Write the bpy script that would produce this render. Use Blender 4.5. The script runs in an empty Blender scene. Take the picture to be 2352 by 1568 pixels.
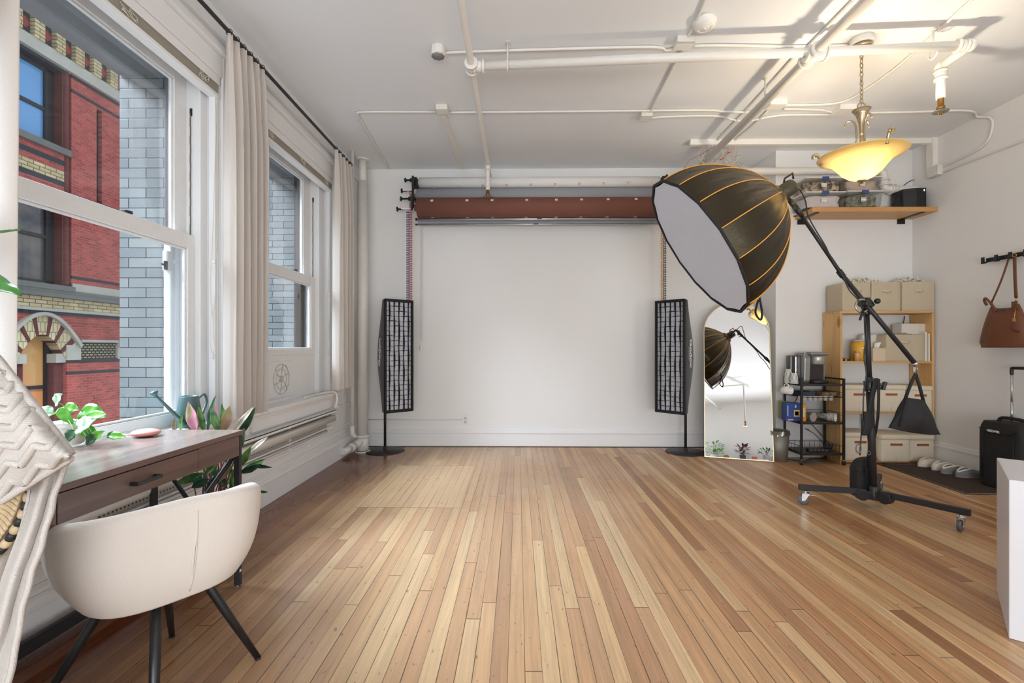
import bpy, bmesh, math, random
from mathutils import Vector, Matrix, Euler
random.seed(7)
C = bpy.context.scene.collection
PI = math.pi
# ---------------------------------------------------------------- camera
F = 1080.0; CX = 1176.0; HY = 798.0; HC = 1.15
TH = math.atan(14.0/1080.0)
cam_d = bpy.data.cameras.new('camera'); cam = bpy.data.objects.new('camera', cam_d); C.objects.link(cam)
cam.location = (0, 0, HC); cam.rotation_euler = (PI/2, 0, TH)
cam_d.sensor_width = 36; cam_d.lens = F/2352*36; cam_d.shift_y = 14.0/2352; cam_d.clip_start = 0.02
bpy.context.scene.camera = cam
# ---------------------------------------------------------------- view and world
sc = bpy.context.scene
sc.view_settings.view_transform = 'Standard'; sc.view_settings.look = 'None'
sc.view_settings.gamma = 1; sc.view_settings.use_curve_mapping = False
sc.view_settings.exposure = 0.12
w = bpy.data.worlds.new('world'); sc.world = w; w.use_nodes = True
wb = w.node_tree.nodes['Background']; wb.inputs[0].default_value = (0.80, 0.90, 1.0, 1); wb.inputs[1].default_value = 1.15
# ---------------------------------------------------------------- large lights
def area(name, loc, target, sx, sy, power, col):
    d = bpy.data.lights.new(name, 'AREA'); d.shape = 'RECTANGLE'; d.size = sx; d.size_y = sy
    d.energy = power; d.color = col
    o = bpy.data.objects.new(name, d); C.objects.link(o); o.location = loc
    o.rotation_euler = (Vector(target)-Vector(loc)).to_track_quat('-Z', 'Y').to_euler()
    return o
area('street_sky_fill', (-7.0, 5.0, 8.2), (-1.9, 3.2, 1.6), 16, 4.0, 11500, (0.80, 0.90, 1.0))  # added area lamp above the street, standing in for bright sky
area('rear_fill', (0.1, -3.30, 0.80), (-.2, 3.0, 2.5), 3.6, 1.2, 172, (0.88, 0.94, 1.0))  # added fill, low and unseen behind the camera
area('side_fill', (4.05, -1.6, 1.3), (-1.5, 1.6, 2.2), 2.4, 2.0, 80, (0.88, 0.94, 1.0))  # added fill from the rear right, no real fixture there
# ---------------------------------------------------------------- pixel -> place (photo frame 2352x1568)
FW = Vector((-math.sin(TH), math.cos(TH), 0)); RT = Vector((math.cos(TH), math.sin(TH), 0)); CAM = Vector((0, 0, HC))
def ray(u, v): return FW + RT*((u-CX)/F) + Vector((0, 0, (HY-v)/F))
def atD(u, v, d): return CAM + ray(u, v)*d
def atY(u, v, y): r = ray(u, v); return CAM + r*(y/r.y)
def atX(u, v, x): r = ray(u, v); return CAM + r*(x/r.x)
def atZ(u, v, z): r = ray(u, v); return CAM + r*((z-HC)/r.z)
# ---------------------------------------------------------------- materials
def lin(c):
    c = c/255.0
    return c/12.92 if c <= 0.04045 else ((c+0.055)/1.055)**2.4
def rgb(r, g, b): return (lin(r), lin(g), lin(b), 1)
def N(nt, t, **kw):
    n = nt.nodes.new(t)
    for k, v in kw.items():
        if k in ('operation', 'blend_type', 'data_type', 'feature', 'noise_dimensions', 'offset', 'offset_frequency', 'wave_type', 'bands_direction', 'voronoi_dimensions', 'interpolation_type'): setattr(n, k, v)
    return n
def L(nt, a, b): nt.links.new(a, b)
MATS = {}
def mat(name, c, rough=0.5, metal=0.0, var=0.06, scale=8.0, bump=0.0, bscale=60.0, c2=None, trans=0.0, spec=None, coat=0.0, sheen=0.0, stretch=None):
    if name in MATS: return MATS[name]
    m = bpy.data.materials.new(name); m.use_nodes = True; nt = m.node_tree
    p = nt.nodes['Principled BSDF']
    p.inputs['Roughness'].default_value = rough; p.inputs['Metallic'].default_value = metal
    if spec is not None: p.inputs['Specular IOR Level'].default_value = spec
    if coat: p.inputs['Coat Weight'].default_value = coat; p.inputs['Coat Roughness'].default_value = 0.15
    if sheen: p.inputs['Sheen Weight'].default_value = sheen
    if trans: p.inputs['Transmission Weight'].default_value = trans
    tc = N(nt, 'ShaderNodeTexCoord'); mp = N(nt, 'ShaderNodeMapping')
    L(nt, tc.outputs['Object'], mp.inputs[0])
    if stretch: mp.inputs['Scale'].default_value = stretch
    nz = N(nt, 'ShaderNodeTexNoise'); nz.inputs['Scale'].default_value = scale; nz.inputs['Detail'].default_value = 4
    L(nt, mp.outputs[0], nz.inputs['Vector'])
    mx = N(nt, 'ShaderNodeMix', data_type='RGBA')
    if c2 is None:
        ca = tuple(max(0, x*(1-var)) for x in c[:3])+(1,); cb = tuple(min(1, x*(1+var)) for x in c[:3])+(1,)
        L(nt, nz.outputs['Fac'], mx.inputs[0])
    else:
        ca, cb = c, c2
        rp = N(nt, 'ShaderNodeMapRange'); rp.inputs[1].default_value = 0.4; rp.inputs[2].default_value = 0.6
        L(nt, nz.outputs['Fac'], rp.inputs[0]); L(nt, rp.outputs[0], mx.inputs[0])
    mx.inputs[6].default_value = ca; mx.inputs[7].default_value = cb
    L(nt, mx.outputs[2], p.inputs['Base Color'])
    if bump:
        n2 = N(nt, 'ShaderNodeTexNoise'); n2.inputs['Scale'].default_value = bscale; n2.inputs['Detail'].default_value = 3
        L(nt, mp.outputs[0], n2.inputs['Vector'])
        b = N(nt, 'ShaderNodeBump'); b.inputs['Strength'].default_value = bump; b.inputs['Distance'].default_value = 0.004
        L(nt, n2.outputs['Fac'], b.inputs['Height']); L(nt, b.outputs[0], p.inputs['Normal'])
    MATS[name] = m
    return m
def emis(name, c, s):
    if name in MATS: return MATS[name]
    m = bpy.data.materials.new(name); m.use_nodes = True; nt = m.node_tree; p = nt.nodes['Principled BSDF']
    p.inputs['Base Color'].default_value = c; p.inputs['Emission Color'].default_value = c; p.inputs['Emission Strength'].default_value = s
    MATS[name] = m; return m
def math_n(nt, op, a, b=None, c=None):
    n = N(nt, 'ShaderNodeMath', operation=op)
    for i, x in enumerate((a, b, c)):
        if x is None: continue
        if isinstance(x, (int, float)): n.inputs[i].default_value = x
        else: L(nt, x, n.inputs[i])
    return n.outputs[0]
def mixc(nt, fac, a, b, bt='MIX'):
    n = N(nt, 'ShaderNodeMix', data_type='RGBA', blend_type=bt)
    for i, x in ((0, fac), (6, a), (7, b)):
        if isinstance(x, (int, float)): n.inputs[i].default_value = x
        elif isinstance(x, tuple): n.inputs[i].default_value = x
        else: L(nt, x, n.inputs[i])
    return n.outputs[2]
def floor_mat():
    m = bpy.data.materials.new('old_pine_floorboards'); m.use_nodes = True; nt = m.node_tree; p = nt.nodes['Principled BSDF']
    g = N(nt, 'ShaderNodeNewGeometry'); sp = N(nt, 'ShaderNodeSeparateXYZ'); L(nt, g.outputs['Position'], sp.inputs[0])
    X, Y = sp.outputs[0], sp.outputs[1]
    W = 0.0615
    bx = math_n(nt, 'DIVIDE', math_n(nt, 'ADD', X, 10.0), W); bi = math_n(nt, 'FLOOR', bx); bf = math_n(nt, 'FRACT', bx)
    # repaired patch of shorter paler boards
    def band(v, lo, hi): return math_n(nt, 'MULTIPLY', math_n(nt, 'GREATER_THAN', v, lo), math_n(nt, 'LESS_THAN', v, hi))
    patch = math_n(nt, 'MULTIPLY', band(X, 10*0-1.17, -0.425), band(Y, 3.37, 4.58))
    wn = N(nt, 'ShaderNodeTexWhiteNoise', noise_dimensions='1D'); L(nt, bi, wn.inputs['W'])
    ln = math_n(nt, 'ADD', math_n(nt, 'MULTIPLY', wn.outputs['Value'], 0.9), 1.5)
    ys = math_n(nt, 'DIVIDE', math_n(nt, 'ADD', math_n(nt, 'ADD', Y, 20.0), math_n(nt, 'MULTIPLY', wn.outputs['Value'], 37.0)), ln)
    yi = math_n(nt, 'FLOOR', ys); yf = math_n(nt, 'FRACT', ys)
    cb = N(nt, 'ShaderNodeCombineXYZ'); L(nt, bi, cb.inputs[0]); L(nt, math_n(nt, 'MULTIPLY', yi, math_n(nt, 'SUBTRACT', 1.0, patch)), cb.inputs[1]); L(nt, math_n(nt, 'MULTIPLY', patch, 5.0), cb.inputs[2])
    w2 = N(nt, 'ShaderNodeTexWhiteNoise', noise_dimensions='3D'); L(nt, cb.outputs[0], w2.inputs['Vector'])
    cr = N(nt, 'ShaderNodeValToRGB'); e = cr.color_ramp.elements
    stops = [(0.0, (152, 102, 64)), (0.08, (178, 126, 84)), (0.3, (198, 150, 104)), (0.5, (190, 140, 96)), (0.68, (208, 166, 118)), (0.85, (216, 180, 134)), (1.0, (176, 122, 84))]
    e[0].position = 0; e[0].color = rgb(*stops[0][1]); e[1].position = 1; e[1].color = rgb(*stops[-1][1])
    for s, c in stops[1:-1]: q = e.new(s); q.color = rgb(*c)
    L(nt, w2.outputs['Value'], cr.inputs[0])
    # grain, streaks along Y
    mp = N(nt, 'ShaderNodeMapping'); mp.inputs['Scale'].default_value = (70, 2.2, 1); L(nt, g.outputs['Position'], mp.inputs[0])
    av = N(nt, 'ShaderNodeVectorMath', operation='ADD'); L(nt, mp.outputs[0], av.inputs[0]); L(nt, w2.outputs['Color'], av.inputs[1])
    gn = N(nt, 'ShaderNodeTexNoise'); gn.inputs['Scale'].default_value = 1.6; gn.inputs['Detail'].default_value = 6; gn.inputs['Roughness'].default_value = 0.6; L(nt, av.outputs[0], gn.inputs['Vector'])
    mr = N(nt, 'ShaderNodeMapRange'); mr.inputs[1].default_value = 0.3; mr.inputs[2].default_value = 0.7; mr.inputs[3].default_value = 0.70; mr.inputs[4].default_value = 1.10; L(nt, gn.outputs['Fac'], mr.inputs[0])
    col = mixc(nt, 1.0, cr.outputs[0], mr.outputs[0], 'MULTIPLY')
    # half-width tone step inside some boards
    mp1 = N(nt, 'ShaderNodeMapping'); mp1.inputs['Scale'].default_value = (28, 0.5, 1); L(nt, g.outputs['Position'], mp1.inputs[0])
    n4 = N(nt, 'ShaderNodeTexNoise'); n4.inputs['Scale'].default_value = 1.0; n4.inputs['Detail'].default_value = 1; L(nt, mp1.outputs[0], n4.inputs['Vector'])
    m4 = N(nt, 'ShaderNodeMapRange'); m4.inputs[1].default_value = 0.35; m4.inputs[2].default_value = 0.65; m4.inputs[3].default_value = 0.84; m4.inputs[4].default_value = 1.08; L(nt, n4.outputs['Fac'], m4.inputs[0])
    col = mixc(nt, 1.0, col, m4.outputs[0], 'MULTIPLY')
    col = mixc(nt, math_n(nt, 'MULTIPLY', patch, 0.35), col, rgb(222, 188, 146))
    # wear: varnish kept and darker by the window wall, bleached in the middle
    n3 = N(nt, 'ShaderNodeTexNoise'); n3.inputs['Scale'].default_value = 1.1; n3.inputs['Detail'].default_value = 4; L(nt, g.outputs['Position'], n3.inputs['Vector'])
    xw = math_n(nt, 'ADD', X, math_n(nt, 'MULTIPLY', n3.outputs['Fac'], 0.9))
    m5 = N(nt, 'ShaderNodeMapRange'); m5.inputs[1].default_value = -1.25; m5.inputs[2].default_value = -0.35; m5.inputs[3].default_value = 1; m5.inputs[4].default_value = 0; L(nt, xw, m5.inputs[0])
    edge = m5.outputs[0]
    col = mixc(nt, math_n(nt, 'MULTIPLY', edge, math_n(nt, 'SUBTRACT', 0.95, math_n(nt, 'MULTIPLY', patch, 0.8))), col, rgb(150, 92, 52), 'MULTIPLY')
    m6 = N(nt, 'ShaderNodeMapRange'); m6.inputs[1].default_value = 0.1; m6.inputs[2].default_value = 1.9; m6.inputs[3].default_value = 0; m6.inputs[4].default_value = 1; L(nt, xw, m6.inputs[0])
    pale = math_n(nt, 'MULTIPLY', math_n(nt, 'SUBTRACT', 1.0, m6.outputs[0]), math_n(nt, 'SUBTRACT', 1.0, edge))
    col = mixc(nt, math_n(nt, 'MULTIPLY', pale, 0.42), col, rgb(192, 168, 138))  # paleness left of centre also carries the cool window reflection
    # dirt specks
    vz = N(nt, 'ShaderNodeTexNoise'); vz.inputs['Scale'].default_value = 34; vz.inputs['Detail'].default_value = 5; mp5 = N(nt, 'ShaderNodeMapping'); mp5.inputs['Scale'].default_value = (1.6, .7, 1); L(nt, g.outputs['Position'], mp5.inputs[0]); L(nt, mp5.outputs[0], vz.inputs['Vector'])
    sp2 = N(nt, 'ShaderNodeMapRange'); sp2.inputs[1].default_value = 0.655; sp2.inputs[2].default_value = 0.71; L(nt, vz.outputs['Fac'], sp2.inputs[0])
    col = mixc(nt, math_n(nt, 'MULTIPLY', sp2.outputs[0], 0.55), col, rgb(70, 58, 48))
    # seams
    sd = math_n(nt, 'MINIMUM', bf, math_n(nt, 'SUBTRACT', 1.0, bf))
    ws = N(nt, 'ShaderNodeTexNoise'); ws.inputs['Scale'].default_value = 1.3; mp2 = N(nt, 'ShaderNodeMapping'); mp2.inputs['Scale'].default_value = (9, 0.7, 1); L(nt, g.outputs['Position'], mp2.inputs[0]); L(nt, mp2.outputs[0], ws.inputs['Vector'])
    sw = N(nt, 'ShaderNodeMapRange'); sw.inputs[1].default_value = 0.38; sw.inputs[2].default_value = 0.66; sw.inputs[3].default_value = 0.012; sw.inputs[4].default_value = 0.032; L(nt, ws.outputs['Fac'], sw.inputs[0])
    s1 = math_n(nt, 'LESS_THAN', sd, sw.outputs[0])
    ed = math_n(nt, 'MULTIPLY', math_n(nt, 'MINIMUM', yf, math_n(nt, 'SUBTRACT', 1.0, yf)), ln)
    s2 = math_n(nt, 'MULTIPLY', math_n(nt, 'LESS_THAN', ed, 0.0022), math_n(nt, 'SUBTRACT', 1.0, patch))
    py = math_n(nt, 'MULTIPLY', math_n(nt, 'MAXIMUM', band(Y, 3.366, 3.372), band(Y, 4.577, 4.583)), band(X, -1.17, -0.425))
    seam = math_n(nt, 'MAXIMUM', math_n(nt, 'MAXIMUM', s1, s2), py)
    col = mixc(nt, math_n(nt, 'MULTIPLY', seam, 0.8), col, rgb(52, 38, 28))
    L(nt, col, p.inputs['Base Color'])
    rn = N(nt, 'ShaderNodeMapRange'); rn.inputs[1].default_value = 0.3; rn.inputs[2].default_value = 0.7; rn.inputs[3].default_value = 0.26; rn.inputs[4].default_value = 0.46; L(nt, n3.outputs['Fac'], rn.inputs[0])
    ro = math_n(nt, 'SUBTRACT', rn.outputs[0], math_n(nt, 'MULTIPLY', edge, 0.16))
    L(nt, ro, p.inputs['Roughness'])
    bp = N(nt, 'ShaderNodeBump'); bp.inputs['Strength'].default_value = 0.35; bp.inputs['Distance'].default_value = 0.002
    hh = math_n(nt, 'SUBTRACT', math_n(nt, 'MULTIPLY', gn.outputs['Fac'], 0.25), seam); L(nt, hh, bp.inputs['Height']); L(nt, bp.outputs[0], p.inputs['Normal'])
    return m
def wood_mat(name, c1, c2, axis='Y', scale=1.0, rough=0.45, knots=0.0, ringc=(150, 95, 45)):
    if name in MATS: return MATS[name]
    m = bpy.data.materials.new(name); m.use_nodes = True; nt = m.node_tree; p = nt.nodes['Principled BSDF']
    g = N(nt, 'ShaderNodeTexCoord'); mp = N(nt, 'ShaderNodeMapping')
    s = {'X': (1.5, 26, 26), 'Y': (26, 1.5, 26), 'Z': (26, 26, 1.5)}[axis]
    mp.inputs['Scale'].default_value = tuple(v*scale for v in s); L(nt, g.outputs['Object'], mp.inputs[0])
    nz = N(nt, 'ShaderNodeTexNoise'); nz.inputs['Scale'].default_value = 1.5; nz.inputs['Detail'].default_value = 6; nz.inputs['Distortion'].default_value = 0.6; L(nt, mp.outputs[0], nz.inputs['Vector'])
    mr = N(nt, 'ShaderNodeMapRange'); mr.inputs[1].default_value = 0.33; mr.inputs[2].default_value = 0.67; L(nt, nz.outputs['Fac'], mr.inputs[0])
    col = mixc(nt, mr.outputs[0], rgb(*c1), rgb(*c2))
    if knots:
        mk = N(nt, 'ShaderNodeMapping'); mk.inputs['Scale'].default_value = tuple({'X': (2.2, 6, 6), 'Y': (6, 2.2, 6), 'Z': (6, 6, 2.6)}[axis]); L(nt, g.outputs['Object'], mk.inputs[0])
        vo = N(nt, 'ShaderNodeTexVoronoi'); vo.inputs['Scale'].default_value = 1.0; L(nt, mk.outputs[0], vo.inputs['Vector'])
        k = N(nt, 'ShaderNodeMapRange'); k.inputs[1].default_value = 0.10; k.inputs[2].default_value = 0.19; k.inputs[3].default_value = knots; k.inputs[4].default_value = 0; L(nt, vo.outputs['Distance'], k.inputs[0])
        col = mixc(nt, k.outputs[0], col, rgb(*ringc))
    L(nt, col, p.inputs['Base Color']); p.inputs['Roughness'].default_value = rough
    MATS[name] = m; return m
def brick_mat(name, c1, c2, mortar, bw, bh, ms, axes='YZ', rough=0.7, bump=0.3, off=0.5, stain=0.15):
    if name in MATS: return MATS[name]
    m = bpy.data.materials.new(name); m.use_nodes = True; nt = m.node_tree; p = nt.nodes['Principled BSDF']
    g = N(nt, 'ShaderNodeNewGeometry'); sp = N(nt, 'ShaderNodeSeparateXYZ'); L(nt, g.outputs['Position'], sp.inputs[0])
    cb = N(nt, 'ShaderNodeCombineXYZ')
    for i, a in enumerate(axes): L(nt, sp.outputs['XYZ'.index(a)], cb.inputs[i])
    br = N(nt, 'ShaderNodeTexBrick'); L(nt, cb.outputs[0], br.inputs['Vector'])
    br.inputs['Color1'].default_value = rgb(*c1); br.inputs['Color2'].default_value = rgb(*c2); br.inputs['Mortar'].default_value = rgb(*mortar)
    br.inputs['Scale'].default_value = 1.0; br.inputs['Brick Width'].default_value = bw; br.inputs['Row Height'].default_value = bh; br.inputs['Mortar Size'].default_value = ms
    br.inputs['Mortar Smooth'].default_value = 0.2; br.inputs['Bias'].default_value = 0.0; br.offset = off
    nz = N(nt, 'ShaderNodeTexNoise'); nz.inputs['Scale'].default_value = 3.0; nz.inputs['Detail'].default_value = 5; L(nt, g.outputs['Position'], nz.inputs['Vector'])
    mr = N(nt, 'ShaderNodeMapRange'); mr.inputs[3].default_value = 1-stain; mr.inputs[4].default_value = 1+stain; mr.inputs[1].default_value = .3; mr.inputs[2].default_value = .7; L(nt, nz.outputs['Fac'], mr.inputs[0])
    col = mixc(nt, 1.0, br.outputs['Color'], mr.outputs[0], 'MULTIPLY')
    L(nt, col, p.inputs['Base Color']); p.inputs['Roughness'].default_value = rough
    b = N(nt, 'ShaderNodeBump'); b.inputs['Strength'].default_value = bump; b.inputs['Distance'].default_value = 0.01; b.invert = True
    L(nt, br.outputs['Fac'], b.inputs['Height']); L(nt, b.outputs[0], p.inputs['Normal'])
    MATS[name] = m; return m
def glass_mat(name='window_glass', fac=0.07, tint=(0.96, 0.98, 1.0, 1)):
    if name in MATS: return MATS[name]
    m = bpy.data.materials.new(name); m.use_nodes = True; nt = m.node_tree
    nt.nodes.remove(nt.nodes['Principled BSDF']); out = nt.nodes['Material Output']
    t = N(nt, 'ShaderNodeBsdfTransparent'); t.inputs[0].default_value = tint
    gl = N(nt, 'ShaderNodeBsdfGlossy'); gl.inputs['Roughness'].default_value = 0.02
    lw = N(nt, 'ShaderNodeLayerWeight'); lw.inputs[0].default_value = 0.2
    f = math_n(nt, 'ADD', math_n(nt, 'MULTIPLY', lw.outputs['Fresnel'], 0.35), fac*0.4)
    mx = N(nt, 'ShaderNodeMixShader'); L(nt, f, mx.inputs[0]); L(nt, t.outputs[0], mx.inputs[1]); L(nt, gl.outputs[0], mx.inputs[2]); L(nt, mx.outputs[0], out.inputs[0])
    MATS[name] = m; return m
def cloth_mat(name, c, trans=0.35, bscale=260, bump=0.35, wx=None):
    if name in MATS: return MATS[name]
    m = bpy.data.materials.new(name); m.use_nodes = True; nt = m.node_tree
    p = nt.nodes['Principled BSDF']; out = nt.nodes['Material Output']
    p.inputs['Roughness'].default_value = 0.9; p.inputs['Specular IOR Level'].default_value = 0.15
    tc = N(nt, 'ShaderNodeTexCoord'); nz = N(nt, 'ShaderNodeTexNoise'); nz.inputs['Scale'].default_value = bscale; nz.inputs['Detail'].default_value = 3; L(nt, tc.outputs['Object'], nz.inputs['Vector'])
    col = mixc(nt, nz.outputs['Fac'], tuple(x*0.92 for x in c[:3])+(1,), tuple(min(1, x*1.06) for x in c[:3])+(1,)); L(nt, col, p.inputs['Base Color'])
    b = N(nt, 'ShaderNodeBump'); b.inputs['Strength'].default_value = bump; b.inputs['Distance'].default_value = 0.002; L(nt, nz.outputs['Fac'], b.inputs['Height']); L(nt, b.outputs[0], p.inputs['Normal'])
    tr = N(nt, 'ShaderNodeBsdfTranslucent'); L(nt, col, tr.inputs[0])
    mx = N(nt, 'ShaderNodeMixShader'); mx.inputs[0].default_value = trans; L(nt, p.outputs[0], mx.inputs[1]); L(nt, tr.outputs[0], mx.inputs[2]); L(nt, mx.outputs[0], out.inputs[0])
    MATS[name] = m; return m
WHITE = mat('white_wall_paint', rgb(234, 233, 231), 0.55, var=0.02, scale=2.0, bump=0.12, bscale=14)
CEIL = mat('ceiling_paint', rgb(232, 234, 236), 0.6, var=0.02, scale=1.5, bump=0.10, bscale=10)
TRIM = mat('white_gloss_trim', rgb(234, 233, 232), 0.32, var=0.03, scale=5.0, bump=0.15, bscale=25)
SASH = mat('chipped_sash_paint', rgb(232, 232, 231), 0.4, var=0.04, scale=20.0, bump=0.5, bscale=45)
PIPE = mat('white_pipe_paint', rgb(232, 228, 220), 0.38, var=0.03, scale=9.0, bump=0.3, bscale=50)
OLDPIPE = mat('flaking_riser_paint', rgb(224, 220, 212), 0.5, var=0.08, scale=12.0, bump=0.7, bscale=30)
BLACK = mat('black_powder_coat', rgb(26, 26, 28), 0.38, var=0.1)
BLACKM = mat('matte_black_metal', rgb(38, 38, 41), 0.5, var=0.1)
RUB = mat('grey_rubber', rgb(96, 99, 104), 0.45)
CHROME = mat('chrome_metal', rgb(205, 205, 205), 0.18, 1.0)
ALU = mat('brushed_aluminium', rgb(198, 199, 202), 0.32, 0.9)
BRASS = mat('aged_brass', rgb(150, 112, 62), 0.4, 0.9, var=0.3, scale=60)
NYLON = mat('black_nylon', rgb(30, 29, 30), 0.75, var=0.15, bump=0.4, bscale=300)
LINEN = cloth_mat('curtain_linen', rgb(232, 225, 218), 0.42)
# ---------------------------------------------------------------- mesh building
class MP:
    """like MB, but every box or cylinder becomes a part of its own"""
    def __init__(s): s.l = []
    def box(s, *a): b = MB(); b.box(*a); s.l.append(b)
    def cyl(s, *a, **k): b = MB(); b.cyl(*a, **k); s.l.append(b)
    def cbox(s, *a, **k): b = MB(); b.cbox(*a, **k); s.l.append(b)
    def build(s, name, m, parent):
        for b in s.l: b.build(name, m, parent)
class MB:
    def __init__(s): s.bm = bmesh.new(); s.mi = 0; s.sm = False
    def face(s, vs, smooth=None):
        try:
            f = s.bm.faces.new(vs); f.material_index = s.mi; f.smooth = s.sm if smooth is None else smooth; return f
        except ValueError: return None
    def v(s, p): return s.bm.verts.new(p)
    def box(s, x0, x1, y0, y1, z0, z1, M=None):
        P = [Vector((x, y, z)) for x in (x0, x1) for y in (y0, y1) for z in (z0, z1)]
        if M is not None: P = [M @ p for p in P]
        v = [s.v(p) for p in P]
        for q in ((0, 1, 3, 2), (4, 6, 7, 5), (0, 4, 5, 1), (2, 3, 7, 6), (0, 2, 6, 4), (1, 5, 7, 3)): s.face([v[i] for i in q], False)
        return s
    def cbox(s, c, d, M=None, R=None):
        c = Vector(c); T = Matrix.Translation(c)
        if R is not None: T = T @ R.to_4x4()
        if M is not None: T = M @ T
        return s.box(-d[0]/2, d[0]/2, -d[1]/2, d[1]/2, -d[2]/2, d[2]/2, T)
    def ring(s, c, ax, r, seg, ref=None):
        ax = Vector(ax).normalized(); ref = ref or (Vector((0, 0, 1)) if abs(ax.z) < 0.9 else Vector((1, 0, 0)))
        a = ax.cross(ref).normalized(); b = ax.cross(a).normalized()
        return [s.v(Vector(c) + a*r*math.cos(2*PI*i/seg) + b*r*math.sin(2*PI*i/seg)) for i in range(seg)]
    def bridge(s, A, B, smooth=True, closed=True):
        n = len(A)
        for i in range(n if closed else n-1): s.face([A[i], A[(i+1) % n], B[(i+1) % n], B[i]], smooth)
    def cyl(s, p0, p1, r0, r1=None, seg=16, cap=True):
        p0, p1 = Vector(p0), Vector(p1); r1 = r0 if r1 is None else r1
        A = s.ring(p0, p1-p0, r0, seg); B = s.ring(p1, p1-p0, r1, seg); s.bridge(A, B)
        if cap: s.face(A[::-1], False); s.face(B, False)
        return s
    def tube(s, pts, r, seg=8, cap=True, closed=False):
        pts = [Vector(p) for p in pts]; n = len(pts); rr = r if isinstance(r, (list, tuple)) else [r]*n
        rings = []; ref = None
        for i, p in enumerate(pts):
            if closed: t = pts[(i+1) % n]-pts[i-1]
            else: t = pts[min(i+1, n-1)]-pts[max(i-1, 0)]
            if t.length < 1e-9: t = Vector((0, 0, 1))
            t.normalize()
            if ref is None: ref = Vector((0, 0, 1)) if abs(t.z) < 0.9 else Vector((1, 0, 0))
            a = t.cross(ref)
            if a.length < 1e-4: a = t.orthogonal()
            a.normalize(); b = a.cross(t).normalized(); ref = b
            rings.append([s.v(p + a*rr[i]*math.cos(2*PI*k/seg) + b*rr[i]*math.sin(2*PI*k/seg)) for k in range(seg)])
        for i in range(n-1): s.bridge(rings[i], rings[i+1])
        if closed: s.bridge(rings[-1], rings[0])
        elif cap: s.face(rings[0][::-1], False); s.face(rings[-1], False)
        return s
    def lathe(s, prof, c=(0, 0, 0), seg=24, M=None, cap=True):
        c = Vector(c); rs = []
        for r, z in prof:
            P = [Vector((r*math.cos(2*PI*i/seg), r*math.sin(2*PI*i/seg), z)) for i in range(seg)]
            if M is not None: P = [M @ p for p in P]
            rs.append([s.v(p+c) for p in P])
        for i in range(len(rs)-1): s.bridge(rs[i], rs[i+1])
        if cap: s.face(rs[0][::-1]); s.face(rs[-1])
        return s
    def grid(s, fn, nu, nv, smooth=True, wrap=False):
        g = [[s.v(fn(i/nu, j/nv)) for j in range(nv+1)] for i in range(nu if wrap else nu+1)]
        m = nu
        for i in range(m):
            for j in range(nv): s.face([g[i][j], g[(i+1) % len(g)][j], g[(i+1) % len(g)][j+1], g[i][j+1]], smooth)
        return g
    def prism(s, poly, z0, z1, M=None):
        A = [Vector((x, y, z0)) for x, y in poly]; B = [Vector((x, y, z1)) for x, y in poly]
        if M is not None: A = [M @ p for p in A]; B = [M @ p for p in B]
        A = [s.v(p) for p in A]; B = [s.v(p) for p in B]; n = len(A)
        s.face(A[::-1], False); s.face(B, False)
        for i in range(n): s.face([A[i], A[(i+1) % n], B[(i+1) % n], B[i]], False)
        return s
    def sphere(s, c, r, seg=12, sc=(1, 1, 1), M=None):
        prof = []
        n = seg//2; c = Vector(c); rs = []
        for j in range(1, n):
            a = PI*j/n; ring = []
            for i in range(seg):
                p = Vector((r*sc[0]*math.sin(a)*math.cos(2*PI*i/seg), r*sc[1]*math.sin(a)*math.sin(2*PI*i/seg), -r*sc[2]*math.cos(a)))
                if M is not None: p = M @ p
                ring.append(s.v(c+p))
            rs.append(ring)
        b = Vector((0, 0, -r*sc[2])); t = Vector((0, 0, r*sc[2]))
        if M is not None: b = M @ b; t = M @ t
        b = s.v(c+b); t = s.v(c+t)
        for i in range(len(rs)-1): s.bridge(rs[i], rs[i+1])
        for i in range(seg): s.face([b, rs[0][(i+1) % seg], rs[0][i]], True); s.face([t, rs[-1][i], rs[-1][(i+1) % seg]], True)
        return s
    def build(s, name, mats, parent=None, local=False, bevel=0, solid=0, sub=0, loc=None, smooth_all=False):
        if not isinstance(mats, (list, tuple)): mats = [mats]
        bmesh.ops.recalc_face_normals(s.bm, faces=s.bm.faces[:])
        if smooth_all:
            for f in s.bm.faces: f.smooth = True
        off = None
        if parent is not None and not local: off = Vector(parent['_o'])
        elif parent is None and not local:
            if s.bm.verts:
                xs = [v.co for v in s.bm.verts]
                off = Vector(((min(v.x for v in xs)+max(v.x for v in xs))/2, (min(v.y for v in xs)+max(v.y for v in xs))/2, min(v.z for v in xs)))
        if off is not None: bmesh.ops.translate(s.bm, verts=s.bm.verts[:], vec=-off)
        me = bpy.data.meshes.new(name); s.bm.to_mesh(me); s.bm.free()
        for m in mats: me.materials.append(m)
        o = bpy.data.objects.new(name, me); C.objects.link(o)
        if parent is not None: o.parent = parent; o['_o'] = tuple(parent['_o'])
        elif off is not None: o.location = off; o['_o'] = tuple(off)
        else: o['_o'] = (0, 0, 0)
        if bevel:
            b = o.modifiers.new('bevel', 'BEVEL'); b.width = bevel; b.segments = 2; b.limit_method = 'ANGLE'; b.angle_limit = 0.7
        if solid:
            b = o.modifiers.new('solid', 'SOLIDIFY'); b.thickness = solid; b.offset = 0
        if sub:
            b = o.modifiers.new('sub', 'SUBSURF'); b.levels = sub; b.render_levels = sub
        return o
def tag(o, label=None, cat=None, group=None, kind=None):
    if label: o['label'] = label
    if cat: o['category'] = cat
    if group: o['group'] = group
    if kind: o['kind'] = kind
    return o
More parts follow.
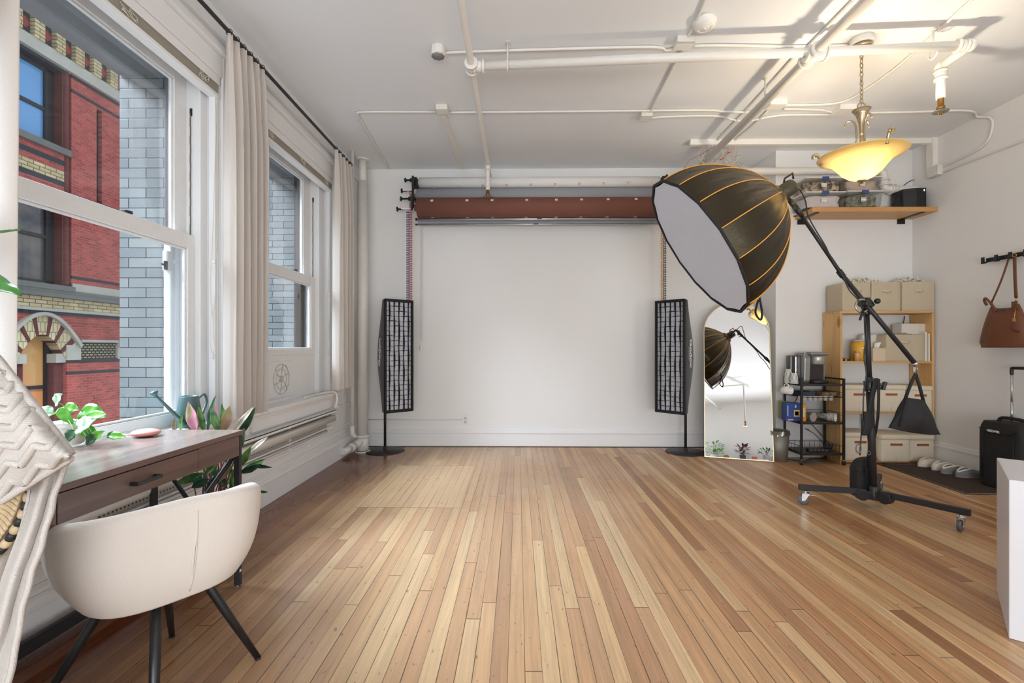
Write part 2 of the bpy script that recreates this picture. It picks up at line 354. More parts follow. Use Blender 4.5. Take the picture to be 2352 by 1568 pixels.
def thing(name, loc, label, cat, group=None, rot=None):
    o = bpy.data.objects.new(name, None); C.objects.link(o); o.location = loc; o.empty_display_size = 0.1
    if rot is not None: o.rotation_euler = rot
    o['_o'] = tuple(loc) if rot is None else (0, 0, 0)
    return tag(o, label, cat, group)
def struct(mb, name, m, parent=None, **k):
    o = mb.build(name, m, parent, **k)
    if parent is None: o['kind'] = 'structure'
    return o
def dup(o, parent=None):
    c = o.copy(); C.objects.link(c)
    if parent is not None: c.parent = parent
    for ch in list(o.children): dup(ch, c)
    return c
def text(body, size, m, M, parent, name='lettering', ext=0.0008, bold=0.0):
    cu = bpy.data.curves.new('t', 'FONT'); cu.body = body; cu.size = size; cu.extrude = ext; cu.align_x = 'CENTER'; cu.align_y = 'CENTER'; cu.offset = bold; cu.resolution_u = 3
    t = bpy.data.objects.new('t', cu); C.objects.link(t); bpy.context.view_layer.update()
    me = bpy.data.meshes.new_from_object(t.evaluated_get(bpy.context.evaluated_depsgraph_get()))
    bpy.data.objects.remove(t); bpy.data.curves.remove(cu)
    me.transform(Matrix.Translation(-Vector(parent['_o'])) @ M); me.materials.clear(); me.materials.append(m); me.name = name
    o = bpy.data.objects.new(name, me); C.objects.link(o); o.parent = parent; o['_o'] = tuple(parent['_o']); return o
def frame(x, y, z, o):
    M = Matrix.Identity(4)
    for i, a in enumerate((x, y, z)):
        for j in range(3): M[j][i] = a[j]
    M.translation = o; return M
def curve(pts, n=6):
    P = [Vector(p) for p in pts]; out = []
    for i in range(len(P)-1):
        p0 = P[max(i-1, 0)]; p1 = P[i]; p2 = P[i+1]; p3 = P[min(i+2, len(P)-1)]
        for k in range(n):
            t = k/n
            out.append(0.5*((2*p1)+(-p0+p2)*t+(2*p0-5*p1+4*p2-p3)*t*t+(-p0+3*p1-3*p2+p3)*t**3))
    out.append(P[-1]); return out
# ================================================================ THE ROOM
XL, XR, YB, YB2, XB, H, YR = -1.855, 4.15, 5.47, 5.0, 2.72, 3.23, -3.5
XO, XE = -2.12, -2.42            # outside of the framed wall, face of the outer brickwork
m = MB(); m.box(XL, XR+.1, YR-.1, YB+.1, -0.12, 0.0); struct(m, 'floor', floor_mat())
m = MB(); m.box(XE, XR+.1, YR-.1, YB+.1, H, H+0.15); struct(m, 'ceiling', CEIL)
m = MB(); m.box(XL-.2, XR+.1, YB, YB+0.15, -.1, H); struct(m, 'wall_back', WHITE)
m = MB(); m.box(XB, XR, YB2, YB, 0, H); struct(m, 'wall_back_right', WHITE, bevel=.004)
m = MB(); m.box(XR, XR+.15, YR-.1, YB+.1, -.1, H); struct(m, 'wall_right', WHITE)
m = MB(); m.box(XE, XR+.1, YR-.15, YR, -.1, H); struct(m, 'wall_rear', WHITE)
WIN = [(1.50, 2.90, .07), (3.34, 4.66, .13)]   # opening from, to, and how far the jamb lining stands in
SZ, TZ = 0.70, 2.82
m = MB()
m.box(XO, XL, YR, YB, -.1, SZ); m.box(XO, XL, YR, YB, TZ, H)
m.box(XO, XL, YR, WIN[0][0], SZ, TZ); m.box(XO, XL, WIN[0][1], WIN[1][0], SZ, TZ); m.box(XO, XL, WIN[1][1], YB, SZ, TZ)
struct(m, 'wall_left', WHITE)
GB = brick_mat('glazed_grey_brick', (112, 117, 118), (132, 134, 132), (52, 50, 47), 0.215, 0.0605, 0.0035, 'XZ', 0.35, 0.5, 0.5, 0.14)
GBY = brick_mat('glazed_grey_brick_front', (112, 117, 118), (132, 134, 132), (52, 50, 47), 0.215, 0.0605, 0.0035, 'YZ', 0.35, 0.5, 0.5, 0.14)
SOF = mat('stone_soffit', rgb(112, 110, 108), 0.8, var=0.2, scale=5)
m = MB()
m.box(XE, XO, YR-.15, 1.55, -4, H+.15); m.box(XE, XO, WIN[0][1]-.075, WIN[1][0]+.06, -4, H+.15); m.box(XE, XO, WIN[1][1]-.16, YB+.1, -4, H+.15)
o = struct(m, 'wall_outer_brick', GB)
m = MB()
for a, b, c in WIN: m.box(XE, XO, a+.05, b-c-.01, TZ-.02, H+.15)
struct(m, 'trim_1', SOF)
m = MB()
for a, b, c in WIN: m.box(XE-.05, XO, a+.05, b-c-.01, -4, SZ-.03)
struct(m, 'trim_2', GBY)
# dark timber storm frames outside the sashes
DKF = mat('dark_storm_frame', rgb(66, 54, 48), 0.55, var=0.25, scale=14)
for i, (a, b, c) in enumerate(WIN):
    m = MB()
    z0 = SZ
    m.box(XO-.002, -2.06, a, a+.07, z0, TZ-.02); m.box(XO-.002, -2.06, b-c-(.03 if i == 0 else .10), b-c+.01, z0, TZ-.02)
    m.box(XO-.002, -2.06, a, b-c, z0, z0+.03)
    struct(m, 'trim_%d' % (3+i), DKF)
GL = glass_mat()
def window(n, a, b, ins, zlow, ust, lst, ztop=2.77):
    """jambs, stops, an upper sash in the outer track, a lower sash in the inner one"""
    m = MB()
    m.box(XO, XL-.004, a-.002, a+.014, SZ, TZ); m.box(XO, XL-.004, b-.014, b+.002, SZ, TZ)      # pulley stiles
    m.box(XO, XL-.004, a, b, TZ-.014, TZ+.002)
    for y0, y1 in ((a+.014, a+.032), (b-.032, b-.014)):
        m.box(-1.962, -1.938, y0, y1, SZ, TZ); m.box(-2.012, -2.002, y0, y1, SZ, TZ)
        m.box(-1.90, XL-.006, y0-.004, y1+.004, SZ, TZ)
    m.box(-2.058, -1.935, b-ins, b-.01, SZ, TZ); m.box(-1.935, -1.925, b-ins-.006, b-.012, SZ, TZ)
    root = struct(m, 'window_%d' % n, TRIM, bevel=.002)
    if n == 1:
        m = MB(); m.box(-2.10, -2.052, b-ins-.075, b-ins, SZ, 1.80); m.box(-2.085, -2.05, b-ins-.105, b-ins-.07, 1.60, 1.72); m.box(-2.08, -2.05, b-ins-.05, b-ins, SZ, TZ-.03); m.build('weathered_outer_frame', SASH, root, bevel=.008)
    def sash(nm, x0, x1, z0, z1, st, tr, brl):
        s = MB(); y0, y1 = a+.03, b-ins
        s.box(x0, x1, y0, y0+st, z0, z1); s.box(x0, x1, y1-st, y1, z0, z1)
        s.box(x0, x1, y0+st, y1-st, z1-tr, z1); s.box(x0, x1, y0+st, y1-st, z0, z0+brl)
        # ovolo bead around the pane
        for q in ((y0+st, y0+st+.012, z0+brl, z1-tr), (y1-st-.012, y1-st, z0+brl, z1-tr), (y0+st, y1-st, z1-tr-.012, z1-tr), (y0+st, y1-st, z0+brl, z0+brl+.012)):
            s.box(x0+.008, x1-.010, *q)
        o = s.build(nm, SASH, root, bevel=.004)
        g = MB(); g.box((x0+x1)/2-.0015, (x0+x1)/2+.0015, y0+st+.004, y1-st-.004, z0+brl+.004, z1-tr-.004); g.build('glass_pane', GL, o)
        return o
    up = sash('upper_sash', -2.050, -2.014, 1.755, ztop+.02, ust, .06, .055)
    lo = sash('lower_sash', -2.000, -1.964, zlow, 1.826, lst, .085, .055)
    # latch and lift
    k = MB(); k.cbox((-1.985, (a+b)/2+.16, 1.836), (.022, .05, .008)); k.cyl((-1.985, (a+b)/2+.16, 1.838), (-1.985, (a+b)/2+.16, 1.846), .009); k.tube([(-1.985, (a+b)/2+.15, 1.844), (-1.98, (a+b)/2+.19, 1.846)], .0035)
    k.build('sash_lock', BLACKM, lo)
    k = MB(); k.cbox((-2.056, b-ins-ust-.012, 1.63), (.01, .02, .05)); k.tube([(-2.056, b-ins-ust-.015, 1.63), (-2.056, b-ins-ust-.045, 1.633)], .006)
    k.build('pane_catch', BLACKM, up)
    # sash chain running over its pulley
    ch = MB(); z = 1.83
    y = b-ins-.006
    while z < 2.56:
        ch.tube([(-1.985+(.003 if int(z*200) % 2 else -.003), y, z), (-1.985, y-.003, z+.006), (-1.985, y, z+.012)], .0028, 5); z += .011
    ch.build('sash_chain', mat('steel_chain', rgb(120, 116, 108), 0.5, .7), root)
    ch = MB(); ch.box(-1.992, -1.978, b-ins-.004, b-ins+.002, 2.555, 2.60); ch.build('pulley_plate', BLACKM, root)
    # interior casing, header mould, stool and apron
    t = MB()
    t.box(XL, XL+.022, a-.13, a, SZ-.0, TZ+.13) if n == 2 else t.box(XL, XL+.022, a-.10, a, SZ, TZ+.13)
    t.box(XL, XL+.022, b, b+.11, SZ, TZ+.13)
    t.box(XL, XL+.020, a, b, TZ, TZ+.13)
    t.box(XL, XL+.014, a-.02, a+.004, SZ, TZ); 
    t.box(XL+.022, XL+.034, b+.085, b+.11, SZ, TZ+.13); t.box(XL, XL+.05, a-.14, b+.14, TZ+.13, TZ+.15); t.box(XL, XL+.035, a-.12, b+.13, TZ+.15, TZ+.19)
    t.build('casing', TRIM, root, bevel=.004)
    s = MB(); s.box(-1.965, XL+.045, a-.14, b+.13, SZ-.03, SZ+.004); s.box(XO, -1.96, a, b, SZ-.01, SZ+.03)
    s.build('window_stool', TRIM, root, bevel=.006)
    s = MB(); s.box(XL, XL+.02, a-.11, b+.10, SZ-.14, SZ-.03); s.box(XL+.02, XL+.028, a-.11, b+.10, SZ-.055, SZ-.03); s.build('apron', TRIM, root, bevel=.003)
    return root
w1 = window(1, WIN[0][0], WIN[0][1], .07, 0.722, .10, .058)
w2 = window(2, WIN[1][0], WIN[1][1], .13, 1.085, .14, .09)
# filler board under the short lower sash of window 2, with its round ventilator
a, b = WIN[1][0], WIN[1][1]
m = MB(); m.box(-1.995, -1.970, a+.03, b-.13, SZ, 1.085); m.build('filler_board', SASH, w2)
fv = MB()
y0, y1, z0, z1 = 3.66, 4.05, 0.745, 1.035
fv.box(-1.97, -1.955, y0, y1, z0, z1)
fv.build('ventilator_plate', SASH, w2, bevel=.003)
fv = MB(); yc, zc = (y0+y1)/2, (z0+z1)/2
for r in (.125, .085, .025):
    fv.tube([(-1.953, yc+r*math.cos(t*PI/18), zc+r*math.sin(t*PI/18)) for t in range(36)], .0035, 6, closed=True)
for k in range(6):
    t = k*PI/3+.3; fv.tube([(-1.953, yc+.025*math.cos(t), zc+.025*math.sin(t)), (-1.951, yc+.06*math.cos(t+.25), zc+.06*math.sin(t+.25)), (-1.953, yc+.12*math.cos(t), zc+.12*math.sin(t))], .004, 6)
fv.lathe([(.0, 0), (.022, 0), (.018, .012), (0, .014)], (-1.955, yc, zc), 14, Matrix.Rotation(PI/2, 4, 'Y'))
fv.build('ventilator_vanes', mat('chipped_vent_paint', rgb(214, 214, 212), .5, c2=rgb(176, 176, 174), scale=30, bump=.6), w2)
for r in (.128,):
    k = MB()
    for q in range(11):
        t0 = -0.9+q*.2
        if q % 3 == 1: continue
        k.tube([(-1.9535, yc+r*math.cos(t0+s*.05), zc+r*math.sin(t0+s*.05)) for s in range(4)], .0042, 5)
    k.build('bare_metal_rim', mat('dark_bare_metal', rgb(60, 58, 56), .6), w2)
# skirting and mouldings
def skirt(mb, p0, p1, n, h=.175):
    """p0,p1 floor points along the wall, n unit normal into the room"""
    p0, p1, n = Vector(p0), Vector(p1), Vector(n)
    prof = [(0, 0), (.020, 0), (.020, h-.05), (.026, h-.045), (.026, h-.03), (.018, h-.022), (.018, h-.008), (.010, h), (0, h)]
    A = [mb.v(p0+n*a+Vector((0, 0, z))) for a, z in prof]; B = [mb.v(p1+n*a+Vector((0, 0, z))) for a, z in prof]
    mb.face(A); mb.face(B[::-1])
    for i in range(len(prof)): mb.face([A[i], A[(i+1) % len(prof)], B[(i+1) % len(prof)], B[i]], False)
m = MB(); skirt(m, (XL, YB, 0), (XB, YB, 0), (0, -1, 0), .20); struct(m, 'baseboard_back', TRIM)
m = MB(); skirt(m, (XB, YB2, 0), (XR, YB2, 0), (0, -1, 0), .19); skirt(m, (XB, YB, 0), (XB, YB2, 0), (-1, 0, 0), .19); struct(m, 'baseboard_back_right', TRIM)
m = MB(); skirt(m, (XR, YB2, 0), (XR, YR, 0), (-1, 0, 0), .22); struct(m, 'baseboard_right', TRIM)
m = MB(); skirt(m, (XL, YR, 0), (XL, YB, 0), (1, 0, 0), .20); struct(m, 'baseboard_left', TRIM)
m = MB(); skirt(m, (XL, YR, 0), (XR, YR, 0), (0, 1, 0), .20); struct(m, 'baseboard_rear', TRIM)
DK = mat('dark_gap', rgb(40, 32, 26), .9)
m = MB(); m.box(XL+.02, XB, YB-.03, YB-.02, 0, .006); struct(m, 'trim_5', DK)
m = MB()
m.box(XL, XL+.014, YR, YB, .30, .318); m.box(XL, XL+.008, YR, YB, .318, .335)
m.box(XL, XL+.012, YR, YB, .225, .240)
m.box(XL, XL+.016, 4.80, YB, .53, .55)
struct(m, 'trim_6', TRIM, bevel=.003)
m = MB(); m.box(XL, XL+.03, YR, YB, 3.06, 3.10); m.box(XL, XL+.018, YR, YB, 3.10, 3.13); struct(m, 'trim_7', TRIM, bevel=.004)
# sockets and surface trunking
def outlet(y, x, z, label):
    t = thing('power_outlet', (x, y, z), label, 'outlet')
    m = MB(); m.box(x-.035, x+.035, y-.008, y, z-.055, z+.055); m.build('cover_plate', mat('socket_plastic', rgb(228, 227, 224), .3), t, bevel=.002)
    for dz in (.022, -.022):
        m = MB(); m.box(x-.017, x+.017, y-.011, y-.008, z+dz-.014, z+dz+.014); s = m.build('socket_face', mat('socket_face', rgb(205, 204, 200), .35), t, bevel=.003)
        m = MB(); m.box(x-.008, x-.0055, y-.0125, y-.010, z+dz-.006, z+dz+.008); m.box(x+.0055, x+.008, y-.0125, y-.010, z+dz-.006, z+dz+.006); m.cyl((x, y-.0125, z+dz-.010), (x, y-.010, z+dz-.010), .0026, seg=8); m.build('slots', BLACKM, s)
p = atY(1069, 964, YB); outlet(YB, p.x, p.z, 'white double power outlet low on the back wall')
m = MB(); m.cyl((XL+.05, YB-.008, .312), (p.x-.035, YB-.008, .312), .007, seg=8)
tag(m.build('surface_conduit', PIPE), 'thin white conduit along the back wall to the power outlet', 'conduit')
# ---------------------------------------------------------------- building across the street
XF = -12.5
RED = brick_mat('red_brick', (182, 78, 64), (146, 56, 50), (158, 106, 98), 0.21, 0.075, 0.008, 'YZ', .8, .3)
REDD = brick_mat('dark_red_brick', (110, 48, 44), (96, 40, 38), (84, 52, 48), 0.21, 0.075, 0.007, 'YZ', .8, .3)
YEL = brick_mat('yellow_brick', (208, 190, 146), (186, 164, 118), (112, 98, 74), 0.30, 0.10, 0.012, 'YZ', .8, .4)
STONE = mat('facade_stone', rgb(178, 172, 158), .85, var=.16, scale=3)
STONED = mat('weathered_sill_stone', rgb(112, 110, 104), .85, var=.2, scale=3)
BLKB = mat('black_brick_and_slot_shade', rgb(42, 40, 46), .7, var=.2)
FDARK = mat('facade_frame_and_dark_interior', rgb(34, 34, 38), .5, var=.2)
SKYG = mat('painted_sky_reflection', rgb(104, 156, 204), .06, var=.3, scale=.5)  # blue base colour holds the reflected sky
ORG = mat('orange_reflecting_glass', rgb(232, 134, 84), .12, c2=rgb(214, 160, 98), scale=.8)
DGL = mat('dark_window_glass', rgb(60, 62, 68), .05, c2=rgb(120, 110, 96), scale=.9)
bld = thing('brick_building', (XF, 15.5, -4), 'red brick building with yellow brick arches across the street', 'building')
cs = [12.2+3.35*k for k in range(-1, 5)]
m = MB(); m.box(XF-1.2, XF-.55, 3, 32, -4, 10.4); m.build('dark_interior', FDARK, bld)  # dark slab standing for the unlit interior behind the openings
slot = MP(); m = MP(); mb_line = MP(); st = MP(); sd = MP(); yb = MP(); pil = MP(); stp = MP(); bas = MP(); dia = MP(); recess = MP()
for c in cs:
    a, b = c+.80, c+2.55          # main wall panel between window pilasters
    slot_y = (a+b)/2
    m.box(XF-.5, XF, a, slot_y-.09, 2.86, 8.80); m.box(XF-.5, XF, slot_y+.09, b, 2.86, 8.80)
    m.box(XF-.5, XF, slot_y-.09, slot_y+.09, 2.86, 5.40); m.box(XF-.5, XF, slot_y-.09, slot_y+.09, 8.25, 8.80); slot.box(XF-.5, XF-.12, slot_y-.09, slot_y+.09, 5.4, 8.25)  # slot back coloured dark for the shade inside the recess
    for s0, s1 in ((c+.58, a), (b, c+2.77)):
        pil.box(XF-.5, XF-.05, s0, s1, 2.86, 8.8); pil.cyl((XF-.06, (s0+s1)/2, 2.9), (XF-.06, (s0+s1)/2, 8.8), .07, seg=12, cap=False)
    for z in (8.74, 8.35, 5.42, 3.12):
        mb_line.box(XF-.02, XF+.012, a, b, z-.04, z+.04)
    # upper window
    recess.box(XF-.5, XF-.02, c-.62, c+.62, 8.72, 8.8)
    sd.box(XF-.4, XF+.06, c-.74, c+.74, 6.45, 6.62)
    for k, (z0, z1) in enumerate(((6.30, 6.45), (6.15, 6.30), (6.0, 6.15), (5.72, 6.0), (5.58, 5.72), (5.45, 5.58), (5.28, 5.45))):
        [m, mb_line, m, yb, mb_line, m, mb_line][k].box(XF-.4, XF-.03, c-.62, c+.62, z0, z1)
    # sill course, yellow band
    yb.box(XF-.4, XF+.02, c-.88, c+2.47, 2.20, 2.50)
    stp.box(XF-.4, XF+.07, c-.88, c+2.47, 2.12, 2.20)
    sd.box(XF-.4, XF+.16, c-.88, c+2.47, 2.50, 2.60); sd.box(XF-.4, XF+.10, c-.88, c+2.47, 2.60, 2.72)
    st.box(XF-.4, XF+.04, a, b, 2.72, 2.95); sd.box(XF-.4, XF+.12, c-.88, a, 2.70, 2.84)
    mb_line.box(XF-.02, XF+.02, c-.88, c+2.47, 2.03, 2.12)
    # stone course, basket-weave panel, springers, lower wall
    a2, b2 = c+1.06, c+2.29
    stp.box(XF-.3, XF+.06, a2, b2, 1.30, 1.38); m.box(XF-.4, XF-.02, a2, b2, 1.38, 2.05)
    bas.box(XF-.4, XF-.03, a2, b2, .83, 1.30)
    for y0, y1 in ((c+.64, a2), (b2, c+2.71)): st.box(XF-.5, XF+.03, y0, y1, .80, 1.22)
    m.box(XF-.5, XF, c+.66, c+2.69, -4, .72); mb_line.box(XF-.5, XF+.012, c+.66, c+2.69, .72, .83); mb_line.box(XF-.02, XF+.01, c+.66, c+2.69, .40, .48)
    pil.box(XF-.5, XF-.1, c+.40, c+.66, -4, .80); pil.box(XF-.5, XF-.1, c-.66, c-.40, -4, .80); st.box(XF-.5, XF-.02, c+.38, c+.68, .74, .98); st.box(XF-.5, XF-.02, c-.68, c-.38, .74, .98)
    # modillion course with diamonds
    k0 = c-.88; n = 6; dw = 3.35/n
    for q in range(n):
        y = k0+q*dw
        yb.box(XF-.3, XF+.14, y, y+dw*.46, 9.12, 9.75)
        dia.cbox((XF+.02, y+dw*.73, 9.40), (.03, .21, .21), R=Matrix.Rotation(PI/4, 3, 'X'))
        recess.box(XF-.3, XF, y+dw*.46, y+dw, 9.12, 9.75)
    st.box(XF-.4, XF+.10, k0, k0+3.35, 8.80, 9.12); st.box(XF-.4, XF+.34, k0, k0+3.35, 9.75, 9.88); sd.box(XF-.4, XF+.46, k0, k0+3.35, 9.88, 10.0)
slot.build('slot_shade', BLKB, bld); m.build('brick_panel', RED, bld); mb_line.build('black_course', BLKB, bld); st.build('stone_band', STONE, bld); sd.build('stone_sill', STONED, bld)
yb.build('yellow_brick_band', YEL, bld); pil.build('pilaster', REDD, bld); stp.build('string_course', STONE, bld); recess.build('frieze_recess', BLKB, bld)
bas.build('basket_weave_panel', brick_mat('basket_weave_brick', (176, 166, 128), (150, 140, 104), (36, 34, 30), .13, .075, .022, 'YZ', .8, .8), bld)
dia.build('diamond_tile', mat('red_diamond_tile', rgb(146, 50, 44), .7), bld)
def archpt(t, hw, z0, z1):       # t 0..1 from right springer to apex
    y = hw*(1-t)**0.85 if t < 1 else 0; z = z0+(z1-z0)*math.sin(t*PI/2)**0.95*(.86+.14*t); return y, z
for c in cs:
    N2 = 9
    A = MB(); Bm = MB(); Hd = MB(); Sp = MB()
    for sgn in (1, -1):
        for k in range(N2):
            t0, t1 = k/N2, (k+1)/N2
            o0, o1, i0, i1 = archpt(t0, 1.0, 1.15, 2.0), archpt(t1, 1.0, 1.15, 2.0), archpt(t0, .60, .90, 1.50), archpt(t1, .60, .90, 1.50)
            h0, h1 = archpt(t0, 1.06, 1.22, 2.09), archpt(t1, 1.06, 1.22, 2.09)
            tgt = Bm if k in (1, 4, 7) else A
            for T, q, x1 in ((tgt, (i0, o0, o1, i1), XF), (Hd, (o0, h0, h1, o1), XF+.10)):
                f = [Vector((x1, c+sgn*y, z)) for y, z in q]; g = [p-Vector((.45, 0, 0)) for p in f]
                f = [T.v(p) for p in f]; g = [T.v(p) for p in g]; T.face(f); T.face(g[::-1])
                for e in range(4): T.face([f[e], f[(e+1) % 4], g[(e+1) % 4], g[e]])
            f = [Vector((XF-.02, c+sgn*h0[0], h0[1])), Vector((XF-.02, c+sgn*h0[0], 2.06)), Vector((XF-.02, c+sgn*h1[0], 2.06)), Vector((XF-.02, c+sgn*h1[0], h1[1]))]
            Sp.face([Sp.v(p) for p in f])
    VY = brick_mat('voussoir_yellow_brick', (210, 196, 156), (196, 178, 134), (130, 116, 90), .11, .26, .010, 'YZ', .8, .3)
    A.build('arch_yellow_brick', VY, bld); Bm.build('arch_red_brick', REDD, bld); Hd.build('hood_mould', STONE, bld); Sp.build('arch_spandrel', RED, bld)
    def win(y0, y1, z0, z1, g1, g2, zr, nm='window'):
        f = MB(); t = .11
        f.box(XF-.40, XF-.28, y0, y0+t, z0, z1); f.box(XF-.40, XF-.28, y1-t*2.3, y1, z0, z1); f.box(XF-.40, XF-.28, y0, y1, z1-.1, z1); f.box(XF-.40, XF-.28, y0, y1, z0, z0+.12); f.box(XF-.40, XF-.29, y0, y1, zr, zr+.09)
        fo = f.build(nm, FDARK, bld)
        g = MB(); g.box(XF-.37, XF-.35, y0+t, y1-t*2.3, zr, z1-.1); g.build('pane', g1, fo)
        g = MB(); g.box(XF-.37, XF-.35, y0+t, y1-t*2.3, z0+.1, zr); g.build('pane', g2, fo)
    win(c-.62, c+.60, 6.62, 8.72, SKYG, SKYG, 7.55)
    win(c-.62, c+.62, 2.84, 5.30, DGL, DGL, 4.1)
    win(c-.60, c+.60, -4, 1.62, ORG, ORG, 0.05, 'arched_window')
m = MB(); m.box(-14, XE-.1, 0, 34, -4.2, -4.05); struct(m, 'street', mat('asphalt', rgb(92, 92, 94), .9))
# ================================================================ PIPES, CONDUIT AND FITTINGS ON THE CEILING
ZP = 3.07
def pipe_obj(name, pts, r, label, cat='pipe', group=None, extra=None, m=PIPE, seg=14):
    b = MB(); b.tube(pts, r, seg); 
    if extra: extra(b)
    return tag(b.build(name, m), label, cat, group)
XA = -.318
def coup(b, p, ax, r, l):
    p = Vector(p); ax = Vector(ax).normalized(); b.cyl(p-ax*l/2, p+ax*l/2, r, seg=14)
    for s in (-1, 1): b.cyl(p+ax*(s*l/2)-ax*.008, p+ax*(s*l/2)+ax*.008, r*1.18, seg=14)
def sprinkler(p, label):
    x, y, z = p
    t = thing('fire_sprinkler', (x, y, z), label, 'sprinkler')
    b = MB(); b.lathe([(.017, .0), (.024, .0), (.024, .02), (.018, .022), (.018, .075), (.022, .08), (.022, .10), (.016, .10)], (x, y, z+.01), 12); b.build('brass_body', BRASS, t)
    b = MB(); b.lathe([(.0, -.002), (.046, -.006), (.048, -.003), (.018, .004), (0, .004)], (x, y, z), 20); b.build('deflector', mat('tarnished_steel', rgb(150, 146, 138), .4, .8), t)
    b = MB()
    for s in (-1, 1): b.tube([(x+s*.016, y, z+.012), (x+s*.019, y, z-.012), (x+s*.006, y, z-.026)], .003, 6)
    b.sphere((x, y, z-.026), .007, 8); b.build('link_frame', BRASS, t)
# run along the room on the left, dropping to a sprinkler in front of the backdrops
def ex(b):
    coup(b, (XA, 3.21, ZP), (0, 1, 0), .038, .08); coup(b, (XA+.05, 3.21, ZP), (1, 0, 0), .036, .06)
    coup(b, (XA, 4.93, ZP-.03), (0, 0, 1), .026, .05); b.sphere((XA, 4.93, ZP), .032, 12)
pipe_obj('sprinkler_pipe', curve([(XA, YR, ZP), (XA, 0, ZP), (XA, 4.86, ZP), (XA, 4.925, ZP-.02), (XA, 4.93, ZP-.08), (XA, 4.93, 2.80)], 5), .0225, 'white pipe running the length of the ceiling left of centre, ending above the backdrops', extra=ex)
sprinkler((XA, 4.93, 2.735), 'brass fire sprinkler hanging in front of the backdrop rolls')
# cross main
PX0 = Vector((XA+.07, 3.205, ZP)); PX1 = Vector((2.90, 3.06, ZP+.02))
def ex(b):
    coup(b, (1.95, 3.105, ZP+.005), (1, -.04, 0), .042, .12)
    b.sphere(PX1, .040, 14); coup(b, PX1-Vector((.05, 0, 0)), (1, 0, 0), .034, .05)
    q = Vector((2.905, 3.27, ZP+.01)); b.tube([PX1, q], .027, 14); b.sphere(q, .037, 14); b.tube([q, (q.x, q.y, 2.86)], .027, 14); coup(b, (q.x, q.y, ZP-.05), (0, 0, 1), .033, .05)
pipe_obj('sprinkler_pipe', [PX0, PX1], .029, 'thick white pipe crossing the ceiling left to right with an elbow at the right', extra=ex)
sprinkler((2.905, 3.27, 2.775), 'brass fire sprinkler at the right end of the cross pipe')
def ex(b):
    coup(b, (1.93, 3.11, ZP-.005), (0, 1, 0), .044, .14)
pipe_obj('sprinkler_pipe', [(1.93, YR, ZP), (1.93, 5.44, ZP)], .033, 'thick white pipe running front to back across the ceiling right of centre', extra=ex)
# hangers
for (u, v0, v1, pz, lab) in ((1166, 62, 152, None, 'thin rod hanger holding the cross pipe near its left end'), (1757, 165, 222, None, 'thin rod hanger beside the front to back pipe'), (2143, 40, 112, None, 'thin rod hanger holding the cross pipe near its right elbow')):
    d = {1166: 3.2, 1757: 3.62, 2143: 3.07}[u]
    p = atD(u, v1, d); b = MB(); b.cyl((p.x, p.y, ZP+.02), (p.x, p.y, H), .006, seg=8); b.lathe([(.02, 0), (.016, .01)], (p.x, p.y, H-.01), 12)
    if u != 1757: b.tube([(p.x, p.y+.034*math.cos(t), ZP+.035*math.sin(t)) for t in [k*PI/8 for k in range(16)]], .006, 6, closed=True)
    else: b.tube([(p.x+t*.0, p.y, ZP+.02) for t in (0, 1)], .005, 6) if False else b.tube([(p.x, p.y, ZP+.03), (1.93, p.y, ZP+.036)], .006, 6)
    tag(b.build('pipe_hanger', OLDPIPE), lab, 'hanger', 'rod hangers for the pipes')
ZC = H-.012
def cz(u, v): p = atZ(u, v, ZC); return (p.x, p.y, p.z)
def jbox(u, v, label, sx=.10, sy=.10, h=.045, octo=False, mm=None):
    p = atZ(u, v, H-h)
    b = MB()
    if octo: b.lathe([(.052, 0), (.052, h)], (p.x, p.y, H-h), 8); b.lathe([(.046, -.003), (.05, 0)], (p.x, p.y, H-h), 8)
    else: b.box(p.x-sx/2, p.x+sx/2, p.y-sy/2, p.y+sy/2, H-h, H)
    root = b.build('junction_box', mm or PIPE, bevel=.004); tag(root, label, 'junction box', 'ceiling junction boxes')
    return p
jbox(1006, 128, 'octagonal junction box with a bare grey cover left on the ceiling', octo=True, h=.06)
b = MB(); p = atZ(1006, 128, H-.06); b.lathe([(.0, -.006), (.046, -.006), (.046, -.002), (0, -.002)], (p.x, p.y, H-.06), 8)
tag(b.build('junction_box_cover', mat('bare_zinc', rgb(150, 152, 152), .5, .5)), 'bare grey cover plate on the octagonal ceiling box', 'cover plate')
jbox(1016, 257, 'square white junction box above the backdrops at the left')
jbox(1571, 106, 'square white junction box beside the smoke detector', .12)
jbox(1483, 272, 'square white junction box in the middle of the far conduits')
jbox(1782, 246, 'white junction box just right of the front to back pipe', .14)
jbox(1938, 258, 'white junction box behind the pendant lamp stem', .14, .12)
CG = 'thin conduits on the ceiling'
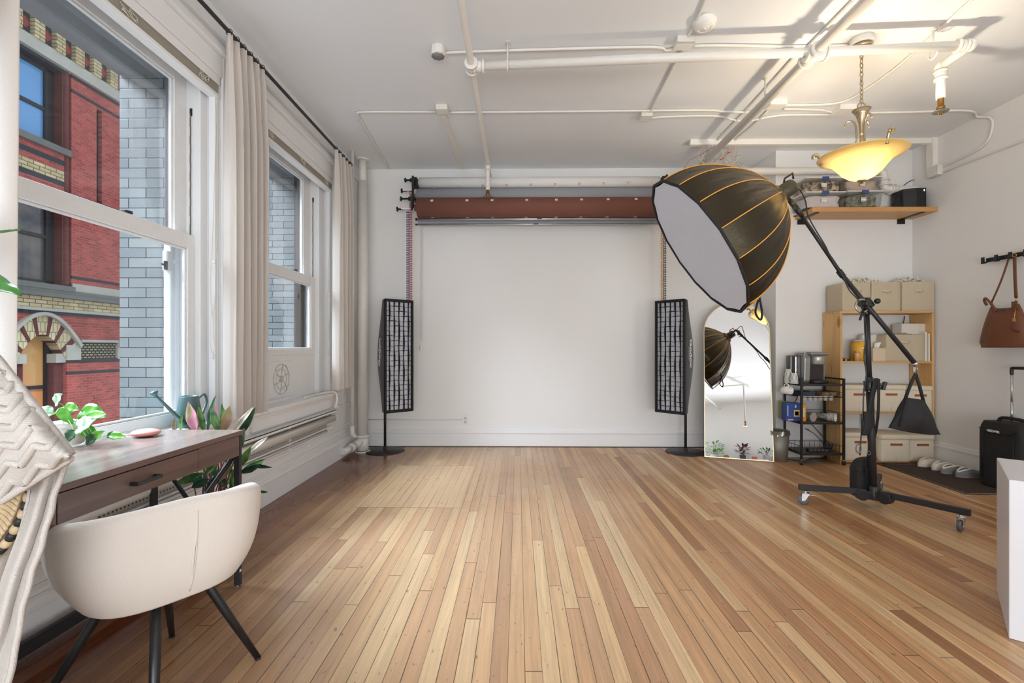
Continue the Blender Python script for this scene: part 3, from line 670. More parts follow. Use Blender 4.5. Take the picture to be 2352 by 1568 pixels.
conds = [
 ([cz(1022, 124), cz(1045, 120), cz(1300, 112), cz(1500, 108), cz(1530, 116), cz(1562, 108)], 'conduit from the octagonal box to the box by the smoke detector'),
 ([cz(1592, 106), cz(1660, 104), cz(1840, 107), cz(1955, 104)], 'conduit from the box by the smoke detector to the pendant lamp'),
 ([cz(893, 386), cz(860, 330), cz(826, 272), cz(822, 262), cz(836, 257), cz(1002, 257)], 'conduit turning from the back wall to the left junction box'),
 ([cz(1032, 258), cz(1180, 257), cz(1600, 253), cz(1660, 256), cz(1730, 257), cz(1768, 248)], 'long conduit crossing above the backdrops'),
 ([cz(1496, 271), cz(1530, 268), cz(1640, 266), cz(1690, 276), cz(1720, 278), cz(1790, 265), cz(1900, 263), cz(1922, 262)], 'wavy conduit from the middle box to the pendant stem'),
 ([cz(1625, -10), cz(1592, 62), cz(1572, 98)], 'conduit coming forward past the smoke detector'),
 ([cz(1566, 118), cz(1548, 150), cz(1510, 224), cz(1490, 262)], 'conduit between the two square boxes'),
 ([cz(2240, -8), cz(2070, 146), cz(1985, 208), cz(1940, 232), cz(1890, 240), cz(1800, 241)], 'curved conduit from the upper right to the pipe'),
 ([cz(1960, 0), cz(1856, 106)], 'straight conduit beside the front to back pipe, nearer part'),
 ([cz(1836, 118), cz(1720, 246), cz(1640, 330)], 'straight conduit beside the front to back pipe, farther part'),
 ([cz(1764, 254), cz(1720, 296), cz(1680, 328)], 'conduit right of the pipe down to the raceway'),
 ([cz(1800, 250), cz(1880, 252), cz(1912, 258), cz(1926, 256)], 'short conduit between the two right junction boxes'),
]
for pts, lab in conds:
    b = MB(); b.tube(curve(pts, 4), .0095, 8); tag(b.build('ceiling_conduit', PIPE), lab, 'conduit', CG)
b = MB(); p0 = Vector(cz(1018, 266)); p1 = Vector(cz(1063, 386)); dd = (p1-p0).normalized(); sd_ = Vector((dd.y, -dd.x, 0))*.022
for s in (0,):
    q = [p0-sd_, p0+sd_, p1+sd_, p1-sd_]; f = [b.v((a.x, a.y, H-.022)) for a in q]; g = [b.v((a.x, a.y, H)) for a in q]; b.face(f); b.face(g)
    for e in range(4): b.face([f[e], f[(e+1) % 4], g[(e+1) % 4], g[e]])
tag(b.build('ceiling_raceway', PIPE), 'flat white raceway strip from the left box to the back wall', 'raceway')
# square trunking in front of the back wall and down the right wall
y = 4.74
b = MB(); b.box(1.72, XR, y-.025, y+.025, H-.055, H); b.box(XR-.05, XR, y-.04, y+.04, 2.93, H)
tag(b.build('trunking', PIPE, bevel=.003), 'white square trunking along the ceiling and down the right wall', 'trunking')
b = MB(); b.box(XR-.055, XR, y-.10, y+.03, 2.84, 2.94)
tag(b.build('wall_junction_box', OLDPIPE, bevel=.006), 'old white junction box high on the right wall', 'junction box')
def cw(u, v): p = atX(u, v, XR-.012); return (p.x, p.y, p.z)
b = MB(); b.tube(curve([cw(2146, 404), cw(2200, 380), cw(2300, 342), cw(2390, 306)], 4), .010, 8); tag(b.build('wall_conduit', PIPE), 'conduit rising along the right wall towards the camera', 'conduit')
p = atZ(2240, 253, ZC)
b = MB(); b.tube(curve([cz(1975, 259), cz(2100, 257), cz(2225, 254), (XR-.05, atX(2262, 254, XR).y+.02, ZC-.004), cw(2276, 272), cw(2278, 300), cw(2262, 330), cw(2225, 354), cw(2146, 392)], 6), .010, 8); tag(b.build('wall_conduit', PIPE), 'conduit looping from the ceiling down the right wall', 'conduit')
# smoke detector
p = atZ(1618, 55, H-.02)
t = thing('smoke_detector', (p.x, p.y, H-.05), 'round white smoke detector on the ceiling', 'smoke detector')
b = MB(); b.lathe([(.0, 0), (.03, 0), (.034, .004), (.05, .006), (.066, .014), (.068, .03), (.074, .034), (.074, .05)], (p.x, p.y, H-.05), 28); b.build('housing', mat('detector_plastic', rgb(236, 233, 226), .4), t)
b = MB(); b.tube([(p.x+.042*math.cos(k*PI/10), p.y+.042*math.sin(k*PI/10), H-.046) for k in range(20)], .0025, 5, closed=True); b.lathe([(0, -.004), (.008, -.004), (.01, 0)], (p.x, p.y, H-.05), 10); b.build('vent_ring', mat('detector_plastic', rgb(236, 233, 226), .4), t)
# waste pipe across the bump-out
b = MB(); zu, zl, yy = 2.985, 2.79, 4.93
xe = atY(2030, 400, yy).x
b.tube(curve([(2.72-.55, yy, zu), (3.4, yy, zu), (xe-.06, yy, zu), (xe-.015, yy, zu-.015), (xe, yy, zu-.06), (xe, yy, zl+.06), (xe+.015, yy, zl+.015), (xe+.06, yy, zl), (XR-.01, yy, zl)], 5), .037, 16)
coup(b, (xe, yy, zl+.07), (0, 0, 1), .045, .05); coup(b, (xe+.09, yy, zl), (1, 0, 0), .044, .04); coup(b, (xe-.1, yy, zu), (1, 0, 0), .045, .05)
tag(b.build('drain_pipe', PIPE), 'fat white drain pipe with two elbows above the wooden wall shelf', 'pipe')
# mess of old wires under the trunking
b = MB(); rnd = random.Random(3)
for k in range(26):
    x = rnd.uniform(1.86, 2.22); z = H-.05; q = [(x, y+rnd.uniform(-.02, .02), z)]
    for s in range(5): q.append((q[-1][0]+rnd.uniform(-.06, .06), y+.12+rnd.uniform(-.1, .1), z-.05*(s+1)+rnd.uniform(-.03, .02)))
    b.tube(curve(q, 3), .0028, 5)
tag(b.build('loose_wires', mat('dirty_white_wire', rgb(214, 204, 188), .6), None), 'tangle of loose white wires hanging from the trunking', 'wires', kind='stuff')
for u, v in ((1655, 366), (1655, 367), (1571, 392)):
    pass
b = MB()
for u, v in ((1654, 367), (1562, 393), (1671, 352)):
    p = atD(u, v, 4.7); b.cyl(p, p+Vector((.03, .0, .012)), .006, .004, 8)
    b.tube([p+Vector((.03, 0, .012)), p+Vector((.10, .03, .12)), (2.0, 4.76, H-.05)], .0022, 5)
tag(b.build('wire_connectors', mat('red_wire_nut', rgb(176, 44, 30), .5)), 'loose wires with small red connectors above the umbrella softbox', 'wires')
# ---------------------------------------------------------------- pendant lamp
PC = Vector((2.315, 3.20, H))
BN = mat('brushed_nickel', rgb(176, 160, 132), .28, .95)
pl = thing('pendant_lamp', (PC.x, PC.y, 2.27), 'lit pendant lamp with a yellow glass bowl on a chain', 'lamp')
b = MB(); b.lathe([(0, -.085), (.03, -.085), (.045, -.075), (.062, -.07), (.062, -.045)], (PC.x, PC.y, H), 26); b.build('canopy', BN, pl)
b = MB(); b.lathe([(.070, -.045), (.072, -.04), (.072, 0)], (PC.x, PC.y, H), 26); b.build('canopy_collar', PIPE, pl)
ch = MB(); z = 3.14; k = 0
while z > 2.80:
    pts = []
    for q in range(12):
        t = q*PI/6; lx = .010*math.cos(t); lz = .019*math.sin(t); pts.append((PC.x+(lx if k % 2 else 0), PC.y+(0 if k % 2 else lx), z+lz))
    ch.tube(pts, .0028, 6, closed=True); z -= .030; k += 1
ch.tube(curve([(PC.x, PC.y, 3.15), (PC.x+.008, PC.y, 3.0), (PC.x-.006, PC.y, 2.9), (PC.x, PC.y, 2.76)], 4), .0022, 5)
ch.build('chain', BN, pl)
b = MB(); b.tube([(PC.x+.026*math.cos(t*PI/10), PC.y, 2.775+.026*math.sin(t*PI/10)) for t in range(20)], .0035, 7, closed=True)
b.lathe([(.010, 2.56), (.012, 2.60), (.016, 2.66), (.034, 2.72), (.055, 2.752), (.050, 2.752), (.012, 2.70)], (PC.x, PC.y, 0), 20)
b.cyl((PC.x, PC.y, 2.40), (PC.x, PC.y, 2.70), .011); b.build('stem', BN, pl)
for k in range(3):
    t = k*2*PI/3+.5; dx, dy = math.cos(t), math.sin(t)
    b = MB(); b.tube(curve([(PC.x+dx*r, PC.y+dy*r, z) for r, z in ((.095, 2.655), (.085, 2.685), (.062, 2.692), (.036, 2.665), (.028, 2.60), (.030, 2.54), (.06, 2.46), (.125, 2.40))], 5), .0055, 8)
    b.tube(curve([(PC.x+dx*r, PC.y+dy*r, z) for r, z in ((.225, 2.425), (.235, 2.47), (.25, 2.50), (.27, 2.50), (.275, 2.48))], 5), [.010]*10+[.012]*11, 8)
    b.build('scroll_arm', BN, pl)
bowl = bpy.data.materials.new('yellow_glass'); bowl.use_nodes = True; nt = bowl.node_tree; pb = nt.nodes['Principled BSDF']; out = nt.nodes['Material Output']
pb.inputs['Base Color'].default_value = rgb(226, 200, 124); pb.inputs['Roughness'].default_value = .25
tr = N(nt, 'ShaderNodeBsdfTranslucent'); tr.inputs[0].default_value = rgb(255, 244, 210)
mx = N(nt, 'ShaderNodeMixShader'); mx.inputs[0].default_value = .40; L(nt, pb.outputs[0], mx.inputs[1]); L(nt, tr.outputs[0], mx.inputs[2]); L(nt, mx.outputs[0], out.inputs[0])
b = MB(); zb = 2.275
prof = [(.0, zb), (.03, zb+.002), (.075, zb+.022), (.115, zb+.055), (.145, zb+.095), (.175, zb+.13), (.215, zb+.155), (.252, zb+.166), (.256, zb+.172), (.25, zb+.174), (.212, zb+.163), (.17, zb+.137), (.14, zb+.10), (.108, zb+.058), (.06, zb+.022), (.0, zb+.008)]
b.lathe(prof, (PC.x, PC.y, 0), 48, cap=False); b.build('glass_bowl', bowl, pl)
b = MB(); b.lathe([(.0, -.022), (.010, -.020), (.012, -.008), (.026, -.006), (.028, .002), (0, .004)], (PC.x, PC.y, zb), 18); b.build('finial', BN, pl)
for s in (-1, 1):
    b = MB(); q = (PC.x+s*.030, PC.y-.035, 2.338); b.sphere(q, .026, 12, (1, 1, 1.15)); b.build('light_bulb', emis('lit_bulb', (1.0, .93, .80, 1), 520.0), pl)
ld = bpy.data.lights.new('bulb_light', 'POINT'); ld.energy = 13; ld.color = (1.0, .75, .43); ld.shadow_soft_size = .045
lo = bpy.data.objects.new('bulb_light', ld); C.objects.link(lo); lo.location = (PC.x, PC.y, 2.425)
# ================================================================ BACKDROPS
TAPE = mat('masking_tape', rgb(232, 208, 196), .7)
TAPE2 = mat('pink_tape', rgb(226, 190, 172), .7)
def roll(name, x0, x1, y, z, r, m, label, tapes=None, tm=TAPE, cat='backdrop'):
    t = thing(name, ((x0+x1)/2, y, z-r), label, cat, 'backdrop paper rolls on the wall')
    b = MB(); b.cyl((x0, y, z), (x1, y, z), r, seg=36); b.cyl((x0-.035, y, z), (x1+.035, y, z), r*.35, seg=14); b.build('paper_roll', m, t)
    for u, v, s in tapes or []:
        d = y; p = atD(u, v, y-r); ang = math.asin(max(-1, min(1, (p.z-z)/r*.98)))
        q = MB(); R = Matrix.Rotation(-ang, 3, 'X') @ Matrix.Rotation(s, 3, 'Y')
        q.cbox((p.x, y-(r+.0012)*math.cos(ang), z+(r+.0012)*math.sin(ang)), (.030, .001, .028), R=R); q.build('tape', tm, t)
    return t
r1 = roll('paper_backdrop', -1.12, 1.59, 5.33, 3.02, .060, mat('white_paper', rgb(240, 238, 234), .7), 'white backdrop paper roll, highest on the back wall', [(996+k*55.8, 426-.7*k, 0) for k in range(10)], TAPE2)
r2 = roll('paper_backdrop', -1.14, 1.57, 5.32, 2.865, .085, mat('grey_paper', rgb(160, 161, 166), .75), 'grey backdrop paper roll between the white and the brown one')
b = MB(); b.box(-1.13, 1.56, 5.285, 5.2865, 2.545, 2.86); b.build('hanging_paper', mat('grey_paper', None) if False else MATS['grey_paper'], r2)
r3 = roll('paper_backdrop', -1.105, 1.56, 5.17, 2.69, .107, mat('brown_paper', rgb(122, 76, 62), .75), 'chocolate brown backdrop paper roll fastened with pale tape', [(u, 459-.004*(u-990)*1.2, .1*((i % 3)-1)) for i, u in enumerate((991, 1072, 1130, 1210, 1278, 1336, 1397, 1461))]+[(u, 496-.003*(u-990), .1*((i % 3)-1)) for i, u in enumerate((989, 1071, 1130, 1209, 1279, 1337, 1398, 1464))])
def bar(x0, x1, y, z, r, label, bx):
    t = thing('backdrop_weight_bar', ((x0+x1)/2, y, z-r), label, 'bar', 'backdrop weight bars')
    b = MB(); b.cyl((x0, y, z), (x1, y, z), r, seg=14); b.build('tube', ALU, t)
    for x in (x0, x1): b = MB(); b.cyl((x-.006, y, z), (x+.012, y, z), r*1.12, seg=14); b.build('end_cap', BLACKM, t)
    b = MB(); b.cbox((bx, y-r, z), (.055, .002, .010)); b.build('blue_logo_sticker', mat('blue_sticker', rgb(58, 78, 140), .4), t)
bar(-1.13, 1.56, 5.20, 2.571, .014, 'upper aluminium bar under the brown backdrop roll', .235)
bar(-1.15, 1.58, 5.285, 2.536, .009, 'lower thin aluminium bar of the grey backdrop', .20)
def bracket(x, s, label):
    t = thing('backdrop_bracket', (x, 5.3, 2.6), label, 'bracket', 'backdrop roll brackets')
    b = MB(); b.box(x-.012, x+.012, 5.20, 5.47, 3.0, 3.03); b.box(x-.012, x+.012, 5.44, 5.47, 2.68, 3.08); b.box(x-.010, x+.010, 5.18, 5.21, 2.70, 3.05); b.box(x-.028, x+.030, 5.25, 5.33, 2.95, 3.06); b.box(x-.012, x+.012, 5.14, 5.47, 2.80, 2.83)
    b.box(x-.011, x+.011, 5.13, 5.16, 2.66, 2.81); b.build('bracket_plate', BLACK, t, bevel=.002)
    for dx, z, y in ((-.115, 3.035, 5.28), (-.155, 2.915, 5.28), (-.145, 2.80, 5.20), (-.185, 2.685, 5.20)):
        k = MB(); X = x+dx*s; k.lathe([(0, 0), (.024, .003), (.028, .012), (.020, .020), (.010, .024), (.009, .07)], (X, y, z), 14, Matrix.Rotation(PI/2*s, 4, 'Y')); k.build('knob', BLACK, t)
    for z, y in ((2.915, 5.28), (2.685, 5.20)):
        k = MB(); k.box(min(x-.13*s, x-.02*s), max(x-.13*s, x-.02*s), y-.02, y+.02, z-.004, z+.006); k.build('chain_wheel_arm', mat('white_plastic', rgb(232, 232, 230), .4), t)
    for z, y in ((3.035, 5.28), (2.80, 5.20)):
        k = MB(); k.cyl((x-.09*s, y, z), (x, y, z), .010, seg=10); k.cyl((x-.05*s, y, z), (x-.01*s, y, z), .022, seg=12); k.build('expander', BLACK, t)
    return t
bracket(-1.165, 1, 'black wall bracket with clamp knobs at the left ends of the rolls')
bracket(1.635, -1, 'black wall bracket at the right ends of the rolls, above the umbrella softbox rim')
def chain(u, v0, v1, d, col, nm, label, w=.009, pitch=.026):
    p = atD(u, v0, d); q = atD(u, v1, d); b = MB(); z = p.z
    for s in (-1, 1):
        k = 0; z = p.z
        while z > q.z:
            x = p.x+s*w; b.tube([(x+.0050*math.cos(t*PI/3+.5), p.y+(.004 if k % 2 else -.002), z-pitch*.36*math.sin(t*PI/3+.5)) for t in range(6)], .0033, 4, closed=True); z -= pitch; k += 1
    b.tube([(p.x+w*math.cos(t), p.y, p.z+w*math.sin(t)) for t in [k*PI/6 for k in range(7)]], .004, 6)
    tag(b.build('backdrop_chain', mat(nm, col, .45)), label, 'chain', 'plastic pull chains of the backdrops')
chain(943.5, 440, 860, 5.27, rgb(186, 38, 44), 'red_plastic', 'red plastic pull chain left of the backdrops')
chain(936.8, 488, 880, 5.19, rgb(34, 52, 116), 'navy_plastic', 'navy blue plastic pull chain left of the backdrops')
chain(1521, 425, 850, 5.27, rgb(224, 160, 50), 'amber_plastic', 'amber plastic pull chain at the right, above the right strip softbox')
chain(1527, 430, 850, 5.20, rgb(34, 34, 38), 'black_plastic', 'black plastic pull chain at the right, above the right strip softbox')
chain(967, 520, 785, 5.40, rgb(224, 224, 222), 'white_plastic', 'white plastic pull chain hanging against the wall right of the red one', .005)
p = atD(967, 797, 5.42); b = MB(); b.lathe([(0, 0), (.014, .006), (.016, .05), (.006, .07), (0, .075)], (p.x, p.y, p.z-.04), 12); tag(b.build('chain_weight', mat('white_plastic', rgb(232, 232, 230), .4)), 'white plastic weight at the end of the white chain', 'weight')
# ================================================================ STRIP SOFTBOXES
SBF = mat('softbox_fabric', rgb(34, 33, 36), .55, var=.2, bump=.3, bscale=40, sheen=.2)
DIFF = mat('diffuser_cloth', rgb(226, 226, 230), .8, var=.03)
GRID = mat('grid_fabric', rgb(24, 24, 27), .8)
PRINT = mat('white_print', rgb(236, 236, 236), .5)
def strip(loc, ang, zc, w, h, side, label, slabel):
    """local frame: the face looks along -y, pole at the origin"""
    t = thing('strip_softbox', loc, label, 'softbox', 'strip softboxes beside the backdrop', rot=(0, 0, ang))
    D0, D1 = -.31, -.02       # y of face and of back
    b = MB()
    def P(k, yy, e): return (k[0]*w/2*e[0], yy, zc+k[1]*h/2*e[1])
    N1 = 14
    def side_fn(sx):
        def fn(a, c):   # a along height -1..1 , c depth 0..1
            z = (a*2-1); dep = D0+(D1-D0)*c*(1-.72*abs(z)**2.4*c)
            x = sx*w/2*(1-.34*c**2.0); zz = zc+z*h/2*(1-.10*c*c)
            return Vector((x, dep, zz))
        return fn
    for sx in (-1, 1): b.grid(side_fn(sx), 18, 8)
    def cap_fn(sz):
        def fn(a, c):
            x = (a*2-1)*w/2*(1-.34*c**2.0); dep = D0+(D1-D0)*c*(1-.72*c); return Vector((x, dep, zc+sz*h/2*(1-.10*c*c)))
        return fn
    for sz in (-1, 1): b.grid(cap_fn(sz), 6, 8)
    def back_fn(a, c):
        z = a*2-1; dep = D0+(D1-D0)*(1-.72*abs(z)**2.4); return Vector(((c*2-1)*w/2*.66, dep, zc+z*h/2*.90))
    b.grid(back_fn, 18, 2)
    b.build('fabric_shell', SBF, t, local=True)
    b = MB(); b.box(-w/2+.004, w/2-.004, D0+.030, D0+.033, zc-h/2+.004, zc+h/2-.004); b.build('diffuser', DIFF, t, local=True)
    b = MB(); e = .016; o = .010
    for q in ((-w/2-.003, -w/2+e, zc-h/2, zc+h/2), (w/2-e, w/2+.003, zc-h/2, zc+h/2), (-w/2, w/2, zc+h/2-e*1.6, zc+h/2+.003), (-w/2, w/2, zc-h/2-.003, zc-h/2+e*1.6)):
        b.box(q[0], q[1], D0-o, D0+.02, q[2], q[3])
    b.build('rim_band', GRID, t, local=True, bevel=.003)
    g = MB(); rnd = random.Random(int(loc[0]*100)); nx, nz = 5, 21
    for i in range(1, nx+1):
        x = -w/2+e+(w-2*e)*(i-.35)/(nx+.3); ph = rnd.uniform(0, 6)
        def fn(a, c, x=x, ph=ph): z = zc-h/2+.012+(h-.024)*a; return Vector((x+.0045*math.sin(a*22+ph)*(1-c)+.001, D0-.004+.026*c, z))
        g.grid(fn, 80, 1)
        def fn2(a, c, x=x, ph=ph): z = zc-h/2+.012+(h-.024)*a; return Vector((x+.0045*math.sin(a*22+ph)*(1-c)+.0042, D0-.004+.026*c, z))
        g.grid(fn2, 80, 1)
        def fn3(a, c, x=x, ph=ph): z = zc-h/2+.012+(h-.024)*a; return Vector((x+.0045*math.sin(a*22+ph)+.001+.0032*c, D0-.004, z))
        g.grid(fn3, 80, 1)
    for j in range(1, nz+1):
        z0 = zc-h/2+.02+(h-.04)*j/(nz+1)
        def fn(a, c, z0=z0, j=j): x = -w/2+.004+(w-.008)*a; return Vector((x, D0-.002+.026*c, z0+.004*math.sin(a*9+j*1.7)*(1-c)))
        g.grid(fn, 24, 1)
        def fn2(a, c, z0=z0, j=j): x = -w/2+.004+(w-.008)*a; return Vector((x, D0-.002, z0+.004*math.sin(a*9+j*1.7)+.0035*c))
        g.grid(fn2, 24, 1)
    g.build('honeycomb_grid', GRID, t, local=True)
    b = MB(); b.lathe([(.075, 0), (.085, .01), (.085, .03), (.06, .04), (.055, .13), (.03, .15)], (0, D1-.02, zc-.02), 20, Matrix.Rotation(-PI/2, 4, 'X')); b.build('strobe_head', BLACK, t, local=True)
    b = MB(); b.tube([(side*.02, D1+.05, zc+.02), (side*.08, D1+.06, zc-.03)], .008); b.build('tilt_lever', BLACK, t, local=True)
    # stand
    b = MB(); b.cyl((0, 0.02, .012), (0, 0.02, zc), .0145, seg=14); b.cyl((0, .02, .012), (0, .02, .05), .022, .018, seg=14); b.build('pole', BLACKM, t, local=True)
    b = MB(); b.lathe([(.205, 0), (.213, .003), (.211, .010), (.03, .014), (0, .014)], (0, .02, 0), 48); b.build('base_plate', BLACKM, t, local=True)
    b = MB(); b.lathe([(.0245, 0), (.0245, .006)], (0, .02, .014), 16); b.build('red_collar', mat('red_collar', rgb(150, 34, 30), .5), t, local=True)
    # printed name on the shell side, reading up the side
    fn = side_fn(side); pc = fn(.53, .50); pz = fn(.56, .50); py = fn(.53, .58)
    up = (Vector(pz)-Vector(pc)).normalized(); dp = (Vector(py)-Vector(pc)); nrm = Vector((side, 0, 0))
    dp = (dp - up*dp.dot(up)).normalized(); n = up.cross(dp).normalized()
    if n.x*side < 0: n = -n
    if side < 0: ex_, ey = up, n.cross(up)
    else: ex_, ey = -up, n.cross(-up)
    M = frame(ex_, ey, n, pc+n*.006)
    text('Godox', .105, PRINT, M, t, 'brand_print', bold=.003)
    M = frame(ex_, ey, n, pc+n*.006 - ey*.060); text('www.godox.com', .022, PRINT, M, t, 'small_print')
    return t
pL = atZ(890, 1033, .0); strip((pL.x, pL.y-.065, 0), math.radians(42), 1.062, .325, 1.19, -1, 'black strip softbox on a round-based stand by the window wall', None)
pR = atZ(1571, 1038, .0); strip((pR.x, pR.y-.02, 0), math.radians(-48), 1.055, .335, 1.19, 1, 'black strip softbox on a round-based stand next to the arched mirror', None)
# ================================================================ UMBRELLA SOFTBOX ON ITS BOOM
UC = atD(1602, 569, 3.22); UR = atD(1790, 447, 3.15)
ax = (UR-UC).normalized(); UL = (UR-UC).length; RR = .522
sx_ = ax.cross(Vector((0, 0, 1))).normalized(); sy_ = ax.cross(sx_).normalized()
oct_ = thing('umbrella_softbox', (UC.x, UC.y, UC.z), 'big black umbrella softbox with orange piping on the boom arm', 'softbox')
OFAB = mat('black_satin_fabric', rgb(24, 19, 13), .36, var=.3, bump=.8, bscale=16, spec=.6)
OFAB.node_tree.nodes['Principled BSDF'].inputs['Specular Tint'].default_value = (1.0, .84, .55, 1)  # gold tint puts the lamp's warm sheen into the fabric
ORB = mat('orange_piping', rgb(232, 164, 66), .55)
NS = 16
def orad(t): return RR*(1-t**2.1)**.72 if t < 1 else 0
def opt(t, a, f=1.0):
    r = max(orad(t), .06)*f
    return UC+ax*(UL*t)+(sx_*math.cos(a)+sy_*math.sin(a))*r
b = MB(); nt_ = 22
def shell(i, j):
    a = i*2*PI; k = (a/(2*PI)*NS) % 1; t = j*.985
    dip = 1-.020*math.sin(PI*k)*(1+ .6*t) - (1-math.cos(PI/NS))/math.cos(0)*0
    flat = math.cos(PI/NS)/math.cos((k-.5)*2*PI/NS)   # straight chord between ribs
    pn = int(i*NS+1e-6) % NS; fold = (.022*math.sin(k*PI*4+t*7+pn*2.1)+.011*math.sin(k*PI*9-t*11+pn))*math.sin(PI*k)*t**1.3
    return opt(t, a, flat*(1-.012*math.sin(PI*k))+fold)
b.grid(shell, NS*14, 40, wrap=True); b.build('fabric_shell', OFAB, oct_)
for k in range(NS):
    a = k*2*PI/NS; q = MB(); q.tube([opt(t/24*.985, a, 1.004) for t in range(25)], .0034, 6); q.build('rib_piping', ORB, oct_)
q = MB()
def dfn(i, j):
    a = i*2*PI; k = (a/(2*PI)*NS) % 1; flat = math.cos(PI/NS)/math.cos((k-.5)*2*PI/NS)
    return UC-ax*(.004-.020*(1-j)**1.0)+(sx_*math.cos(a)+sy_*math.sin(a))*((RR-.014)*flat*j*(1-.008*math.sin(PI*k)))
q.grid(dfn, NS*4, 6, wrap=True); q.build('diffuser', mat('softbox_front_cloth', rgb(222, 230, 246), .8, var=.03, bump=.25, bscale=5), oct_)
q = MB(); rim = []
for k in range(NS*4):
    a = k*2*PI/(NS*4); kk = (k/4) % 1; flat = math.cos(PI/NS)/math.cos((kk-.5)*2*PI/NS); rim.append(UC-ax*.004+(sx_*math.cos(a)+sy_*math.sin(a))*(RR*flat))
q.tube(rim, .010, 8, closed=True); q.build('rim_band', NYLON, oct_)
q = MB(); Ma = frame(sx_, sy_, ax, UR-ax*.03); q.lathe([(.085, 0), (.09, .01), (.075, .03), (.06, .04)], (0, 0, 0), 24, Ma); q.build('speed_ring', mat('olive_grey_metal', rgb(84, 76, 56), .45, .5), oct_)
q = MB(); q.lathe([(.050, .04), (.052, .05), (.052, .12), (.046, .135), (.0, .137)], (0, 0, 0), 24, Ma); q.build('lamp_head', mat('lamp_head_housing', rgb(78, 72, 56), .45, .4), oct_)
q = MB(); Z = Vector((0, 0, 1)); hp = UR+ax*.07; q.tube([hp+Z*.045-sx_*.02+ax*(-.03), hp+Z*.085+ax*(-.03), hp+Z*.085+ax*.03, hp+Z*.045+ax*.035], .007, 7); q.build('carry_handle', BLACK, oct_)
# oval badge on the lower back panel
bestk = max(range(NS), key=lambda k: (opt(.35, (k+.5)*2*PI/NS)-UC).dot(Vector((0, .75, -.65))))
a = (bestk+.5)*2*PI/NS; t0 = .28; e = 1e-3; pb_ = opt(t0, a, math.cos(PI/NS)*.99)
du = (opt(t0+e, a)-opt(t0-e, a)).normalized(); dv = (opt(t0, a+e)-opt(t0, a-e)).normalized(); n = dv.cross(du).normalized()
if n.dot(pb_-UC-ax*(UL*t0)) < 0: n = -n
q = MB(); q.tube([pb_+n*.010+dv*(.055*math.cos(k*PI/16))+du*(.036*math.sin(k*PI/16)) for k in range(32)], .0016, 5, closed=True); q.build('badge_outline', mat('grey_print', rgb(150, 146, 140), .6), oct_)
text('Glow', .04, MATS['grey_print'], frame(-dv, n.cross(-dv), n, pb_+n*.010), oct_, 'badge_print', bold=.001)
# hanging zip strap
s0 = atD(1742, 668, 3.26); q = MB()
q.tube(curve([s0, s0+Vector((.01, .0, -.06)), s0+Vector((.03, .01, -.15)), s0+Vector((.02, .01, -.20)), s0+Vector((-.015, .01, -.15)), s0+Vector((.0, .0, -.06))], 5), .007, 6)
q.build('strap_loop', NYLON, oct_)
# ---------------------------------------------------------------- boom stand
HUB = Vector((2.525, 3.37, 0)); TOP = atD(1990, 712, 3.36); PIV = atD(1984, 697, 3.33); BE = atD(2104, 838, 3.26); BA = atD(1822, 470, 3.31)
stn = thing('boom_stand', (HUB.x, HUB.y, 0), 'black rolling boom stand carrying the umbrella softbox', 'light stand')
pd = (TOP-Vector((HUB.x, HUB.y, .10))).normalized(); base = Vector((HUB.x, HUB.y, .10))
def pp(z): return base+pd*((z-.10)/pd.z)
b = MB(); b.cyl(pp(.12), pp(.94), .0225, seg=20); b.build('lower_tube', BLACKM, stn)
b = MB(); b.cyl(pp(.93), pp(1.40), .0175, seg=20); b.build('upper_tube', BLACKM, stn)
def clampc(z, r, nm, lever=True):
    c = pp(z); b = MB(); b.cyl(c-pd*.03, c+pd*.03, r*1.5, seg=18); b.cyl(c-pd*.036, c-pd*.028, r*1.7, seg=18); b.cyl(c+pd*.028, c+pd*.036, r*1.7, seg=18); b.cbox(c+Vector((.04, -.005, 0)), (.05, .028, .05))
    o = b.build(nm, BLACK, stn, bevel=.003)
    if lever:
        b = MB(); b.cyl(c+Vector((.05, -.02, .01)), c+Vector((.085, -.02, .012)), .010, seg=10); b.cbox(c+Vector((.085, -.022, .005)), (.02, .03, .06), R=Matrix.Rotation(.3, 3, 'Y')); b.build('clamp_knob', mat('worn_black_plastic', rgb(58, 54, 48), .4), o, bevel=.006)
    for s in (-1, 1):
        b = MB(); b.sphere(c+Vector((.025*s, -.03, -.034*1)), .0045, 8); b.build('screw', CHROME, o)
clampc(.875, .0225, 'tube_clamp')
# hub
b = MB(); b.cyl((HUB.x, HUB.y, .075), (HUB.x, HUB.y, .17), .040, .030, 20); 
for k in range(3):
    a = math.radians((162, -61, 48)[k]); dx, dy = math.cos(a), math.sin(a)
    R = Matrix.Rotation(a, 3, 'Z')
    b.cbox((HUB.x+dx*.06, HUB.y+dy*.06, .105), (.10, .055, .060), R=R)
    for q in (-1, 1): b.cyl((HUB.x+dx*.075-dy*.024*q, HUB.y+dy*.075+dx*.024*q, .105), (HUB.x+dx*.075-dy*.034*q, HUB.y+dy*.075+dx*.034*q, .105), .040, seg=20)
hub = b.build('hub', BLACK, stn, bevel=.004)
for k in range(3):
    a = math.radians((162, -61, 48)[k]); dx, dy = math.cos(a), math.sin(a)
    for rr in (.055, .10):
        q = MB(); s_ = 1 if k == 0 else -1; q.cyl((HUB.x+dx*rr+dy*.032*s_, HUB.y+dy*rr-dx*.032*s_, .105), (HUB.x+dx*rr+dy*.039*s_, HUB.y+dy*rr-dx*.039*s_, .105), .006, seg=8); q.build('bolt', CHROME, hub)
ends = [atZ(1838, 1117, .130), atZ(2225, 1175, .130), Vector((HUB.x+.36, HUB.y+.42, .130))]
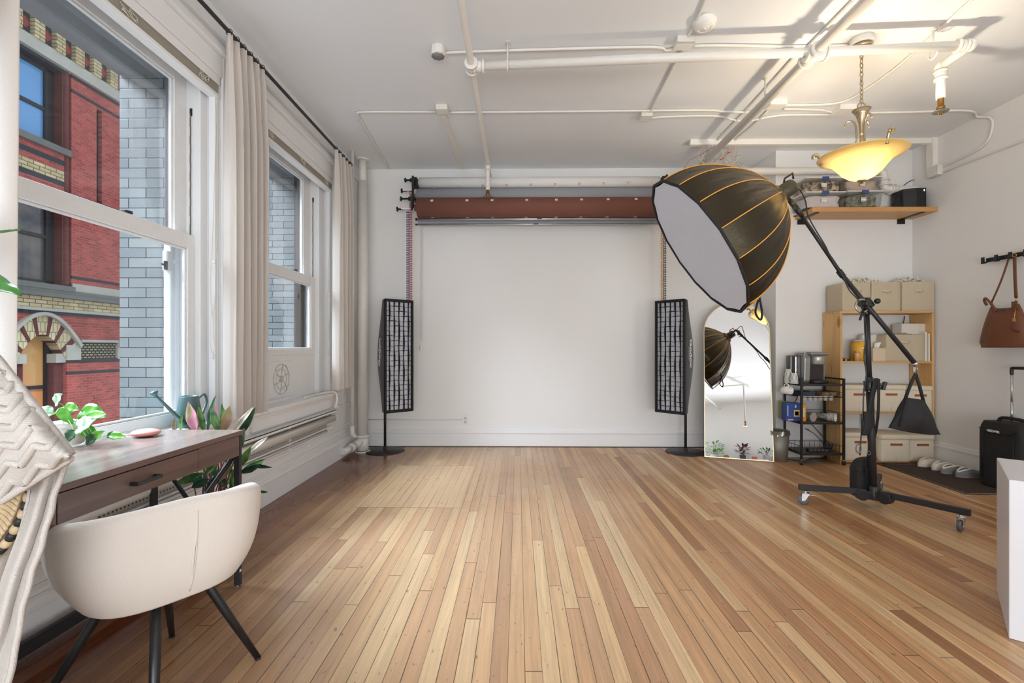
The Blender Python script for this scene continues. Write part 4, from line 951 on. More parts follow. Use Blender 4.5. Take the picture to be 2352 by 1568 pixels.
for k, E in enumerate(ends):
    d_ = (E-Vector((HUB.x, HUB.y, .130))); L_ = d_.length; a = math.atan2(d_.y, d_.x)
    M = Matrix.Translation((HUB.x, HUB.y, .105)) @ Matrix.Rotation(a, 4, 'Z')
    b = MB(); b.box(.05, L_+.01, -.014, .014, .0, .040, M); leg = b.build('leg', BLACKM, stn, bevel=.003)
    cp = Vector((HUB.x, HUB.y, 0))+Vector((math.cos(a), math.sin(a), 0))*(L_-.035)
    wa = (-.4, .55, 1.2)[k]; wx = Vector((math.cos(wa), math.sin(wa), 0)); wy = Vector((-wx.y, wx.x, 0))
    b = MB(); b.cyl((cp.x, cp.y, .080), (cp.x, cp.y, .106), .009, seg=10); b.cyl((cp.x, cp.y, .084), (cp.x, cp.y, .092), .024, seg=16)
    Mf = frame(wx, wy, Vector((0, 0, 1)), Vector((cp.x, cp.y, 0)))
    for s in (-1, 1): b.prism([(-.024, .084), (.024, .084), (-.006, .032), (-.026, .030)], s*.017-.0012, s*.017+.0012, Mf @ Matrix.Rotation(PI/2, 4, 'X'))
    b.box(-.024, .026, -.018, .018, .080, .084, Mf); b.box(.02, .060, -.010, .010, .074, .077, Mf)
    fk = b.build('caster_fork', CHROME, leg)
    wc = Vector((cp.x, cp.y, .036))-wx*.015
    b = MB(); b.lathe([(.010, -.010), (.030, -.011), (.0355, -.006), (.0355, .006), (.030, .011), (.010, .010)], (0, 0, 0), 24, frame(wx, Vector((0, 0, 1)), wy, wc)); b.build('caster_wheel', RUB, leg)
    b = MB(); b.cyl(wc-wy*.019, wc+wy*.019, .006, seg=10); b.build('axle', CHROME, leg)
# head: yoke, grooved disc, levers
b = MB(); bd = (BE-BA).normalized()
b.cyl(pp(1.385), pp(1.425), .026, seg=20); b.cyl(pp(1.425), pp(1.45), .021, seg=20)
b.cbox(pp(1.455)+Vector((-.02, -.02, .012)), (.05, .03, .075)); b.cyl(PIV-Vector((0, .05, 0)), PIV+Vector((0, .035, 0)), .022, seg=18)
b.cyl(PIV+bd*(-.03)+Vector((.02, -.02, .0)), PIV+bd*.03+Vector((.02, -.02, 0)), .026, seg=18)
hd = b.build('tilt_head', BLACK, stn, bevel=.003)
b = MB(); gc = PIV+Vector((-.045, -.045, -.02)); b.tube([gc+Vector((.045*math.cos(t), 0, .045*math.sin(t))) for t in [1.1+k*.28 for k in range(17)]], .007, 8); b.build('grooved_disc', mat('worn_steel', rgb(170, 164, 150), .3, .9), hd)
b = MB(); b.tube([gc+Vector((.0, -.01, -.04)), gc+Vector((-.03, -.02, -.10))], [.009, .007], 10); b.build('lock_lever', BLACK, hd)
b = MB(); b.sphere(PIV+Vector((.05, -.06, .012)), .020, 12); b.build('lock_knob', BLACK, hd)
b = MB(); b.cyl(BA+bd*.10, PIV-bd*.25, .0125, seg=16); b.cyl(PIV-bd*.27, BE-bd*.02, .0155, seg=16); b.cyl(BA+bd*.02, BA+bd*.10, .020, .016, 14); b.cyl(PIV-bd*.29, PIV-bd*.24, .020, seg=14); arm = b.build('boom_arm', BLACKM, stn)
b = MB(); b.cyl(BE-bd*.022, BE, .0175, seg=16); b.build('silver_end_cap', ALU, arm)
b = MB(); c_ = BA+bd*.02; b.cyl(c_-bd*.06, c_, .018, seg=14); b.cyl(BA-bd*.045-sx_*.0, UR+ax*.03, .014, seg=10); b.cyl(c_+Vector((-.02, -.03, -.02)), c_+Vector((.01, .03, .02)), .012, seg=10); b.cyl(c_+bd*.07+Vector((-.05, 0, -.01)), c_+bd*.07, .006, seg=8); b.build('mount_bracket', mat('olive_grey_metal', None) if False else MATS['olive_grey_metal'], stn)
# power cable down the boom
b = MB(); rt = [UR+ax*.10+Vector((.0, 0, .0)), atD(1838, 437, 3.29), atD(1850, 462, 3.28), atD(1858, 500, 3.28), atD(1893, 560, 3.28), BA+(PIV-BA)*.45+Vector((0, -.03, -.02)), atD(1916, 605, 3.28), atD(1935, 632, 3.28), atD(1950, 665, 3.28), atD(1972, 690, 3.27), atD(1984, 722, 3.28), atD(1990, 760, 3.29), atD(1985, 820, 3.29), atD(1990, 858, 3.29), atD(1984, 900, 3.29), atD(1982, 960, 3.29), atD(1978, 1000, 3.28), atD(1975, 1045, 3.27)]
b.tube(curve(rt, 5), .0045, 7); tag(b.build('power_cable', BLACK), 'black cable running along the boom and down the stand', 'cable')
# counterweight sandbag
hk = BE+Vector((0, 0, -.03))
sb = thing('counterweight_bag', (BE.x, BE.y, atD(2105, 1000, 3.2).z), 'black triangular weight bag hanging from the low end of the boom', 'bag')
b = MB(); b.tube([BE, BE+Vector((-.01, 0, -.04)), BE+Vector((.004, 0, -.055)), BE+Vector((.008, 0, -.01))], .0035, 6); b.cbox(BE+Vector((-.012, 0, -.03)), (.010, .008, .03)); b.build('snap_hook', CHROME, sb)
T0 = atD(2103, 858, 3.2); Lc = atD(2040, 982, 3.2); Rc = atD(2160, 998, 3.15); TL = atD(2078, 912, 3.2); TR_ = atD(2122, 918, 3.2)
for q in (TL, TR_):
    b = MB()
    d_ = (q-T0); b.tube([T0, T0+d_*.5, q+Vector((0, 0, -.02))], .010, 6); b.build('webbing_strap', NYLON, sb)
def bag(i, j):
    # i around front/back, j top->bottom
    s = i*2; front = s < 1; k = s if front else 2-s
    tl = TL+(TR_-TL)*k; bl = Lc+(Rc-Lc)*k; p = tl+(bl-tl)*j
    dep = .055*math.sin(PI*k)**.6*(.25+.9*math.sin(PI*min(1, j*.95+.05))); wob = .006*math.sin(k*13+j*4)
    p = p+Vector((0, -1 if front else 1, 0))*(dep+wob*(1 if 0 < k < 1 else 0)); p.z -= .012*math.sin(PI*k)*j
    if j == 0: p.z += .02*math.sin(k*PI*2)*0
    return p
b = MB(); b.grid(bag, 40, 14, wrap=True); b.build('bag_body', NYLON, sb, smooth_all=True)
b = MB(); b.tube([TL+Vector((0, -.02, 0)), TL+(Lc-TL)*.5+Vector((.012, -.04, 0)), Lc+Vector((.05, -.03, .012))], .004, 6); b.build('seam_strap', NYLON, sb)
# battery pouch on the pole
bp = atD(1981, 1090, 3.44); pc_ = thing('battery_pouch', (bp.x, bp.y, atD(1981, 1135, 3.44).z), 'black padded pouch hanging on the boom stand just above its legs', 'pouch')
z0 = atD(1987, 1138, 3.44).z; z1 = atD(1987, 1052, 3.44).z
def pou(i, j):
    a = i*2*PI; r = 1.0 if j < .75 else 1-.45*((j-.75)/.25)**1.6
    if j < .08: r = .82+.18*(j/.08)
    c, s = math.cos(a), math.sin(a); k = (abs(c)**3.5+abs(s)**3.5)**(-1/3.5)
    return Vector((bp.x+.074*c*k*r, bp.y+.055*s*k*r, z0+(z1-z0)*j+ .01*c*(j > .8)))
b = MB(); b.grid(pou, 32, 16, wrap=True)
v_ = [b.v(pou(i/32, 1)) for i in range(32)]; b.face(v_); v_ = [b.v(pou(i/32, 0)) for i in range(32)]; b.face(v_); b.build('pouch_body', NYLON, pc_)
b = MB(); b.tube([Vector(pou(i/24, .70))+Vector((0, 0, 0)) for i in range(24)], .004, 6, closed=True); b.build('zip_line', mat('zip_black', rgb(14, 14, 16), .4), pc_)
b = MB(); b.cbox((bp.x-.01, bp.y-.075, z1-.075), (.045, .01, .05)); b.build('front_patch', NYLON, pc_, bevel=.003)
b = MB(); q0 = Vector((bp.x+.01, bp.y-.01, z1-.02)); q1 = atD(2003, 960, 3.30); q2 = atD(2010, 905, 3.30)
def ribbon(b, pts, w, n, dirx=Vector((1, 0, 0))):
    pts = curve(pts, 5); A = [b.v(p-dirx*w/2) for p in pts]; B2 = [b.v(p+dirx*w/2) for p in pts]; b.bridge(A, B2, True, False)
ribbon(b, [Vector((bp.x-.02, bp.y-.05, z1-.06)), q0+Vector((0, -.05, .09)), atD(1996, 960, 3.30), atD(2006, 900, 3.30), atD(2012, 868, 3.30)], .032, 0)
b.build('webbing_strap', NYLON, pc_, solid=.003)
b = MB(); ribbon(b, [Vector((bp.x+.03, bp.y, z1-.01)), Vector((bp.x+.04, bp.y-.03, z1+.06)), atD(2016, 960, 3.30), atD(2018, 870, 3.32)], .020, 0); b.build('webbing_strap', NYLON, pc_, solid=.003)
b = MB()
def pad(i, j):
    a = i*2*PI; p = atD(1990-6*j+8*math.sin(j*3), 945+55*j, 3.255); k = math.sin(PI*min(max(j, .04), .96))**.35
    return p+Vector((.034*math.cos(a)*k, .014*math.sin(a)*k, 0))
b.grid(pad, 16, 12, wrap=True); b.build('shoulder_pad', NYLON, pc_)
b = MB(); c_ = atD(1972, 1030, 3.24); b.tube([c_+Vector((.018*math.cos(k*PI/5), 0, .03*math.sin(k*PI/5))) for k in range(10)], .004, 6, closed=True); b.build('buckle', mat('grey_metal', rgb(120, 120, 124), .4, .6), pc_); b = MB(); c_ = atD(1996, 1040, 3.24); b.tube([c_+Vector((.012*math.cos(k*PI/5), 0, .014*math.sin(k*PI/5))) for k in range(10)], .0025, 6, closed=True); b.build('buckle', mat('grey_metal', rgb(120, 120, 124), .4, .6), pc_)
# ================================================================ ARCHED MIRROR
BL = atZ(1618, 1049, 0); BR = atZ(1778, 1061, 0); mx_ = (BR-BL); MW = mx_.length; mx_.normalize()
mn = Vector((mx_.y, -mx_.x, 0)); 
if mn.y > 0: mn = -mn
lean = math.radians(11.5); mu = Vector((0, 0, math.cos(lean)))-mn*math.sin(lean); mnn = mx_.cross(mu)
if mnn.y > 0: mnn = -mnn
MLn = 1.675; mir = thing('arched_mirror', tuple((BL+BR)/2), 'tall arched mirror with a thin pale gold frame leaning on the wall', 'mirror')
MM = frame(mx_, mu, mnn, (BL+BR)/2+Vector((0, 0, .002)))
def arch(w, y0, h, n=24):
    P_ = [(-w/2, y0), (w/2, y0)]
    for k in range(n+1): a = PI*k/n; P_.append((w/2*math.cos(a), h-w/2+w/2*math.sin(a)))
    return P_
b = MB(); b.prism(arch(MW-.014, .007, MLn-.007), -.014, .003, MM)
mg = bpy.data.materials.new('mirror_silver'); mg.use_nodes = True; q = mg.node_tree.nodes['Principled BSDF']; q.inputs['Metallic'].default_value = 1; q.inputs['Roughness'].default_value = 0.0; q.inputs['Base Color'].default_value = (.80, .83, .85, 1)
b.build('mirror_glass', mg, mir)
b = MB(); O = arch(MW, 0, MLn); I = arch(MW-.016, .008, MLn-.008); n_ = len(O)
A = [b.v(MM @ Vector((x, y, .009))) for x, y in O]; B_ = [b.v(MM @ Vector((x, y, .009))) for x, y in I]; C_ = [b.v(MM @ Vector((x, y, -.018))) for x, y in O]; D_ = [b.v(MM @ Vector((x, y, .003))) for x, y in I]
b.bridge(A, B_, False); b.bridge(A, C_, False); b.bridge(B_, D_, False); b.face(C_, False)
b.build('gold_frame', mat('pale_gold_metal', rgb(222, 206, 168), .35, .7), mir)
# ================================================================ PINE SHELF UNIT AND ITS BOXES
PINE = wood_mat('knotty_pine', (226, 186, 128), (206, 160, 100), 'Z', .6, .5, .8, (150, 92, 44))
PINEX = wood_mat('pine_shelf_board', (220, 178, 120), (202, 154, 96), 'X', .6, .5, .5, (150, 92, 44))
BX0, BX1, BF, BB = 3.205, 4.13, 4.72, 4.99
def zb(v, y=BF): return atY(2040, v, y).z
ZT, ZS1, ZS2, ZS3 = zb(714), zb(829), zb(945), .05
bk = thing('pine_shelf_unit', ((BX0+BX1)/2, BB, 0), 'open pine shelf unit in the far right corner', 'shelf')
for x0, x1 in ((BX0, BX0+.022), (BX1-.022, BX1)):
    b = MB(); b.box(x0, x1, BF, BB, 0, ZT-.0225); b.build('side_panel', PINE, bk, bevel=.002)
for k, z in enumerate((ZT, ZS1, ZS2, .03)):
    b = MB(); b.box(BX0+(0 if k == 0 else .022), BX1-(0 if k == 0 else .022), BF, BB, z-.022, z); b.build('shelf_board', PINEX, bk, bevel=.002)
BEI = mat('beige_canvas', rgb(196, 182, 156), .9, var=.05, scale=30, bump=.3, bscale=350)
CRM = mat('cream_canvas', rgb(226, 214, 192), .85, var=.04, scale=30, bump=.25, bscale=350)
LTH = mat('tan_leather', rgb(158, 90, 46), .5, var=.12)
def softbox_(b, x0, x1, y0, y1, z0, z1, bul=.006, n=6):
    """slightly bulging fabric box"""
    cx, cy, cz_ = (x0+x1)/2, (y0+y1)/2, (z0+z1)/2; hx, hy, hz = (x1-x0)/2, (y1-y0)/2, (z1-z0)/2
    for ax_ in range(3):
        for s in (-1, 1):
            def fn(i, j, ax_=ax_, s=s):
                a, c = 2*i-1, 2*j-1; bb = 1+bul/hx*(1-a*a)*(1-c*c)*2
                p = [0, 0, 0]; o = [k for k in range(3) if k != ax_]; p[ax_] = s*bb; p[o[0]] = a; p[o[1]] = c
                return Vector((cx+p[0]*hx, cy+p[1]*hy, cz_+p[2]*hz))
            b.grid(fn, n, n)
    bmesh.ops.remove_doubles(b.bm, verts=b.bm.verts[:], dist=.0005)
def cube_bin(x0, x1, y0, y1, z0, z1, label, fabric=BEI, hv=.68):
    t = thing('fabric_cube', ((x0+x1)/2, (y0+y1)/2, z0), label, 'storage cube', 'beige fabric storage cubes')
    b = MB(); softbox_(b, x0, x1, y0, y1, z0+.001, z1, .005); b.build('body', fabric, t, bevel=.004)
    b = MB(); cx = (x0+x1)/2; z = z0+(z1-z0)*hv
    b.grid(lambda i, j: Vector((cx-.045+.09*i, y0-.006-.016*math.sin(PI*i), z-.012*math.sin(PI*i)+.022*j)), 10, 1); b.build('fabric_handle', mat('beige_webbing', rgb(206, 192, 164), .9), t, solid=.003)
    b = MB(); b.box(x0+.004, x1-.004, y0-.001, y0+.002, z1-.004, z1+.001); b.build('hem', fabric, t)
    return t
yf = BF+.004
def xb(u, y=BF): return atY(u, 800, y).x
cube_bin(xb(1936)+.0, xb(2000), yf, BB-.02, ZT, zb(649), 'beige fabric cube on top of the pine shelf, leftmost')
cube_bin(xb(2003), xb(2069), yf, BB-.02, ZT, zb(648), 'beige fabric cube on top of the pine shelf, middle')
cube_bin(xb(2073), xb(2147), yf, BB-.02, ZT, zb(647), 'beige fabric cube on top of the pine shelf, in the corner')
# fluffy throw behind them
def fluff(x0, x1, y, z, label, seed):
    rnd = random.Random(seed); b = MB()
    for k in range(140):
        x = rnd.uniform(x0, x1); h_ = math.sin(PI*(x-x0)/(x1-x0))**.6; p = Vector((x, y+rnd.uniform(-.06, .06), z+rnd.uniform(0, .055)*h_))
        q = p+Vector((rnd.uniform(-.03, .03), rnd.uniform(-.02, .02), rnd.uniform(.0, .028)*h_)); b.tube([p, (p+q)/2+Vector((0, 0, .006)), q], [.010, .008, .002], 5)
    b.sphere(((x0+x1)/2, y, z+.004), (x1-x0)/2, 16, (1, .25, .16))
    tag(b.build('fluffy_throw', mat('white_fleece', rgb(234, 226, 210), 1, bump=.5, bscale=200)), label, 'throw', kind=None)
fluff(xb(1972), xb(2040), 4.86, zb(648)+.002, 'fluffy white throw lying on the left and middle fabric cubes', 1)
fluff(xb(2078), xb(2145), 4.86, zb(648)+.002, 'fluffy white throw lying on the corner fabric cube', 2)
def lid_box(x0, x1, y0, y1, z0, z1, label):
    t = thing('lidded_box', ((x0+x1)/2, (y0+y1)/2, z0), label, 'storage box', 'cream canvas boxes with leather handles')
    lh = .045
    b = MB(); softbox_(b, x0+.004, x1-.004, y0+.006, y1, z0+.001, z1-lh, .006); b.build('body', CRM, t, bevel=.006)
    b = MB(); softbox_(b, x0-.000, x1+.000, y0, y1+.001, z1-lh-.004, z1, .004); b.build('lid', CRM, t, bevel=.008)
    b = MB(); cx = (x0+x1)/2; z = z1-lh-.048; w = min(.115, (x1-x0)*.5)
    b.box(cx-w/2, cx+w/2, y0-.008, y0-.004, z-.010, z+.012); b.cyl((cx-w/2+.008, y0-.010, z), (cx-w/2+.008, y0-.002, z), .003, seg=6); b.cyl((cx+w/2-.008, y0-.010, z), (cx+w/2-.008, y0-.002, z), .003, seg=6)
    b.build('leather_handle', LTH, t, bevel=.001)
    b = MB(); b.box(cx-.0008, cx+.0008, y0-.0025, y0+.006, z0+.01, z-.012); b.build('centre_seam', mat('seam_thread', rgb(196, 182, 158), .9), t)
fy = BF-.015
lid_box(BX0+.028, xb(2003)+.01, fy+.0, BB-.01, ZS2, zb(884), 'cream lidded box on the middle shelf, left, behind the stand')
lid_box(xb(2008)+.005, xb(2079)-.0, fy+.0, BB-.01, ZS2, zb(884), 'cream lidded box on the middle shelf, centre')
lid_box(xb(2082), BX1-.026, fy+.0, BB-.01, ZS2, zb(886), 'cream lidded box on the middle shelf, right')
lid_box(BX0+.028, xb(2010)-.0, fy-.0, BB-.01, .031, zb(993), 'cream lidded box on the bottom, left, behind the hanging pouch')
lid_box(xb(2013), xb(2080)-.004, fy-.05, BB-.01, .031, zb(996), 'cream lidded box on the bottom, centre, pulled forward')
lid_box(xb(2083), BX1-.024, fy-.02, BB-.01, .031, zb(998), 'cream lidded box on the bottom, right, beside the skirting')
# shelf one: wide bin, papers, tissue, tin, jar ...
cube_bin(xb(2038), xb(2126), yf+.01, BB-.02, ZS1, zb(768), 'wide beige fabric bin on the upper shelf under the clipboard', hv=.70)
y_ = 4.80
b = MB(); b.box(xb(2127), xb(2132), yf+.01, yf+.20, ZS1, zb(762)); b.box(xb(2133.5), xb(2137), yf+.0, yf+.2, ZS1, zb(766)); tag(b.build('paper_folders', mat('white_folder', rgb(226, 218, 204), .7)), 'upright white folders between the wide bin and the pine side', 'folders')
t = thing('white_carton', (xb(2098, y_), y_, zb(767)), 'white carton lying on the wide beige bin', 'box')
b = MB(); b.box(xb(2071, y_), xb(2113, y_), y_, y_+.12, zb(767), zb(742)); b.build('carton_body', mat('white_card', rgb(222, 216, 206), .6), t, bevel=.002)
b = MB(); b.box(xb(2113, y_)+.001, xb(2125, y_), y_, y_+.12, zb(767), zb(742)); b.build('carton_end', MATS['white_card'], t, bevel=.002)
t = thing('clipboard', (xb(2077), BF+.03, zb(768)), 'brown clipboard with a metal clip on the wide beige bin', 'clipboard')
b = MB(); b.box(xb(2056), xb(2098), BF+.02, BF+.22, zb(768)+.001, zb(768)+.006); b.build('board', mat('brown_hardboard', rgb(140, 96, 54), .6), t)
b = MB(); b.box(xb(2066), xb(2086), BF+.012, BF+.035, zb(768)+.006, zb(768)+.018); b.build('clip', CHROME, t, bevel=.002)
t = thing('tissue_box', (xb(2022), BF+.09, ZS1), 'wooden tissue box with a tissue sticking out', 'tissue box')
b = MB(); b.box(xb(2009), xb(2049), BF+.02, BF+.15, ZS1, zb(799)); b.build('box', mat('pale_wood_box', rgb(216, 196, 168), .6, stretch=(1, 1, 8)), t, bevel=.003)
b = MB(); c_ = Vector((xb(2028), BF+.08, zb(799)))
b.grid(lambda i, j: c_+Vector(((i-.5)*.05*(1-.5*j)+.03*j*(1 if i > .5 else -.3), .012*math.sin(i*7), .062*j*(1-.7*abs(i-.65)))), 8, 8); b.build('tissue', mat('tissue_paper', rgb(238, 234, 228), .9), t, solid=.001)
b = MB(); b.box(xb(1992), xb(2006), BF+.03, BF+.16, ZS1, zb(801)); tag(b.build('wooden_box', MATS['pale_wood_box'], bevel=.003), 'small pale wooden box left of the tissue box, behind the pole', 'box')
b = MB(); b.box(xb(2005), xb(2015, 4.9), 4.86, 4.93, ZS1, zb(766)); tag(b.build('white_bottle', mat('white_card', rgb(222, 216, 206), .6), bevel=.02), 'white container standing behind the tissue box', 'container')
t = thing('yellow_canister', (xb(1975), BF+.12, ZS1), 'yellow round canister with an orange badge on the upper shelf', 'canister')
cxx, cyy, r = xb(1973, BF+.12), BF+.12, .0665; zt = zb(780)
b = MB(); b.lathe([(r, 0), (r, zt-ZS1-.018)], (cxx, cyy, ZS1), 28); b.build('body', mat('yellow_print', rgb(232, 178, 60), .45), t)
b = MB(); b.lathe([(r+.002, zt-ZS1-.018), (r+.002, zt-ZS1), (r-.004, zt-ZS1+.002)], (cxx, cyy, ZS1), 28); b.build('lid', mat('grey_plastic_lid', rgb(188, 186, 182), .4), t)
b = MB()
b.grid(lambda i, j: Vector((cxx+(r+.0012)*math.sin(.62+(i-.5)*.0+ .36*(2*j-1)*math.cos(0)*1), 0, 0)), 1, 1) if False else None
def onc(a, z, e=.0012): return Vector((cxx+(r+e)*math.sin(a), cyy-(r+e)*math.cos(a), z))
zc = ZS1+(zt-ZS1)*.60
ctr = b.v(onc(.25, zc)); rg = [b.v(onc(.25+.46*math.cos(k*PI/12), zc+.026*math.sin(k*PI/12))) for k in range(24)]
for k in range(24): b.face([ctr, rg[k], rg[(k+1) % 24]])
b.build('orange_badge', mat('orange_print', rgb(224, 118, 40), .5), t)
b = MB(); b.grid(lambda i, j: onc(.25-.5+i*1.0, zc-.006+.012*j+.004*math.sin(i*PI), .0022), 10, 1); b.build('white_banner', mat('white_print_band', rgb(240, 236, 226), .5), t)
b = MB(); b.grid(lambda i, j: onc(.05+i*.7, ZS1+.047+.004*j, .0022), 10, 1); b.build('blue_line', mat('blue_sticker', None) if False else MATS['blue_sticker'], t)
def jar(u, v0, v1, y, r, label):
    x = atY(u, 800, y).x; z1 = atY(u, v0, y).z
    t = thing('glass_jar', (x, y, ZS1), label, 'jar')
    b = MB(); b.lathe([(r, 0), (r, (z1-ZS1)*.8), (r*.85, (z1-ZS1)*.88)], (x, y, ZS1), 16); b.build('body', mat('amber_jar', rgb(212, 170, 116), .2), t)
    b = MB(); b.lathe([(r*.9, (z1-ZS1)*.86), (r*.9, z1-ZS1)], (x, y, ZS1), 16); b.build('lid', mat('jar_lid', rgb(188, 170, 140), .35, .6), t)
jar(1969, 806, 827, BF+.035, .024, 'small amber glass jar in front of the yellow canister')
t = thing('small_device', (xb(1952), BF+.04, ZS1), 'small black and silver gadget with a cord on the upper shelf', 'gadget')
b = MB(); b.cbox((xb(1951), BF+.04, ZS1+.010), (.06, .03, .018), R=Matrix.Rotation(.2, 3, 'Z')); b.build('body', BLACK, t, bevel=.005)
b = MB(); b.cbox((xb(1946), BF+.022, ZS1+.010), (.018, .012, .014)); b.build('tip', ALU, t, bevel=.003)
b = MB(); b.tube(curve([(xb(1955), BF+.05, ZS1+.012), (xb(1948), BF+.08, ZS1+.03), (xb(1940), BF+.1, ZS1+.028), (xb(1938), BF+.06, ZS1+.01)], 5), .003, 6); b.build('cord', BLACK, t)
b = MB(); b.tube(curve([(xb(2022), 4.975, zb(1000)), (xb(2022), 4.975, zb(955)), (xb(2032), 4.97, zb(948))], 5), .005, 6); tag(b.build('wall_cable', BLACK), 'black cable behind the lower boxes', 'cable')
b = MB(); b.tube(curve([(xb(2078, 4.97), 4.97, zb(722)), (xb(2074, 4.97), 4.97, zb(745)), (xb(2070, 4.97), 4.97, zb(765))], 5), .004, 6); tag(b.build('wall_cable', BLACK), 'black cable hanging behind the white carton', 'cable')
# ================================================================ WALL SHELF
SY = 4.70; zs = atY(2000, 475, SY).z
sxl, sxr = atY(1866, 480, SY).x, XR-.0
t = thing('wall_shelf', ((sxl+sxr)/2, YB2, zs), 'honey coloured wooden wall shelf high in the right corner', 'shelf')
b = MB(); b.box(sxl, sxr-.002, SY, YB2-.001, zs-.045, zs); b.build('board', wood_mat('honey_oak', (206, 156, 96), (190, 138, 80), 'X', .5, .4), t, bevel=.002)
for u in (1842, 2072):
    x = atY(u, 500, YB2-.02).x; b = MB(); b.box(x-.038, x+.038, YB2-.012, YB2, zs-.095, zs-.045); b.box(x-.02, x+.02, SY+.03, YB2, zs-.052, zs-.045); b.build('bracket', BLACK, t)
    o = t
CLR = glass_mat('clear_plastic', .16, (.93, .93, .93, 1))
def cloth_lump(b, x0, x1, y0, y1, z0, z1, seed):
    rnd = random.Random(seed); ph = [rnd.uniform(0, 6) for _ in range(6)]
    def fn(i, j):
        a = i*2*PI; c, s = math.cos(a), math.sin(a); k = (abs(c)**4+abs(s)**4)**(-.25)
        w = 1-.04*abs(math.sin(a*5+ph[0]+j*3))-.03*math.sin(j*9+ph[1]+a*2); w *= (1 if j < .8 else 1-((j-.8)/.2)**2*.5)
        return Vector(((x0+x1)/2+(x1-x0)/2*c*k*w, (y0+y1)/2+(y1-y0)/2*s*k*w, z0+(z1-z0)*j*(1-.08*abs(math.sin(a*2+ph[2])))))
    b.grid(fn, 40, 10, wrap=True); v_ = [b.v(fn(i/40, 1)) for i in range(40)]; b.face(v_)
LBL = mat('paper_label', rgb(240, 236, 224), .6)
def tub(u0, u1, v0, v1, y, label, cloth, seed, lines, cm2=None):
    x0, x1 = atY(u0, 440, y).x, atY(u1, 440, y).x; z0, z1 = atY(u0, v1, y).z, atY(u0, v0, y).z; y1 = YB2-.03
    t = thing('storage_tub', ((x0+x1)/2, y, z0), label, 'plastic tub', 'clear plastic tubs on the wall shelf')
    b = MB(); i = .010
    def wall(px0, px1, py0, py1, a, c_):
        pass
    lo = [(x0+i, y+i), (x1-i, y+i), (x1-i, y1-i), (x0+i, y1-i)]; hi = [(x0, y), (x1, y), (x1, y1), (x0, y1)]
    A = [b.v((p[0], p[1], z0+.002)) for p in lo]; B_ = [b.v((p[0], p[1], z1-.012)) for p in hi]; b.bridge(A, B_, False); b.face(A, False)
    b.build('tub_body', CLR, t, bevel=.008)
    b = MB(); b.box(x0-.006, x1+.006, y-.006, y1, z1-.014, z1-.002); b.build('lid', mat('frosted_lid', rgb(222, 220, 216), .35), t, bevel=.003)
    b = MB(); cloth_lump(b, x0+.018, x1-.018, y+.016, y1-.02, z0+.004, z1-.018, seed); b.build('folded_cloth', cloth, t, smooth_all=True)
    xc = (x0+x1)/2+.0; b = MB(); b.box(xc-.037, xc+.030, y-.012, y-.004, z1-.034, z1+.001); b.build('blue_latch', mat('blue_latch', rgb(52, 78, 140), .4), t, bevel=.003)
    b = MB(); zc_ = z0+(z1-z0)*.42; xc2 = xc-.018; b.box(xc2-.026, xc2+.026, y-.0035, y-.002, zc_-.019, zc_+.019); lb = b.build('label', LBL, t)
    M0 = frame(Vector((1, 0, 0)), Vector((0, 0, 1)), Vector((0, -1, 0)), Vector((xc2, y-.004, zc_+.009)))
    text(lines[0], .011, BLACK, M0, lb, 'label_text', .0002, .0002)
    M0 = frame(Vector((1, 0, 0)), Vector((0, 0, 1)), Vector((0, -1, 0)), Vector((xc2, y-.004, zc_-.010)))
    text(lines[1], .009, BLACK, M0, lb, 'label_text', .0002, .0002)
    return t
WC = mat('white_folded_cloth', rgb(214, 206, 204), .9, var=.08)
GC = mat('green_leafy_cloth', rgb(84, 92, 72), .9, c2=rgb(150, 150, 132), scale=24)
LC = mat('spotted_beige_cloth', rgb(70, 62, 58), .9, c2=rgb(214, 190, 162), scale=22)
PC2 = mat('beige_folded_cloth', rgb(206, 184, 160), .9, c2=rgb(160, 150, 140), scale=7)
ty = SY+.015
tub(1851, 1942, 439, 475, ty, 'clear tub of white cloth at the left of the wall shelf, lower of two', WC, 1, ('Full Wrap', 'Canvas XXX'))
tub(1947, 2028, 437, 474, ty, 'clear tub of green cloth on the wall shelf, under the lamp', GC, 2, ('Baby on Back', 'Fabrics XXX'))
tub(1852, 1941, 406, 438.5, ty+.01, 'clear tub of dark spotted cloth on the wall shelf, upper left', LC, 3, ('Striped Fabric', 'Contains Cloth'))
tub(1944, 2026, 404, 436.5, ty+.01, 'clear tub of beige cloth behind the lamp bowl, upper right', PC2, 4, ('Neutrals', 'Contains Cloth'))
# router and black box
x = atY(2108, 450, 4.78).x
t = thing('black_modem', (x, 4.8, zs), 'tall black modem standing at the right end of the wall shelf', 'modem')
b = MB(); x0, x1 = atY(2082, 440, 4.76).x, atY(2128, 440, 4.76).x; zt = atY(2100, 431, 4.76).z
b.prism([(x0, 4.80), (x0+.10, 4.76), (x1, 4.76), (x1, 4.93), (x0, 4.95)], zs, zt); b.build('case', BLACK, t, bevel=.004)
b = MB(); b.box(x1-.028, x1-.018, 4.757, 4.76, zt-.022, zt-.016); b.box(x1-.028, x1-.018, 4.757, 4.76, zt-.032, zt-.027); b.build('lamp_window', emis('led_white', (1, 1, 1, 1), 1.5), t)
t = thing('wifi_router', (atY(2050, 470, 4.8).x, 4.8, zs), 'flat black router with two tilted aerials on the wall shelf', 'router')
x0, x1 = atY(2026, 470, 4.76).x, atY(2072, 470, 4.76).x
b = MB(); b.box(x0, x1, 4.76, 4.9, zs, zs+.022); b.build('case', BLACK, t, bevel=.006)
for u0, v0, u1, v1 in ((2052, 470, 2059, 447), (2068, 472, 2088, 450)):
    b = MB(); b.tube([atY(u0, v0, 4.86), atY(u1, v1, 4.86)], .007, 8); b.build('aerial', BLACK, t)
